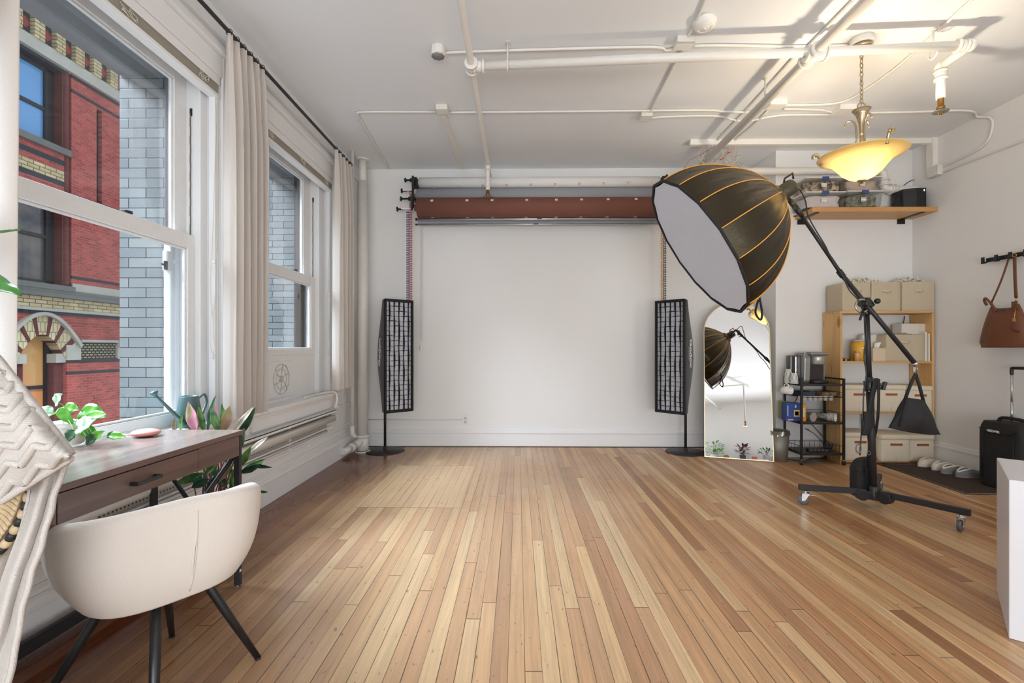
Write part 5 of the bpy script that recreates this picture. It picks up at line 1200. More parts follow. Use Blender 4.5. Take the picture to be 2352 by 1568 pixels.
b = MB(); b.cyl((x0+.01, 4.757, zs+.012), (x0+.01, 4.76, zs+.012), .002, seg=6); b.cyl((x0+.03, 4.757, zs+.012), (x0+.03, 4.76, zs+.012), .002, seg=6); b.build('green_led', emis('led_green', (.1, 1, .2, 1), 1.5), t)
b = MB(); b.tube(curve([atY(2074, 428, 4.98), atY(2090, 416, 4.98), atY(2108, 411, 4.98)], 6), .004, 6); tag(b.build('wall_cable', BLACK), 'short black cable on the wall above the router', 'cable')
# ================================================================ COFFEE CART
CX0, CX1, CY0, CY1 = 2.775, 3.185, 4.64, 4.93
ct = thing('coffee_cart', ((CX0+CX1)/2, (CY0+CY1)/2, 0), 'small black wire cart on casters holding the coffee machine', 'cart')
def zc4(v): return atY(1830, v, CY0).z
zt, z1s, zbk, z2s, z3s = zc4(869), zc4(881), zc4(911), zc4(969), zc4(1040)
CWB = wood_mat('dark_brown_board', (84, 54, 38), (64, 42, 32), 'X', .6, .4)
b = MB()
for x in (CX0, CX1):
    for y in (CY0, CY1): b.box(x-.009, x+.009, y-.009, y+.009, .055, zt)
    b.box(x-.008, x+.008, CY0, CY1, zt-.014, zt); b.box(x-.008, x+.008, CY0, CY1, z3s-.02, z3s-.006)
    b.box(x-.007, x+.007, CY0, CY1, z1s-.022, z1s-.008); b.box(x-.007, x+.007, CY0, CY1, z2s-.022, z2s-.008)
b.box(CX0, CX1, CY1-.008, CY1+.008, zt-.014, zt)
for z in (z1s, z2s, z3s):
    b.box(CX0, CX1, CY0-.007, CY0+.007, z-.022, z-.008); b.box(CX0, CX1, CY1-.007, CY1+.007, z-.022, z-.008)
b.tube([(CX0+.02, CY1, z2s), (CX0+.20, CY1, z1s-.03)], .004, 6); b.build('steel_frame', BLACK, ct)
for z, nm in ((z1s, 'top_board'), (z2s, 'middle_board'), (z3s, 'bottom_board')):
    b = MB(); b.box(CX0+.009, CX1-.009, CY0+.008, CY1-.008, z-.012, z); b.build(nm, CWB, ct)
for nm, zlo, zhi, fr in (('wire_basket', zbk-.004, zbk+.07, 0), ('wire_rail', z2s+.012, z2s+.085, 1), ('wire_gallery', z3s+.002, z3s+.062, 1)):
    b = MB()
    if nm == 'wire_basket':
        for k in range(15): x = CX0+(CX1-CX0)*k/14; b.tube([(x, CY0-.002, zlo), (x, CY1, zlo)], .0018, 5)
        for k in range(9): y = CY0+(CY1-CY0)*k/8; b.tube([(CX0, y, zlo), (CX1, y, zlo)], .0018, 5)
        b.tube([(CX0, CY0-.004, zlo), (CX1, CY0-.004, zlo)], .0035, 6)
        for z in (zlo+.02, zlo+.045):
            b.tube([(CX0, CY0, z), (CX0, CY1, z), (CX1, CY1, z), (CX1, CY0, z)], .002, 5)
    elif nm == 'wire_rail':
        for z in (zlo, zlo+.024, zlo+.048, zlo+.072): b.tube([(CX0, CY0, z), (CX0, CY1, z), (CX1, CY1, z), (CX1, CY0, z)], .002, 5)
    else:
        b.tube([(CX0, CY0, zhi), (CX0, CY1, zhi), (CX1, CY1, zhi), (CX1, CY0, zhi)], .0028, 5)
        for k in range(9): x = CX0+(CX1-CX0)*k/8; b.tube([(x, CY1, zlo), (x, CY1, zhi)], .0018, 5)
        for k in range(6):
            y = CY0+(CY1-CY0)*k/5; b.tube([(CX0, y, zlo), (CX0, y, zhi)], .0018, 5); b.tube([(CX1, y, zlo), (CX1, y, zhi)], .0018, 5)
    b.build(nm, BLACK, ct)
for x in (CX0, CX1):
    for y in (CY0, CY1):
        b = MB(); b.cyl((x, y, .045), (x, y, .062), .008, seg=8); b.box(x-.013, x-.010, y-.012, y+.014, .018, .048); b.box(x+.010, x+.013, y-.012, y+.014, .018, .048); b.box(x-.013, x+.013, y-.012, y+.014, .046, .049); f = b.build('caster_fork', CHROME, ct)
        b = MB(); b.cyl((x-.009, y, .0225), (x+.009, y, .0225), .0225, seg=18); b.build('caster_wheel', BLACKM, f)
# coffee machine
kx0, kx1 = atY(1846, 840, CY0+.06).x, atY(1902, 840, CY0+.06).x; ky = CY0+.035
kz = z1s; kt = atY(1870, 808, ky).z
SIL = mat('silver_plastic', rgb(150, 148, 144), .32, .6)
km = thing('coffee_machine', ((kx0+kx1)/2, ky+.12, kz), 'silver single cup coffee machine with a water tank on the cart', 'coffee machine')
w_ = kx1-kx0; hgt = kt-kz
b = MB(); prof = [(0, 0), (.24, 0), (.25, hgt*.75), (.235, hgt*.95), (.18, hgt), (.04, hgt*.99), (.0, hgt*.93), (.0, hgt*.62), (.075, hgt*.58), (.085, .055), (.0, .045)]
def side_prism(b, prof, x0, x1):
    A = [b.v((x0, ky+y, kz+z)) for y, z in prof]; B_ = [b.v((x1, ky+y, kz+z)) for y, z in prof]; b.face(A, False); b.face(B_, False)
    for i in range(len(prof)): b.face([A[i], A[(i+1) % len(prof)], B_[(i+1) % len(prof)], B_[i]], False)
side_prism(b, [(.07, 0), (.24, 0), (.25, hgt*.75), (.235, hgt*.93), (.18, hgt*.98), (.06, hgt*.97), (.07, hgt*.6)], kx0+.025, kx1); b.build('housing', SIL, km, bevel=.008)
b = MB(); side_prism(b, [(.03, 0), (.235, 0), (.24, hgt*.86), (.14, hgt*.95), (.03, hgt*.90), (.01, hgt*.80), (.02, .03)], kx0, kx0+.062); b.build('tank_column', SIL, km, bevel=.010)
b = MB(); b.lathe([(.0, hgt*.60), (.060, hgt*.60), (.066, hgt*.63), (.068, hgt*.82), (.066, hgt*.86), (0, hgt*.86)], ((kx0+.062+kx1)/2, ky+.055, kz), 28); b.build('brew_head', mat('light_silver', rgb(176, 174, 170), .3, .5), km)
b = MB(); b.cbox(((kx0+.062+kx1)/2, ky+.085, kz+hgt*.925), (w_-.06, .17, .028), R=Matrix.Rotation(-.06, 3, 'X')); b.build('lid', SIL, km, bevel=.010)
b = MB(); b.cbox(((kx0+.062+kx1)/2+.006, ky+.075, kz+hgt*.975), (w_-.10, .10, .006), R=Matrix.Rotation(.08, 3, 'X')); b.build('control_panel', BLACK, km, bevel=.002)
b = MB(); b.cbox(((kx0+.062+kx1)/2, ky+.069, kz+hgt*.33), (w_-.10, .010, hgt*.52)); b.build('cup_bay', mat('dark_brown_plastic', rgb(44, 32, 28), .35), km)
b = MB(); b.lathe([(.0, .0), (.082, .0), (.086, .01), (.086, .028), (.080, .032), (0, .032)], ((kx0+.055+kx1)/2, ky+.03, kz), 30, Matrix.Diagonal((1.05, .75, 1, 1))); b.build('drip_tray', BLACK, km)
b = MB(); b.box(kx0-.058, kx0+.004, ky+.07, ky+.235, kz+.03, kz+hgt*.88); b.build('water_tank', glass_mat('smoky_tank', .3, (.55, .55, .55, 1)), km, bevel=.012)
# cups
CUPM = mat('printed_paper_cup', rgb(238, 236, 230), .55)
def diamond_lines(b, c, r0, r1, h_, M):
    for k in range(6):
        for s in (-1, 1):
            pts = []
            for q in range(7):
                f = q/6; a = k*PI/3+s*f*PI/3; r = r0+(r1-r0)*f+.0006; pts.append(M @ Vector((r*math.cos(a), r*math.sin(a), h_*f)))
            b.tube(pts, .0009, 4)
def cup_stack(p, n, label, M=None, name='paper_cup_stack', lay=False):
    M = M or Matrix.Translation(p); t = thing(name, tuple(M.translation), label, 'cups', 'paper cups with a diamond pattern')
    for k in range(n):
        b = MB(); z = k*.012; Mk = M @ Matrix.Translation((0, 0, z)); b.lathe([(.040, 0), (.0395, .003), (.0375, .003), (.028, .088), (0, .088)], (0, 0, 0), 20, Mk, cap=False)
        b.lathe([(.0405, -.001), (.0415, .001), (.0405, .003)], (0, 0, 0), 20, Mk, cap=False)
        o = b.build('paper_cup', CUPM, t)
    b = MB(); diamond_lines(b, None, .0385, .0285, .082, M @ Matrix.Translation((0, 0, (n-1)*.012+.003))); b.build('diamond_print', mat('navy_print', rgb(44, 56, 78), .6), t)
q = atY(1812, 870, CY0+.14); cup_stack(Vector((q.x, CY0+.15, z1s)), 5, 'upside-down stack of patterned paper cups at the back of the cart top')
q = atY(1824, 870, CY0+.06); cup_stack(Vector((q.x, CY0+.06, z1s)), 2, 'upside-down stack of patterned paper cups by the water tank, front')
b = MB(); b.box(CX0+.14, CX0+.20, CY0+.03, CY0+.10, z1s, z1s+.022); tag(b.build('sugar_tray', mat('clear_grey_plastic', rgb(170, 166, 158), .2), bevel=.004), 'small clear tray between the cups and the coffee machine', 'tray')
# lying cups on the middle board
def laid(u, v, ang, n, label, mm=None):
    p = atY(u, v, CY0+.10); M = Matrix.Translation((p.x, CY0+.02, z2s+.042)) @ Matrix.Rotation(ang, 4, 'Z') @ Matrix.Rotation(-PI/2, 4, 'X')
    cup_stack(None, n, label, M)
laid(1907, 955, math.radians(40), 6, 'stack of patterned paper cups lying on the middle board of the cart')
p = atY(1866, 955, CY0+.03); t = thing('bagged_cups', (p.x, CY0+.03, z2s), 'stack of clear plastic cups lying beside the paper cups', 'cups')
M = Matrix.Translation((p.x, CY0+.015, z2s+.046)) @ Matrix.Rotation(.35, 4, 'Z') @ Matrix.Rotation(-PI/2, 4, 'X')
b = MB()
for k in range(6): b.lathe([(.045, k*.014), (.040, k*.014+.002), (.036, k*.014+.09)], (0, 0, 0), 22, M, cap=(k == 0))
b.build('plastic_cups', mat('clear_grey_plastic', rgb(170, 166, 158), .2), t)
# boxes on the middle board
def carton(u0, u1, v0, y, dy, nm, label, m, marks, cat='box'):
    x0, x1 = atY(u0, 900, y).x, atY(u1, 900, y).x; z1 = atY(u0, v0, y).z
    t = thing(nm, ((x0+x1)/2, y, z2s), label, cat); b = MB(); b.box(x0, x1, y, y+dy, z2s+.001, z1); b.build('carton', m, t, bevel=.002)
    for fx0, fx1, fz0, fz1, mm in marks:
        w, h = x1-x0, z1-z2s; b = MB(); b.box(x0+w*fx0, x0+w*fx1, y-.0012, y, z2s+h*fz0, z2s+h*fz1); b.build('printed_panel', mm, t)
    return t, x0, x1, z1
BLU = mat('blue_carton', rgb(44, 74, 146), .45); GRN = mat('olive_carton', rgb(168, 168, 72), .5); WHT = MATS['white_card']; GLD = mat('gold_print', rgb(222, 190, 110), .5)
carton(1799, 1812, 922, CY0+.16, .08, 'tea_box', 'olive green carton at the back left of the cart middle board', GRN, [])
carton(1806, 1838, 925, CY0+.05, .09, 'blue_tea_box', 'blue carton with a round picture on the middle board of the cart', BLU, [(.55, .95, .25, .62, GLD), (.62, .88, .32, .54, mat('red_print', rgb(160, 60, 44), .5)), (.1, .5, .05, .12, GLD), (.08, .14, .3, .85, WHT), (.62, .72, .74, .88, WHT)])
carton(1838, 1852, 928, CY0+.045, .09, 'yellow_carton', 'amber yellow carton with a white panel on the middle board of the cart', mat('amber_carton', rgb(232, 160, 40), .45), [(.2, .72, .25, .78, WHT)])
# coffee pods hanging in the basket
for k, u in enumerate((1838, 1847, 1859, 1871, 1883, 1895, 1907)):
    p = atY(u, 915, CY0+.05); b = MB(); b.lathe([(.0, -.040), (.017, -.040), (.0215, -.002), (.024, 0), (.024, .003), (0, .003)], (p.x, CY0+.045, zbk), 16)
    tag(b.build('coffee_pod', mat('white_pod', rgb(232, 228, 220), .4)), 'white coffee pod hanging in the front row of the wire basket', 'coffee pod', 'coffee pods in the wire basket')
b = MB(); b.box(CX0+.03, CX0+.17, CY0+.06, CY0+.2, zbk+.002, zbk+.045); tag(b.build('napkin_pack', mat('navy_pack', rgb(50, 58, 78), .6), bevel=.006), 'dark blue packet in the wire basket, left', 'packet')
b = MB(); b.box(CX0+.24, CX1-.03, CY0+.06, CY0+.2, zbk+.002, zbk+.040); tag(b.build('sugar_packets', mat('kraft_pack', rgb(150, 124, 96), .8, c2=rgb(110, 84, 62), scale=50), bevel=.006), 'bundle of kraft paper packets in the wire basket, right', 'packet')
# mug on the cart corner
mp_ = atD(1807, 896, 4.70); mg_ = thing('white_mug', tuple(mp_), 'white mug hooked on the left side of the cart', 'mug')
ma = Vector((.35, -.90, .05)).normalized(); mu_ = Vector((0, 0, 1)); mu_ = (mu_-ma*mu_.dot(ma)).normalized(); mv_ = ma.cross(mu_)
M = frame(mv_, mu_, ma, mp_-ma*.045)
b = MB(); b.lathe([(.0, 0), (.034, 0), (.038, .006), (.040, .09), (.038, .09), (.035, .008), (0, .006)], (0, 0, 0), 28, M, cap=False); b.build('cup', mat('white_ceramic', rgb(236, 232, 224), .2), mg_)
b = MB(); b.tube([M @ Vector((0, .037+.030*math.sin(t), .045-.026*math.cos(t))) for t in [k*PI/10 for k in range(11)]], .0055, 8); b.build('handle', MATS['white_ceramic'], mg_)
# power strip and plugs on the bottom board
t = thing('power_strip', ((CX0+CX1)/2, CY0+.12, z3s), 'black power strip with plugged in cords on the cart bottom', 'power strip')
b = MB(); b.box(CX0+.10, CX0+.33, CY0+.05, CY0+.10, z3s, z3s+.03); b.build('strip', BLACK, t, bevel=.004)
for k in range(5): b = MB(); x = CX0+.125+k*.038; b.lathe([(.013, 0), (.013, .003)], (x, CY0+.052, z3s+.016), 14, Matrix.Rotation(PI/2, 4, 'X')); b.build('socket', mat('dark_grey_plastic', rgb(78, 78, 80), .5), t)
for k, (x, y) in enumerate(((CX0+.30, CY0+.08), (CX0+.34, CY0+.09))): b = MB(); b.cbox((x, y, z3s+.05), (.035, .04, .045), R=Matrix.Rotation(.4, 3, 'Y')); b.build('plug', BLACK, t, bevel=.006)
b = MB(); b.tube(curve([(CX0+.33, CY0+.09, z3s+.07), (CX0+.30, CY1+.02, z3s+.22), (CX0+.26, CY1+.03, z2s-.05), (CX0+.24, CY1+.03, z2s)], 6), .0035, 6)
b.tube(curve([(CX0+.28, CY0+.08, z3s+.06), (CX0+.25, CY0+.2, z3s+.15), (CX0+.21, CY1, z3s+.19), (CX0+.27, CY1+.02, z3s+.17)], 6), .003, 6); b.build('cords', BLACK, t)
b = MB(); b.tube(curve([(CX0-.08, CY1+.02, .008), (CX0+.08, CY0+.12, .008), (CX0+.2, CY0+.22, .008), (CX0+.36, CY0+.24, .01)], 6), .0045, 6); tag(b.build('floor_cable', BLACK), 'black cable lying on the floor under the cart', 'cable')
# waste bin
p = atZ(1788, 1056, 0); bx_, by_ = p.x, 4.86
t = thing('waste_bin', (bx_, by_, 0), 'grey metal waste bin with a plastic liner beside the mirror', 'waste bin')
b = MB(); zt_ = atY(1788, 992, by_-.1).z; b.lathe([(.0, 0.002), (.085, 0.002), (.088, .004), (.105, zt_), (.102, zt_), (.084, .01), (0, .01)], (bx_, by_, 0), 28, cap=False); b.build('bin', mat('galvanised_grey', rgb(140, 136, 126), .5, .5, var=.15, scale=20), t)
b = MB()
def lin_(i, j): a = i*2*PI; r = .107+.004*math.sin(a*11)+.003*math.sin(a*5+j*4); return Vector((bx_+r*math.cos(a), by_+r*math.sin(a), zt_+.006-.05*j+.004*math.sin(a*7)))
b.grid(lin_, 60, 4, wrap=True); b.build('liner', glass_mat('clear_liner', .35, (.85, .85, .85, 1)), t)
# ================================================================ RIGHT WALL: HOOKS, BAG, SUITCASE, SHOES, MAT
zh = atX(2300, 593, XR).z; ya = atX(2272, 598, XR).y
t = thing('coat_hook_rail', (XR, ya-.5, zh), 'black coat hook rail on the right wall', 'hook rail')
b = MB(); b.box(XR-.030, XR-.018, ya-1.0, ya, zh-.018, zh+.018); 
for y in (ya-.05, ya-.45, ya-.9): b.cyl((XR, y, zh), (XR-.02, y, zh), .008, seg=8)
b.build('rail', BLACK, t, bevel=.002)
hooks = [ya-.0-k*.115 for k in range(9)]
for y in hooks:
    b = MB(); b.box(XR-.055, XR-.030, y-.010, y+.010, zh-.026, zh-.012); b.box(XR-.062, XR-.050, y-.012, y+.012, zh-.030, zh+.028); b.build('hook', BLACK, t, bevel=.002)
LB = mat('cognac_leather', rgb(106, 60, 33), .42, var=.14, scale=9, bump=.3, bscale=120)
xb_ = XR-.09; Ya = atX(2251, 770, xb_).y; Yb = Ya-.42; zt_ = atX(2300, 700, xb_).z; zl = atX(2300, 797, xb_).z
hy = hooks[2]
lb = thing('leather_handbag', (xb_, (Ya+Yb)/2, zl), 'cognac leather handbag hanging from the hook rail', 'bag')
def lbf(i, j):
    a = i*2*PI; c, s = math.cos(a), math.sin(a); wy = .212-.05*j-.05*j*j-.03*max(0, .12-j)/.12; ky_ = math.copysign(abs(c)**.8, c)
    th = (.070*(1-j)**.5*.9+.022)*(1-.25*abs(ky_)**3)
    z = zl+(zt_-zl)*j*(1-.13*math.cos(a*2)*j*.0) - (.045*(1-ky_*ky_)*j**3) - .010*(1-j)*(1-abs(ky_))*0
    y = (Ya+Yb)/2+ky_*wy+.0; x = xb_-.0+s*th+.004*math.sin(ky_*14+j*5)*(1-abs(ky_))
    return Vector((x, y, z+.012*math.sin(PI*j)*0))
b = MB(); b.grid(lbf, 48, 16, wrap=True); v_ = [b.v(lbf(i/48, 0)) for i in range(48)]; b.face(v_); b.build('bag_body', LB, lb, smooth_all=False)
b = MB(); v_ = [b.v(lbf(i/48, .93)) for i in range(48)]; b.face(v_); b.build('dark_lining', BLACK, lb)
b = MB(); b.tube([lbf(i/48, 0)*1 for i in range(48)], .004, 6, closed=True); b.build('base_piping', mat('dark_leather_edge', rgb(86, 46, 24), .5), lb)
GOLD = mat('gold_hardware', rgb(204, 164, 96), .25, 1.0)
rA = Vector((xb_, Ya-.10, zt_+.015)); rB = Vector((xb_, Yb+.12, zt_+.015)); top = Vector((XR-.045, hy, zh-.006))
def yrib(b, pts, w):
    pts = curve(pts, 4); A = [b.v(p-Vector((0, w/2, 0))) for p in pts]; B_ = [b.v(p+Vector((0, w/2, 0))) for p in pts]; b.bridge(A, B_, True, False)
b = MB(); yrib(b, [rA+Vector((0, 0, .01)), (rA+top)/2, top+Vector((0, .015, 0))], .017); b.build('shoulder_strap', LB, lb, solid=.003)
b = MB(); yrib(b, [rB+Vector((0, 0, .03)), (rB+top)/2+Vector((-.01, -.02, 0)), top+Vector((-.01, -.035, 0))], .026); b.build('shoulder_strap', LB, lb, solid=.003)
b = MB(); b.tube([rB+Vector((0, 0, .032)), rB], .004, 6); b.tube([rB+Vector((.0, .012*math.cos(t), .012*math.sin(t))) for t in [k*PI/5 for k in range(10)]], .003, 6, closed=True); b.tube([rA+Vector((.0, .012*math.cos(t), .012*math.sin(t))) for t in [k*PI/5 for k in range(10)]], .003, 6, closed=True); b.tube([top+Vector((-.012, -.035+.018*math.cos(t), .012*math.sin(t))) for t in [k*PI/5 for k in range(10)]], .003, 6, closed=True); b.build('gold_ring', GOLD, lb)
b = MB(); b.tube(curve([rA+Vector((-.02, .02, -.01)), rA+Vector((-.03, .03, .03)), rA+Vector((-.04, .01, .05)), rA+Vector((-.055, -.05, .0)), rA+Vector((-.06, -.10, -.07))], 6), .010, 8); b.build('carry_handle', LB, lb)
b = MB(); b.cbox(rB+Vector((-.045, -.03, -.03)), (.006, .045, .06)); b.build('leather_tab', LB, lb, bevel=.002)
b = MB(); b.tube([rB+Vector((-.055, -.05, -.05)), rB+Vector((-.09, -.07, -.14))], .003, 6); b.cbox(rB+Vector((-.092, -.072, -.15)), (.01, .014, .03)); b.build('gold_zip', GOLD, lb)
b = MB(); b.tube(curve([rB+Vector((-.09, -.07, -.17)), rB+Vector((-.10, -.06, -.21)), rB+Vector((-.10, -.085, -.24)), rB+Vector((-.10, -.12, -.25))], 6), .005, 6); b.build('hanging_cord', mat('oxblood_leather', rgb(70, 22, 24), .4), lb)
# mat
b = MB(); pts = [atZ(2012, 1064, 0), atZ(2216, 1135, 0), atZ(2330, 1136, 0)]
far = XR-.03
poly = [(pts[0].x, pts[0].y), (pts[1].x, pts[1].y), (pts[1].x+.55, pts[1].y-.02), (far, pts[1].y+.3), (far, 4.64), (pts[0].x+.1, 4.66)]
b.prism(poly, .002, .009); t = tag(b.build('door_mat', mat('dark_brown_mat', rgb(72, 54, 44), .95, c2=rgb(54, 40, 34), scale=90, bump=.8, bscale=220)), 'dark brown mat on the floor by the right wall', 'mat')
b = MB(); bp_ = [Vector((x, y, .008)) for x, y in poly]; b.tube(bp_, .004, 6, closed=True); b.build('grey_edging', mat('grey_edging', rgb(112, 100, 90), .8), t)
# shoes
def slipper(p, ang, L_, w, m, label, group, fleece=None):
    t = thing('slipper', (0, 0, 0), label, 'slipper', group, rot=(0, 0, ang)); t.location = (p.x, p.y, .010)
    def fn(i, j):
        a = i*2*PI; c, s = math.cos(a), math.sin(a); x = L_/2*math.copysign(abs(c)**.75, c); toe = (x/L_+.5)
        ww = w/2*(.82+.25*math.sin(PI*toe)); h_ = (.040+.030*math.sin(PI*min(1, toe*1.0))**.6*(1 if toe > .45 else .55))
        k = 1 if j < .5 else (1-(j-.5)/.5*.42)
        return Vector((x*(1 if j < .6 else 1-(j-.6)*.35), s*ww*k, h_*min(1, j*1.15)**.8))
    b = MB(); b.grid(fn, 28, 8, wrap=True)
    top = [fn(i/28, 1) for i in range(28)]
    f = [b.v(p_) for p_ in top if p_.x > -.0*L_]; b.face(f, True)
    b.build('upper', m, t, local=True)
    b = MB(); b.tube([top[i]*1+Vector((0, 0, .002)) for i in range(28) if top[i].x < .02*L_ or True], .008, 6, closed=True); b.build('fleece_collar', fleece or mat('white_fleece', rgb(234, 226, 210), 1), t, local=True)
    b = MB(); b.grid(lambda i, j: Vector((fn(i, 0).x*1.02, fn(i, 0).y*1.04, .0+.008*j)), 28, 1, wrap=True); v_ = [b.v(Vector((fn(i/28, 0).x*1.02, fn(i/28, 0).y*1.04, .0))) for i in range(28)]; b.face(v_); b.build('sole', mat('slipper_sole', rgb(150, 140, 130), .8), t, local=True)
    b = MB(); v_ = [b.v(Vector((fn(i/28, .5).x*.9, fn(i/28, .5).y*.9, .012))) for i in range(28)]; b.face(v_); b.build('insole', fleece or MATS['white_fleece'], t, local=True)
FL = mat('white_fleece', rgb(234, 226, 210), 1); GF = mat('grey_felt', rgb(132, 130, 132), .95, bump=.4, bscale=200); WF = mat('offwhite_teddy', rgb(222, 212, 196), 1, bump=.8, bscale=120)
slipper(atZ(2130, 1068, .02)+Vector((.02, 0, 0)), math.radians(180+10), .25, .095, WF, 'off-white fluffy slipper nearest the corner', 'off-white slippers')
slipper(atZ(2160, 1076, .02)+Vector((.03, 0, 0)), math.radians(180+10), .25, .095, WF, 'off-white fluffy slipper next to the grey pair', 'off-white slippers')
slipper(atZ(2184, 1083, .02)+Vector((.03, 0, 0)), math.radians(180+8), .26, .10, GF, 'grey felt slipper next to the off-white pair', 'grey slippers')
slipper(atZ(2218, 1091, .02)+Vector((.03, 0, 0)), math.radians(180+8), .26, .10, GF, 'grey felt slipper nearest the suitcase', 'grey slippers')
# suitcase
sx0, sx1 = 3.86, 4.10; syb = atX(2242, 1100, sx0).y; sya = syb-.36; szt = .545
su = thing('rolling_camera_bag', ((sx0+sx1)/2, (sya+syb)/2, 0.0), 'black rolling bag with white lettering by the right wall', 'suitcase')
def sf(i, j):
    a = i*2*PI; c, s = math.cos(a), math.sin(a); k = (abs(c)**7+abs(s)**7)**(-1/7); e = 1-.13*max(0, (j-.82)/.18)**2-.06*max(0, (.08-j)/.08)
    return Vector(((sx0+sx1)/2+.12*c*k*e, (sya+syb)/2+.18*s*k*e, .02+(szt-.02)*(1-(1-j)**1.0)))
b = MB(); b.grid(sf, 56, 20, wrap=True); b.face([b.v(sf(i/56, 1)) for i in range(56)], True); b.face([b.v(sf(i/56, 0)) for i in range(56)]); b.build('bag_body', NYLON, su)
b = MB(); b.tube(curve([(sx0-.004, sya+.03, szt-.05), (sx0-.004, sya+.10, szt-.085), (sx0-.004, syb-.10, szt-.085), (sx0-.004, syb-.03, szt-.06)], 6), .004, 6); b.tube([(sx0-.004, sya+.06, szt-.08), (sx0-.005, sya+.06, .08)], .003, 6); b.tube([(sx0-.004, syb-.06, szt-.08), (sx0-.005, syb-.06, .08)], .003, 6); b.build('front_zip', MATS['zip_black'], su)
b = MB(); b.tube(curve([((sx0+sx1)/2, syb-.07, szt-.005), ((sx0+sx1)/2, syb-.10, szt+.028), ((sx0+sx1)/2, sya+.10, szt+.028), ((sx0+sx1)/2, sya+.07, szt-.005)], 6), .014, 8); b.build('top_grab_handle', NYLON, su)
text('NEEWER', .026, PRINT, frame(Vector((0, -1, 0)), Vector((0, 0, 1)), Vector((-1, 0, 0)), Vector((sx0-.004, syb-.145, szt-.075))), su, 'brand_print', .0008, .0006)
hz = atX(2330, 846, 4.02).z
b = MB(); hx = 4.04
for y in (atX(2324, 900, hx).y, atX(2324, 900, hx).y-.22): b.cyl((hx, y, szt-.02), (hx, y, szt+.16), .010, seg=10); b.cyl((hx, y, szt+.12), (hx, y, hz-.03), .008, seg=10)
b.build('telescopic_tubes', ALU, su)
b = MB(); y = atX(2324, 900, hx).y; b.tube(curve([(hx, y, hz-.05), (hx, y, hz-.01), (hx, y-.02, hz+.002), (hx, y-.20, hz+.002), (hx, y-.22, hz-.01), (hx, y-.22, hz-.05)], 4), .012, 10); b.build('pull_grip', BLACK, su)
for x in (sx0+.03, sx1-.03):
    for y in (sya+.04, syb-.04):
        b = MB(); b.cyl((x-.01, y, .020), (x+.01, y, .020), .020, seg=14); b.build('wheel', BLACK, su)
# white plinth
A_ = atZ(2317, 1466, 0); B2_ = atZ(2352, 1476, 0); dx_ = (B2_-A_).normalized(); dy_ = Vector((-dx_.y, dx_.x, 0))
if dy_.y < 0: dy_ = -dy_
zp = (atD(2317, 1101, (A_-CAM).dot(FW))).z
M = frame(dx_, dy_, Vector((0, 0, 1)), A_); b = MB(); b.box(0, .50, 0, .50, 0.001, zp, M)
tag(b.build('white_plinth', mat('white_laminate', rgb(222, 222, 226), .35, var=.01), bevel=.003), 'plain white plinth at the right edge in the foreground', 'plinth')
# ================================================================ REAR OF THE ROOM (seen in the mirror)
# ================================================================ CURTAINS, ROD, BLINDS
XC, ZR = -1.745, 3.055
t = thing('curtain_rod', (XC, 2.8, ZR), 'long black curtain rod above the windows', 'curtain rod')
b = MB(); b.cyl((XC, .3, ZR), (XC, 4.86, ZR), .0125, seg=14); b.build('rod', BLACKM, t)
b = MB(); b.lathe([(0, 0), (.02, .005), (.02, .03), (0, .035)], (XC, 4.85, ZR), 12, Matrix.Rotation(-PI/2, 4, 'X')); b.build('finial', BLACKM, t)
for y in (1.35, 3.05, 4.82):
    b = MB(); b.cyl((XL, y, ZR-.01), (XC, y, ZR-.01), .008, seg=8); b.cyl((XL, y, ZR-.03), (XL+.008, y, ZR-.03), .03, seg=14); b.build('rod_bracket', BLACKM, t)
def curtain(y0, y1, zb_, folds, label, amp=.040, seed=0, xoff=0):
    t = thing('curtain', (XC, (y0+y1)/2, zb_), label, 'curtain', 'linen curtains'); rnd = random.Random(seed); ph = [rnd.uniform(-.4, .4) for _ in range(40)]
    zt_ = ZR-.012
    def fn(i, j):
        z = zt_+(zb_-zt_)*j; y = y0+(y1-y0)*i; k = i*folds; q = ph[int(k) % 40]
        am = amp*(.55+.55*min(1, j*4)); gather = .5+.5*min(1, j*6)
        x = XC+xoff+am*math.sin(2*PI*k+q*j)+.010*math.sin(2*PI*k*2.3+q*5+j*2)*gather
        y += .010*math.sin(j*3+k*1.7)*j+.012*math.sin(2*PI*k+1.2)*gather
        if j < .03: x += .006*math.sin(2*PI*k*3)
        return Vector((x, y, z))
    b = MB(); b.grid(fn, int(folds*18), 40); b.build('cloth_panel', LINEN, t)
    for k in range(int(folds)+1):
        y = y0+(y1-y0)*min(.99, (k+.25)/folds); r = MB(); r.tube([(XC+.019*math.cos(s*PI/7), y, ZR+.019*math.sin(s*PI/7)) for s in range(14)], .0025, 6, closed=True); r.cbox((XC, y, ZR-.026), (.006, .014, .02)); r.build('curtain_ring', BLACKM, t)
    return t
curtain(2.80, 3.20, .715, 5.5, 'linen curtain hanging between the two windows', seed=2, xoff=-.005)
curtain(4.46, 4.86, .745, 4.5, 'linen curtain right of the farther window', seed=4)
curtain(1.00, 1.60, .715, 5.5, 'linen curtain at the left edge of the photo', seed=6)
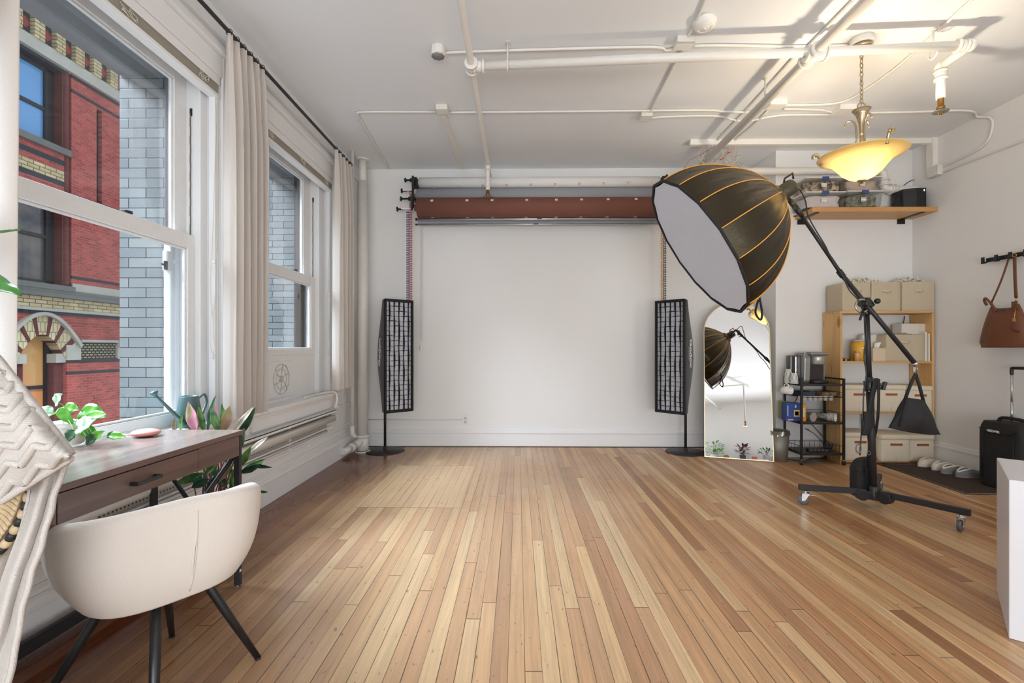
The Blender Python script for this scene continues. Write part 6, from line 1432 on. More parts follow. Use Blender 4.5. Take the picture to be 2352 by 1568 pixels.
def blind(n, a, b_, label):
    t = thing('window_blind', (-1.87, (a+b_)/2, 2.70), label, 'blind', 'raised window blinds')
    b = MB(); b.box(-1.905, -1.845, a+.018, b_-.018, 2.775, 2.815); b.box(-1.845, -1.842, a+.018, b_-.018, 2.765, 2.818); b.build('head_rail', TRIM, t)
    b = MB()
    for k in range(22): z = 2.716+k*.0025; dx = .002*((k*7) % 3-1); b.box(-1.900+dx, -1.850+dx, a+.02, b_-.02, z, z+.0011)
    b.build('slat_stack', mat('cream_slats', rgb(196, 190, 178), .4), t)
    b = MB(); b.box(-1.905, -1.845, a+.016, b_-.016, 2.69, 2.712); b.build('bottom_rail', TRIM, t, bevel=.004)
    for f in (.12, .5, .88):
        b = MB(); y = a+(b_-a)*f; rnd = random.Random(int(f*100)+n)
        for s in range(3): b.tube(curve([(-1.843, y+rnd.uniform(-.05, .05), 2.77-rnd.uniform(0, .06)) for _ in range(7)], 4), .0012, 4)
        b.build('looped_cord', mat('blind_cord', rgb(228, 222, 208), .8), t)
    yy = b_-.022; b = MB()
    b.tube(curve([(-1.852, yy, 2.76), (-1.856, yy+.0, 2.0), (-1.862, yy-.01, 1.55), (-1.866, yy-.02, 1.30), (-1.864, yy-.012, 1.13)], 6), .0016, 5)
    b.tube(curve([(-1.852, yy-.01, 2.76), (-1.87, yy-.02, 1.9), (-1.88, yy-.03, 1.5), (-1.87, yy, 1.25), (-1.865, yy+.004, 1.16), (-1.87, yy-.03, 1.12), (-1.875, yy-.04, 1.2), (-1.872, yy-.03, 1.38)], 6), .0016, 5)
    b.build('pull_cord', MATS['blind_cord'], t)
    for z, dy in ((1.11, -.012), (1.08, -.03)): b = MB(); b.lathe([(.002, .03), (.005, .012), (.008, 0), (0, 0)], (-1.865, yy+dy, z), 8); b.build('cord_tassel', TRIM, t)
    b = MB(); b.cbox((-1.866, yy-.002, 1.665), (.012, .012, .022)); b.cyl((-1.872, yy-.01, 1.675), (-1.862, yy-.03, 1.675), .010, seg=10); b.build('cord_cleat', TRIM, t)
blind(1, WIN[0][0], WIN[0][1], 'raised cream blind in the near window')
blind(2, WIN[1][0], WIN[1][1], 'raised cream blind in the far window')
# ================================================================ HEATING
b = MB(); rx, ry = atZ(829, 1040, 0).x, 5.17
b.cyl((rx, ry, .02), (rx, ry, 2.98), .058, seg=22); b.cyl((rx, ry, 2.95), (rx, ry, H), .043, seg=20); b.cyl((rx, ry, 0), (rx, ry, .012), .085, seg=22); b.cyl((rx, ry, H-.02), (rx, ry, H), .075, seg=20)
b.cyl((rx, ry, .03), (rx, ry, .17), .066, seg=20); b.cyl((rx, ry, .16), (rx, ry, .19), .072, seg=20)
b.tube(curve([(rx, ry-.02, .12), (rx-.02, ry-.08, .115), (rx-.05, ry-.15, .09)], 5), .040, 16); b.cyl((rx-.05, ry-.14, .092), (rx-.065, ry-.21, .08), .046, seg=16); b.tube([(rx-.06, ry-.2, .08), (rx-.10, ry-.32, .07)], .036, 14)
tag(b.build('heating_riser', OLDPIPE), 'thick white heating riser in the corner by the windows', 'pipe')
b = MB(); px_, py_ = atD(807, 700, 4.95).x, 4.96; b.cyl((px_, py_, .30), (px_, py_, H), .020, seg=14)
b.tube(curve([(px_, py_, .32), (px_, py_, .24), (px_+.02, py_+.03, .20)], 4), .024, 10)
tag(b.build('heating_riser', OLDPIPE), 'thin flaking white pipe between the curtain and the thick riser', 'pipe')
rt = thing('pipe_radiator', (-1.80, 3.2, .35), 'long low pipe radiator with perforated strips under the windows', 'radiator')
y0_, y1_ = 1.0, 4.58
PERF = bpy.data.materials.new('perforated_strip'); PERF.use_nodes = True; nt = PERF.node_tree; p_ = nt.nodes['Principled BSDF']
g = N(nt, 'ShaderNodeNewGeometry'); sp = N(nt, 'ShaderNodeSeparateXYZ'); L(nt, g.outputs['Position'], sp.inputs[0])
cb_ = math_n(nt, 'SUBTRACT', math_n(nt, 'FRACT', math_n(nt, 'DIVIDE', sp.outputs[1], .022)), .5); cz_ = math_n(nt, 'SUBTRACT', math_n(nt, 'FRACT', math_n(nt, 'DIVIDE', sp.outputs[2], .016)), .5)
hol = math_n(nt, 'LESS_THAN', math_n(nt, 'ADD', math_n(nt, 'MULTIPLY', cb_, cb_), math_n(nt, 'MULTIPLY', cz_, cz_)), .07)
L(nt, mixc(nt, hol, rgb(196, 190, 180), rgb(52, 48, 44)), p_.inputs['Base Color']); p_.inputs['Roughness'].default_value = .5
for zt_, nm in ((.545, 'upper_shelf_plate'),):
    b = MB(); b.box(-1.852, -1.775, y0_, y1_, zt_-.006, zt_); b.box(-1.778, -1.775, y0_, y1_, zt_-.022, zt_); b.build(nm, TRIM, rt)
b = MB(); b.box(-1.835, -1.832, y0_, y1_, .49, .538); b.build('perforated_strip', PERF, rt)
b = MB(); b.cyl((-1.80, y0_, .465), (-1.80, y1_, .465), .034, seg=18); b.cyl((-1.80, y1_-.02, .465), (-1.80, y1_+.01, .465), .038, seg=18); b.build('heating_tube', PIPE, rt)
b = MB(); b.box(-1.835, -1.832, y0_, y1_-.06, .395, .43); b.build('perforated_strip', PERF, rt)
b = MB(); b.box(-1.852, -1.80, y0_, y1_-.05, .385, .395); b.cyl((-1.83, y0_, .355), (-1.83, y1_-.10, .355), .010, seg=10); b.build('lower_plate', TRIM, rt)
for y in (4.50, 3.75, 2.9, 2.0, 1.2):
    b = MB(); b.box(-1.852, -1.83, y-.02, y+.02, .33, .55); b.box(-1.84, -1.775, y-.008, y+.008, .44, .46); b.build('wall_bracket', TRIM, rt)
b = MB(); b.tube(curve([(-1.87, 4.1, .712), (-1.86, 4.35, .715), (-1.82, 4.55, .72), (-1.79, 4.60, .70), (-1.78, 4.60, .64), (-1.79, 4.58, .56)], 6), .011, 8); tag(b.build('white_cable', PIPE), 'white cable bending from the far window stool to the radiator', 'cord')
yb_ = atX(713, 1010, XL).y; b = MB(); b.box(XL, XL+.012, yb_-.05, yb_+.05, .27, .37); tag(b.build('blank_plate', TRIM, bevel=.003), 'blank white wall plate under the far window', 'plate')
# ================================================================ DESK
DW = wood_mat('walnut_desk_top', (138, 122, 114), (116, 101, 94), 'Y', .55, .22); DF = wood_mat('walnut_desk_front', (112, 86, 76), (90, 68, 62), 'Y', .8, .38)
DX0, DX1, DY0, DY1, DZ = -1.79, -1.337, 1.17, 2.272, .75
ds = thing('desk', ((DX0+DX1)/2, (DY0+DY1)/2, 0), 'walnut topped desk with drawer and black metal legs under the near window', 'desk')
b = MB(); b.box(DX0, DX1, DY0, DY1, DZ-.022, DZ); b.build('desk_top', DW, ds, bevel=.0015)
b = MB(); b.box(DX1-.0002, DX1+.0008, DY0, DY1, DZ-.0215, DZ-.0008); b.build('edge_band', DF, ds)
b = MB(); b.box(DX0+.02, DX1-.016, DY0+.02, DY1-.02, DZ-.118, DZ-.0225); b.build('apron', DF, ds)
dy0, dy1 = atX(132, 1150, DX1).y, atX(457, 1050, DX1).y
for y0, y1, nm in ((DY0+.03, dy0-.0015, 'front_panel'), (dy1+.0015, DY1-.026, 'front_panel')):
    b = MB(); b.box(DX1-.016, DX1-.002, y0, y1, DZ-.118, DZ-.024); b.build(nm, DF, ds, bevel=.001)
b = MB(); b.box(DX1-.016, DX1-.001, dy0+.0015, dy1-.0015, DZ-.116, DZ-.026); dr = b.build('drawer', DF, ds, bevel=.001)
hy0, hy1 = atX(298, 1115, DX1).y, atX(357, 1101, DX1).y
b = MB(); b.box(DX1+.022, DX1+.030, hy0, hy1, DZ-.078, DZ-.064); b.box(DX1-.002, DX1+.028, hy0, hy0+.012, DZ-.078, DZ-.064); b.box(DX1-.002, DX1+.028, hy1-.012, hy1, DZ-.078, DZ-.064); b.build('drawer_handle', BLACKM, dr, bevel=.003)
for x in (DX0+.015, DX1-.028):
    for y in (DY0+.012, DY1-.032):
        b = MB(); b.box(x, x+.026, y, y+.022, 0.006, DZ-.0225); lg = b.build('leg', BLACKM, ds, bevel=.001)
        b = MB(); b.cyl((x+.013, y+.011, 0), (x+.013, y+.011, .008), .011, seg=12); b.build('levelling_foot', ALU, lg)
b = MB(); b.box(DX1-.002, DX1-.0012, DY1-.028, DY1-.016, .07, .082); b.cbox((DX1-.0015, DY1-.021, .076), (.001, .008, .008), R=Matrix.Rotation(PI/4, 3, 'X')); b.build('bolt_mark', mat('white_print', None) if False else PRINT, ds)
for y in (DY0+.012, DY1-.032):
    b = MB(); b.box(DX0+.04, DX1-.028, y, y+.018, .09, .112)
    M_ = None; b.cyl((DX0+.05, y+.01, .11), (DX1-.04, y+.01, DZ-.13), .012, seg=4); b.cyl((DX1-.04, y+.01, .11), (DX0+.05, y+.01, DZ-.13), .012, seg=4); b.build('cross_brace', BLACKM, ds)
b = MB(); b.box(DX0+.015, DX0+.035, DY0+.02, DY1-.02, .05, .10); b.build('rear_stretcher', BLACKM, ds)
# ================================================================ TUB CHAIR
CC = Vector((-1.205, 1.565, 0)); fx = Vector((-.81, .58, 0)).normalized(); fy_ = Vector((.58, .81, 0)).normalized()   # fx: the way it faces
chr_ = thing('tub_chair', (CC.x, CC.y, 0), 'cream upholstered tub chair with black legs at the desk', 'chair')
UPH = cloth_mat('cream_upholstery', rgb(222, 214, 206), 0.0, 420, .25)
def cw_(a, b_, z): return CC+fx*a+fy_*b_+Vector((0, 0, z))
A0, A1 = math.radians(38), math.radians(322)     # opening to the front
def shell_pt(s, tt, inner):
    a = A0+(A1-A0)*s; k = abs(s-.5)*2            # k 0 at the back, 1 at arm tips
    ztop = .672-.15*k**1.9; zbot = .372
    n_ = 3.0; c, sn = math.cos(a), math.sin(a); sq = (abs(c)**n_+abs(sn)**n_)**(-1/n_)
    rx_, ry_ = .255, .272
    h_ = tt; flare = 1+.03*h_-.22*(1-h_)**3.2
    if k < .3: flare += 0
    th_ = .046 if inner else 0
    r = sq*flare
    z = zbot+(ztop-zbot)*h_
    return cw_((rx_*r-th_)*c, (ry_*r-th_)*sn, z)
def shell_loop(s):
    pts = []
    for q in range(13): pts.append(shell_pt(s, q/12, False))
    o1 = shell_pt(s, 1, False); i1 = shell_pt(s, 1, True); mid = (o1+i1)/2
    for q in range(1, 6):
        f = q/6; p = o1.lerp(i1, f); p.z += .020*math.sin(PI*f); pts.append(p)
    for q in range(11): pts.append(shell_pt(s, 1-q/10*.80, True))
    return pts
b = MB(); rings = []
S = 60
for k in range(S+1):
    s = k/S; L0 = shell_loop(s)
    rings.append([b.v(p) for p in L0])
for k in range(S): b.bridge(rings[k], rings[k+1], True, False)
for rg in (rings[0], rings[-1]):
    c0 = sum((v.co for v in rg), Vector())/len(rg); cv = b.v(c0+fx*.030)
    for q in range(len(rg)-1): b.face([cv, rg[q], rg[q+1]], True)
    b.face([cv, rg[-1], rg[0]], True)
b.build('shell', UPH, chr_)
b = MB()
def under(i, j):
    a = i*2*PI; n_ = 3.0; c, sn = math.cos(a), math.sin(a); sq = (abs(c)**n_+abs(sn)**n_)**(-1/n_); f = j
    rr = .775*sq*(1-f**1.6*.999); return cw_(.255*rr*c+.0, .272*rr*sn, .3725-.020*math.sin(min(1, f*2)*PI/2))
b.grid(under, 48, 8, wrap=True); b.build('seat_underside', UPH, chr_)
b = MB(); b.grid(lambda i, j: cw_((.205*(1-j))*math.cos(i*2*PI)+.01, .215*(1-j)*math.sin(i*2*PI), .430+.035*math.sin(min(1, j*2.2)*PI/2)), 48, 8, wrap=True)
b.build('seat_cushion', UPH, chr_)
for sq_ in (.425,):
    sm = [shell_pt(.487, q/16, False) for q in range(17)]; cc_ = CC
    pts = [p+(Vector((p.x-CC.x, p.y-CC.y, 0)).normalized())*(.0005+.0015*0) for p in sm]
b = MB(); b.tube(pts[1:-1], .0022, 6); b.build('back_seam', UPH, chr_)
b = MB()
for q in range(17): pass
pl_ = [shell_pt(.487, .22+.5*q/10, False) for q in range(11)]; tn = (shell_pt(.48, .5, False)-shell_pt(.46, .5, False)).normalized()
b.tube([p+tn*.007*math.sin(PI*q/10)+Vector((p.x-CC.x, p.y-CC.y, 0)).normalized()*.001 for q, p in enumerate(pl_)], [.0008+.003*math.sin(PI*q/10) for q in range(11)], 6); b.build('pleat', UPH, chr_)
feet = [Vector((-.962, 1.725, 0)), Vector((-1.375, 1.85, 0)), Vector((-1.03, 1.31, 0)), Vector((-1.495, 1.43, 0))]
hubc = cw_(0.0, 0.0, .352)
b = MB(); b.cyl(hubc-Vector((0, 0, .008)), hubc+Vector((0, 0, .010)), .10, seg=24); b.build('swivel_plate', BLACK, chr_)
for f in feet:
    d_ = Vector((f.x-CC.x, f.y-CC.y, 0)); kn = CC+d_*.42+Vector((0, 0, .345)); 
    b = MB(); b.tube([hubc, CC+d_*.36+Vector((0, 0, .350)), kn, f.lerp(kn, .6), f+Vector((0, 0, .006))], [.013, .014, .0155, .0145, .0105], 12); lg = b.build('leg', BLACK, chr_)
    b = MB(); b.cyl(f, f+Vector((0, 0, .008)), .011, seg=12); b.build('foot_glide', mat('dark_felt', rgb(48, 40, 36), .9), lg)
# ================================================================ RATTAN CHAIR AND BLANKET
RTN = mat('natural_rattan', rgb(198, 174, 138), .55, var=.18, scale=60, bump=.4, bscale=150); RBL = mat('black_dyed_cane', rgb(34, 32, 34), .5)
rd = 1.0
rc0 = atD(-171, 1070, rd)
rat = thing('rattan_chair', (-1.36, .80, 0), 'woven rattan chair with black and natural binding at the left edge', 'chair')
vx = Vector((.80, .60, 0)).normalized()
vx = RT.copy(); vz = Vector((0, 0, 1))
def rp(a, kx=1, kz=1, off=0): return rc0+vx*(.228*kx*math.cos(a))+vz*(.250*kz*math.sin(a))+FW*off
NB = 84
for idx, (mm, nm) in enumerate(((RTN, 'natural_binding'), (RBL, 'black_binding'))):
    b = MB()
    for k in range(NB):
        if (k % 2) != idx: continue
        a0 = 2*PI*k/NB; pts = [rp(a0+2*PI/NB*q/3) for q in range(4)]; b.tube(pts, [.0085, .0100, .0100, .0085], 8)
    b.build(nm, mm, rat)
b = MB()
def wband(i, j):
    a = i*2*PI; k = .93-.22*j; return rp(a, k, k, -.0018*math.sin(i*2*PI*120)+.006*math.sin(j*PI))
b.grid(wband, 720, 4, wrap=True); b.build('wrapped_band', RTN, rat, solid=.006)
b = MB()
for k in range(30):
    a0 = 2*PI*k/30
    if k % 5 in (0, 1):
        for q in range(3):
            jj = .2+.22*q; aa = a0+.03*((q % 2)*2-1); P_ = [rp(aa+e*.035, .93-.22*(jj+f*.16), .93-.22*(jj+f*.16), -.008) for e, f in ((0, 0), (1, 0), (1, 1), (0, 1))]; b.face([b.v(x) for x in P_])
b.build('black_key_pattern', RBL, rat, solid=.003)
b = MB()
for k in range(36):
    a0 = 2*PI*k/36; b.tube([rp(a0, .72, .72), rp(a0+.5, .3, .3, .02), rp(a0+1.0, .05, .05, .03)], .004, 6); b.tube([rp(a0, .72, .72), rp(a0-.5, .3, .3, .02), rp(a0-1.0, .05, .05, .03)], .004, 6)
b.build('open_weave', RTN, rat)
seat_c = rc0+Vector((-.16, -.17, 0)); seat_c.z = .42
b = MB()
for z, r in ((.42, .27), (.40, .275), (.10, .24), (.03, .26)): b.tube([(seat_c.x+r*math.cos(t*PI/18), seat_c.y+r*math.sin(t*PI/18), z) for t in range(36)], .013, 8, closed=True)
b.build('seat_hoop', RTN, rat)
b = MB(); b.lathe([(0, .415), (.27, .415)], (seat_c.x, seat_c.y, 0), 36); b.build('woven_seat', RTN, rat)
b = MB()
for k in range(24): t_ = k*PI/12; b.tube([(seat_c.x+.27*math.cos(t_), seat_c.y+.27*math.sin(t_), .42), (seat_c.x+.22*math.cos(t_+.4), seat_c.y+.22*math.sin(t_+.4), .25), (seat_c.x+.25*math.cos(t_), seat_c.y+.25*math.sin(t_), .03)], .005, 6)
b.build('base_canes', RTN, rat)
b = MB()
for s in (-1, 1): q = rp(-PI/2+s*.5); b.tube([q, (seat_c.x+.2*s, seat_c.y+.18, .42)], .014, 8)
b.build('back_support', RTN, rat)
# blanket: knitted, with raised zigzag cables
KN = cloth_mat('knitted_wool', rgb(216, 210, 204), .06, 420, .7)
nt = KN.node_tree; tc = N(nt, 'ShaderNodeTexCoord'); wv = []
for ax_n, sc_ in (('X', 420), ('Z', 340)):
    w_ = N(nt, 'ShaderNodeTexWave', wave_type='BANDS', bands_direction=ax_n); w_.inputs['Scale'].default_value = sc_/6.283*2; w_.inputs['Distortion'].default_value = 1.2; w_.inputs['Detail Scale'].default_value = 8; L(nt, tc.outputs['Object'], w_.inputs['Vector']); wv.append(w_.outputs['Fac'])
kb = N(nt, 'ShaderNodeBump'); kb.inputs['Strength'].default_value = .7; kb.inputs['Distance'].default_value = .0012; kh = math_n(nt, 'MULTIPLY', wv[0], wv[1]); L(nt, kh, kb.inputs['Height']); L(nt, kb.outputs[0], nt.nodes['Principled BSDF'].inputs['Normal'])
kc = N(nt, 'ShaderNodeMapRange'); kc.inputs[3].default_value = .90; kc.inputs[4].default_value = 1.08; L(nt, kh, kc.inputs[0]); old = nt.nodes['Principled BSDF'].inputs['Base Color'].links[0].from_socket; L(nt, mixc(nt, 1.0, old, kc.outputs[0], 'MULTIPLY'), nt.nodes['Principled BSDF'].inputs['Base Color'])
bl = thing('knitted_blanket', tuple(atD(-60, 1500, .95)), 'cream knitted blanket with zigzag cables draped over the rattan chair', 'blanket')
tip = (160, 1052)
def pxq(u, v, d): return atD(u, v, d)
def front(i, j):
    # i: 0 far left/top edge ... along edge; j: 0 top edge line, 1 bottom hem; both meet near the tip
    tx, ty = -260+(160+260)*i, 0
    topv = 560+(1040-560)*i**1.0 if i < 1 else 1040
    # top edge from (-260,590) through (0,835) to the tip
    topv = 835+(tx)*1.30 if tx > 0 else 835+tx*1.05
    topv = min(topv, 1052); 
    botv = 1150-(tx)*.62 if tx > 0 else 1150+(-tx)*.25
    botv = max(botv, 1050)
    v = topv+(botv-topv)*j; d = .90+.045*math.sin(PI*j)*-1+.03*(1-i)
    wob = .004*math.sin(tx*.05+j*4)
    return pxq(tx, v+.6*math.sin(tx*.13), d+wob)
b = MB(); b.grid(front, 110, 70); 
for r_ in range(8):       # cables parallel to the hem
    P_ = []
    for q in range(0, 211):
        tx = -255+2*q
        top_ = 835+tx*(1.30 if tx > 0 else 1.05); bot_ = 1150-tx*.62 if tx > 0 else 1150-tx*.25
        tri = abs((((tx+r_*9)/62.0) % 1)*2-1)-.5; v_ = bot_-16-r_*47+tri*24
        if v_ < top_+5 or bot_-top_ < 8: break
        P_.append(front((tx+260)/420, (v_-top_)/(bot_-top_))-FW*.0035)
    if len(P_) > 4: b.tube(P_, .0042, 6)
edge1 = [front(q/40, 1) for q in range(41)]; edge0 = [front(q/40, 0) for q in range(41)]
b.tube(edge1, .0065, 6); b.tube(edge0, .0065, 6)
b.build('front_fold', KN, bl, solid=.006)
R_ = [(160, 1050), (140, 1090), (124, 1140), (112, 1190), (95, 1250), (75, 1310), (58, 1370), (45, 1430), (36, 1490), (20, 1560), (8, 1640), (-6, 1720)]
Lf = [(40, 1040), (66, 1110), (62, 1150), (52, 1190), (36, 1240), (18, 1290), (2, 1340), (-10, 1400), (-30, 1460), (-60, 1540), (-80, 1640), (-100, 1720)]
def samp(T_, f): f = f*(len(T_)-1); k = min(int(f), len(T_)-2); e = f-k; return (T_[k][0]*(1-e)+T_[k+1][0]*e, T_[k][1]*(1-e)+T_[k+1][1]*e)
def drape(i, j):
    a, c_ = samp(Lf, j), samp(R_, j); u = a[0]+(c_[0]-a[0])*i; v = a[1]+(c_[1]-a[1])*i
    return pxq(u+1.5*math.sin(j*46+i*3)*(1 if i > .9 else .3), v, .985+.010*math.sin(i*9+j*3)-.015*j)
b = MB(); b.grid(drape, 26, 120); b.tube([drape(1, q/80) for q in range(81)], .0035, 6);
b.build('hanging_fold', KN, bl, solid=.005)
Lf2 = [(-200, 1230), (-200, 1400), (-200, 1560), (-200, 1720)]; Rf2 = [(66, 1120), (40, 1260), (0, 1420), (-40, 1720)]
b = MB(); b.grid(lambda i, j: pxq(samp(Lf2, j)[0]*(1-i)+samp(Rf2, j)[0]*i, samp(Lf2, j)[1]*(1-i)+samp(Rf2, j)[1]*i, 1.03+.015*math.sin(i*14)), 20, 40); b.build('inner_fold', KN, bl, solid=.004)
# ================================================================ PLANTS AND THINGS ON THE DESK
def leafmat(name, c, c2, scale=30, rough=.35):
    return mat(name, c, rough, c2=c2, scale=scale, bump=.1, bscale=80)
LG = leafmat('pothos_green', rgb(74, 150, 44), rgb(120, 190, 70), 14); LW = leafmat('pothos_variegated', rgb(110, 168, 110), rgb(222, 232, 214), 40); LD = leafmat('pothos_dark', rgb(26, 60, 36), rgb(50, 96, 48), 30)
def leaf(b, base, tipd, L_, w, up=Vector((0, 0, 1)), droop=.25, fold=.25, heart=False, nu=8):
    d = Vector(tipd).normalized(); s = d.cross(Vector(up)); s = s.normalized() if s.length > 1e-3 else d.orthogonal().normalized(); n = s.cross(d).normalized()
    def fn(i, j):
        x = j; e = i*2-1
        ww = w/2*((math.sin(PI*x**.62)**.8 if heart else math.sin(PI*min(1, x**.85))**.9)); back = -.10*L_*abs(e)*(1-x)**3 if heart else 0
        return Vector(base)+d*(L_*x+back)+s*(ww*e)+n*(fold*ww*abs(e)*1.0-droop*L_*x*x+.04*w*math.sin(x*16)*abs(e))
    b.grid(fn, 6, nu+4)
def dirn(az, el): az, el = math.radians(az), math.radians(el); return Vector((math.cos(az)*math.cos(el), math.sin(az)*math.cos(el), math.sin(el)))
PZ = DZ
pp0 = atD(165, 1000, 1.60); px0 = Vector((pp0.x, pp0.y, 0))
pot_c = atZ(160, 1022, PZ)
pt = thing('pothos_plant', (pot_c.x, pot_c.y, PZ), 'trailing pothos in a small white pot on the desk', 'plant')
b = MB(); b.lathe([(.0, .002), (.042, .002), (.052, .012), (.060, .05), (.058, .066), (.050, .074), (.056, .084), (.066, .096), (.064, .098), (.052, .088), (0, .084)], (pot_c.x, pot_c.y, PZ), 32, cap=False); b.build('white_pot', mat('white_ceramic', None) if False else MATS['white_ceramic'], pt)
b = MB(); b.lathe([(0, .084), (.055, .086)], (pot_c.x, pot_c.y, PZ), 20); b.build('soil', mat('potting_soil', rgb(60, 46, 36), 1, bump=1, bscale=120), pt)
# leaves given by the pixel of the leaf base and tip with depths near the pot
dp = (pot_c-CAM).dot(FW)
LV = [((118, 950), (85, 938), .02, .055, 1, 1), ((128, 925), (140, 905), -.02, .060, 1, 0), ((150, 935), (178, 940), .0, .05, 0, 1), ((138, 940), (165, 972), -.04, .045, 0, 0), ((105, 960), (86, 975), -.03, .05, 1, 1),
      ((190, 945), (238, 955), .03, .085, 0, 0), ((200, 958), (240, 950), -.02, .05, 0, 1), ((178, 985), (215, 962), -.05, .075, 1, 0), ((170, 990), (150, 1015), -.08, .055, 2, 1), ((210, 1010), (236, 990), -.05, .05, 0, 0),
      ((216, 1000), (198, 1022), -.06, .05, 2, 0), ((178, 978), (222, 1000), .0, .06, 0, 1), ((255, 1000), (286, 1002), .0, .035, 0, 1), ((248, 1000), (270, 994), .01, .030, 2, 1)]
for k, (p0, p1, dd, w, mm, hh) in enumerate(LV):
    P0 = atD(p0[0], p0[1], dp+dd); P1 = atD(p1[0], p1[1], dp+dd-.01); P0.z = max(P0.z, PZ+.012); P1.z = max(P1.z, PZ+.006)
    b = MB(); leaf(b, P0, P1-P0, (P1-P0).length*1.05, w*.95, up=-FW+Vector((0, 0, .6)), droop=.08, fold=.22, heart=True); b.build('leaf', (LG, LW, LD)[mm], pt, solid=.0008)
    if k < 12:
        root_p = pot_c+Vector((.02*math.cos(k*2.1), .02*math.sin(k*2.1), .088)); mid = (root_p+P0)/2+Vector((0, 0, .03)); b = MB(); b.tube(curve([root_p, mid, P0], 5), .0016, 5); b.build('stem', mat('plant_stem', rgb(130, 170, 90), .5), pt)
b = MB(); b.tube(curve([atD(190, 990, dp-.03), atD(205, 1008, dp-.04), atZ(222, 1006, PZ+.006), atZ(245, 1000, PZ+.006), atZ(262, 1000, PZ+.006)], 5), .0018, 5); b.build('stem', MATS['plant_stem'], pt)
# pink oval gadget with cable
g_ = atZ(335, 997, PZ+.01); g_.z = PZ
t = thing('pink_lamp_puck', tuple(g_), 'pink oval pebble shaped gadget on the desk', 'gadget')
b = MB(); b.sphere(g_+Vector((0, 0, .0175)), .058, 28, (1, .9, .30)); b.build('shell', mat('pink_matte_plastic', rgb(222, 146, 138), .45), t)
b = MB(); b.tube(curve([g_+Vector((-.055, 0, .014)), g_+Vector((-.10, .03, .004)), g_+Vector((-.16, .03, .003))], 5), .0025, 6); b.build('white_cord', TRIM, t)
# watering can on the stool of the near window
wcp = atX(436, 972, -1.86); wy_ = wcp.y; wz = SZ+.004; wx_ = -1.865
wcn = thing('watering_can', (wx_, wy_, wz), 'dark teal watering can with a long spout on the window stool', 'watering can')
WCM = mat('teal_grey_plastic', rgb(84, 112, 112), .35, var=.05)
zt_ = atD(445, 909, (Vector((wx_, wy_, 0))-CAM).dot(FW)).z
b = MB(); hh_ = zt_-wz; b.lathe([(.0, .0), (.070, .0), (.073, .006), (.047, hh_-.004), (.046, hh_), (.042, hh_), (.066, .010), (0, .010)], (wx_, wy_, wz), 32, cap=False); b.build('tank', WCM, wcn)
b = MB(); s0 = Vector((wx_+.02, wy_-.06, wz+.02)); s1 = atX(355, 905, -1.90); b.tube([s0, s0.lerp(s1, .3), s0.lerp(s1, .97)], [.013, .010, .006], 12); b.build('spout', WCM, wcn)
b = MB(); sd_ = (s1-s0).normalized(); rz = (sd_+Vector((0, 0, .8))).normalized(); xa = rz.orthogonal().normalized(); b.lathe([(.006, -.014), (.020, .010), (.021, .014), (0, .018)], (0, 0, 0), 20, frame(xa, rz.cross(xa), rz, s1)); b.build('rose', WCM, wcn)
b = MB(); b.tube(curve([(wx_+.02, wy_+.045, zt_-.02), (wx_+.02, wy_+.10, zt_-.0), (wx_+.02, wy_+.12, zt_-.05), (wx_+.02, wy_+.075, wz+.05)], 6), .007, 8); b.build('handle', WCM, wcn)
# tall stromanthe between desk and radiator
SG = leafmat('calathea_green', rgb(40, 84, 46), rgb(92, 128, 60), 16); SP = leafmat('calathea_pink', rgb(206, 140, 156), rgb(150, 150, 92), 11); SDk = leafmat('calathea_dark', rgb(24, 52, 42), rgb(40, 84, 58), 18); SW = leafmat('calathea_cream', rgb(206, 184, 168), rgb(64, 92, 66), 9); SM = leafmat('calathea_magenta', rgb(206, 60, 140), rgb(90, 110, 60), 8)
pc0 = Vector((-1.60, 2.43, 0))
sp_ = thing('calathea_plant', tuple(pc0), 'tall calathea with pink and green leaves behind the desk', 'plant')
b = MB(); b.lathe([(.0, .002), (.09, .002), (.12, .22), (.125, .23), (.115, .23), (.085, .02), (0, .02)], tuple(pc0), 28, cap=False); b.build('dark_pot', mat('charcoal_pot', rgb(58, 56, 58), .6), sp_)
b = MB(); b.lathe([(0, .20), (.11, .205)], tuple(pc0), 20); b.build('soil', mat('potting_soil', None) if False else MATS['potting_soil'], sp_)
LV2 = [((452, 992), (434, 930), 2.50, .085, 1), ((440, 992), (420, 925), 2.60, .05, 3), ((478, 992), (490, 912), 2.55, .06, 2), ((470, 992), (455, 935), 2.62, .05, 0), ((505, 992), (484, 938), 2.45, .06, 0), ((508, 994), (487, 925), 2.47, .03, 4), ((512, 992), (527, 935), 2.50, .075, 1), ((520, 985), (508, 930), 2.55, .05, 0),
       ((535, 996), (578, 936), 2.50, .045, 3), ((548, 1002), (584, 940), 2.60, .055, 2), ((390, 992), (346, 948), 2.55, .045, 0), ((395, 992), (352, 962), 2.50, .04, 4), ((545, 1040), (560, 985), 2.4, .05, 3),
       ((572, 1040), (612, 1004), 2.45, .04, 3), ((553, 1070), (574, 1028), 2.35, .05, 0), ((560, 1078), (606, 1056), 2.40, .045, 0), ((570, 1066), (622, 1074), 2.45, .03, 2), ((552, 1085), (598, 1067), 2.38, .05, 2), ((596, 1128), (614, 1130), 2.40, .02, 2), ((500, 1060), (470, 1090), 2.35, .06, 0), ((470, 1085), (400, 1112), 2.35, .055, 0), ((470, 1100), (420, 1095), 2.38, .05, 2), ((480, 1098), (440, 1120), 2.30, .055, 2), ((530, 1060), (505, 1105), 2.33, .05, 1), ((520, 1050), (540, 1100), 2.40, .06, 2), ((490, 1075), (520, 1120), 2.38, .06, 0), ((505, 1090), (470, 1130), 2.34, .055, 2), ((540, 1075), (528, 1130), 2.36, .05, 0)]
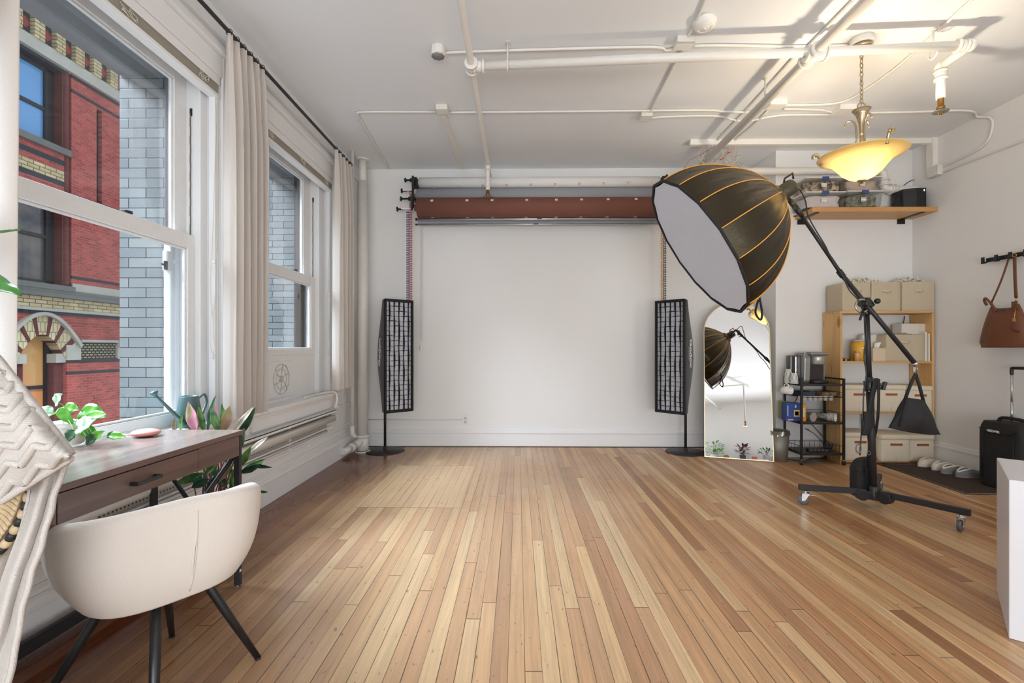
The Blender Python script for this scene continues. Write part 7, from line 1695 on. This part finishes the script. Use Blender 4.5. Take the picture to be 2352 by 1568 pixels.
for k, (p0, p1, d_, w, mm) in enumerate(LV2):
    P0 = atD(p0[0], p0[1], d_); P1 = atD(p1[0], p1[1], d_)
    for P_ in (P0, P1): P_.x = max(P_.x, XL+.03)
    b = MB(); leaf(b, P0, P1-P0, (P1-P0).length*1.06, w*.74, up=-FW+Vector((.5*math.sin(k*2.3), 0, .2*math.sin(k))), droop=.06, fold=.35); b.build('leaf', (SG, SP, SDk, SW, SM)[mm], sp_, solid=.0008)
    r0 = pc0+Vector((.05*math.cos(k*1.7), .05*math.sin(k*1.7), .20)); b = MB(); b.tube(curve([r0, r0.lerp(P0, .5)+Vector((0, 0, .05)), P0], 5), .003, 6); b.build('stem', mat('calathea_stem', rgb(110, 60, 70), .5), sp_)
# house plant whose leaf tips reach in at the left
pf = Vector((-1.60, .28, 0)); t = thing('rubber_plant', tuple(pf), 'green leafy plant whose leaf tips enter at the left edge', 'plant')
b = MB(); b.lathe([(.0, .002), (.10, .002), (.13, .26), (.12, .26), (.09, .02), (0, .02)], tuple(pf), 28, cap=False); b.build('grey_pot', mat('charcoal_pot', None) if False else MATS['charcoal_pot'], t)
b = MB(); b.tube(curve([pf+Vector((0, 0, .02)), pf+Vector((.03, .02, .6)), pf+Vector((.01, .03, 1.1)), pf+Vector((.05, .05, 1.55))], 6), .011, 8); b.build('trunk', mat('brown_stem', rgb(92, 72, 52), .8), t)
BL_ = leafmat('broad_leaf_green', rgb(58, 130, 46), rgb(86, 160, 66), 6)
for p0, p1, d_, w in (((-150, 560), (48, 522), .98, .075), ((-150, 620), (50, 673), .98, .085), ((-260, 420), (-120, 330), 1.0, .08), ((-250, 700), (-90, 790), 1.0, .08), ((-300, 520), (-480, 460), .95, .08), ((-300, 650), (-470, 720), .95, .08)):
    P0, P1 = atD(p0[0], p0[1], d_), atD(p1[0], p1[1], d_); b = MB(); leaf(b, P0, P1-P0, (P1-P0).length, w, up=Vector((0, -.35, 1)), droop=.03, fold=.12); b.build('leaf', BL_, t, solid=.0008)
    b = MB(); b.tube([P0, pf+Vector((.03, .04, P0.z-.05))], .003, 6); b.build('leaf_stem', MATS['plant_stem'], t)
# ================================================================ REAR WALL LEDGE WITH PLANTS (seen in the mirror)
mpt = (BL+BR)/2
def refl(u, v, y):
    d = ray(u, v); s = (mpt-CAM).dot(mnn)/d.dot(mnn); P_ = CAM+d*s; r = d-mnn*(2*d.dot(mnn)); return P_+r*((y-P_.y)/r.y)
RY = YR+.16
lz = refl(1700, 1056, RY).z
ql, qr = refl(1610, 1050, RY), refl(1790, 1058, RY); x0, x1 = min(ql.x, qr.x)-.4, max(ql.x, qr.x)+.4
t = thing('rear_ledge', ((x0+x1)/2, YR+.15, lz), 'white ledge on the rear wall, only seen in the mirror', 'ledge')
b = MB(); b.box(x0, x1, YR, YR+.28, lz-.03, lz); b.build('ledge_board', TRIM, t, bevel=.004)
rnd = random.Random(11)
def potted(u, hgt, kind, r, potm, label, nm, spread):
    c = refl(u, 1050, RY); c.z = lz; ph = r*1.5
    t = thing(nm, tuple(c), label, 'plant')
    b = MB(); b.lathe([(0, 0), (r*.75, 0), (r, ph), (r*.88, ph), (r*.7, .01), (0, .01)], tuple(c), 18, cap=False); b.lathe([(0, ph*.85), (r*.9, ph*.86)], tuple(c), 12, cap=False); b.build('pot', potm, t)
    b = MB(); st = MB()
    for k in range(34 if hgt > .2 else 22):
        a = rnd.uniform(0, 2*PI); f = rnd.uniform(.25, 1); base = c+Vector((math.cos(a)*spread*f*.6, math.sin(a)*.08*f, ph+(hgt-ph)*rnd.uniform(.15, .9)*(1.15-f*.35)))
        leaf(b, base, dirn(math.degrees(a), rnd.uniform(-10, 60)), hgt*.22+.02, hgt*.10+.012, droop=.2); 
        if k % 3 == 0: st.tube([c+Vector((0, 0, ph*.8)), c.lerp(base, .5)+Vector((0, 0, .04)), base], .003, 4)
    b.build('foliage', kind, t); st.build('stems', MATS['brown_stem'], t)
potted(1638, .50, LG, .09, MATS['white_ceramic'], 'bushy green plant, leftmost in the mirror reflection', 'potted_plant', .36)
potted(1706, .42, mat('burgundy_leaf', rgb(96, 44, 62), .5), .08, MATS['charcoal_pot'], 'dark red leaved plant in a grey pot, middle of the mirror reflection', 'potted_plant', .24)
potted(1760, .30, SG, .08, mat('lilac_pot', rgb(170, 150, 170), .5), 'small green plant in a pale pot, rightmost in the mirror reflection', 'potted_plant', .30)
c = refl(1668, 1050, RY); c.z = lz; b = MB(); b.lathe([(0, 0), (.04, 0), (.07, .05), (.06, .10), (.04, .12)], tuple(c), 18); tag(b.build('brass_vase', BRASS), 'small brass vase on the ledge seen in the mirror', 'vase')
c = refl(1733, 1052, RY); c.z = lz; b = MB(); b.lathe([(0, 0), (.05, 0), (.07, .08), (.06, .08), (0, .06)], tuple(c), 14); tag(b.build('terracotta_pot', mat('terracotta', rgb(196, 110, 76), .7)), 'empty terracotta pot on the ledge seen in the mirror', 'pot')
c = refl(1712, 978, -1.6); b = MB(); b.tube([(c.x-.5, -1.6, ZP), (c.x, -1.6, ZP), (c.x, -1.6, c.z+.09)], .02, 10); tag(b.build('sprinkler_pipe', PIPE), 'short branch pipe behind the camera, seen in the mirror', 'pipe')
sprinkler((c.x, -1.6, c.z), 'brass fire sprinkler seen only in the mirror reflection')
p0 = refl(1622, 855, -.6); p1 = refl(1724, 960, -2.2)
b = MB(); b.tube([(p0.x, p0.y, H-.04), (p1.x, p1.y, H-.04)], .022, 10); tag(b.build('ceiling_pipe', PIPE), 'slanting ceiling pipe behind the camera, seen in the mirror', 'pipe')
for o in bpy.data.objects:
    if '_o' in o: del o['_o']
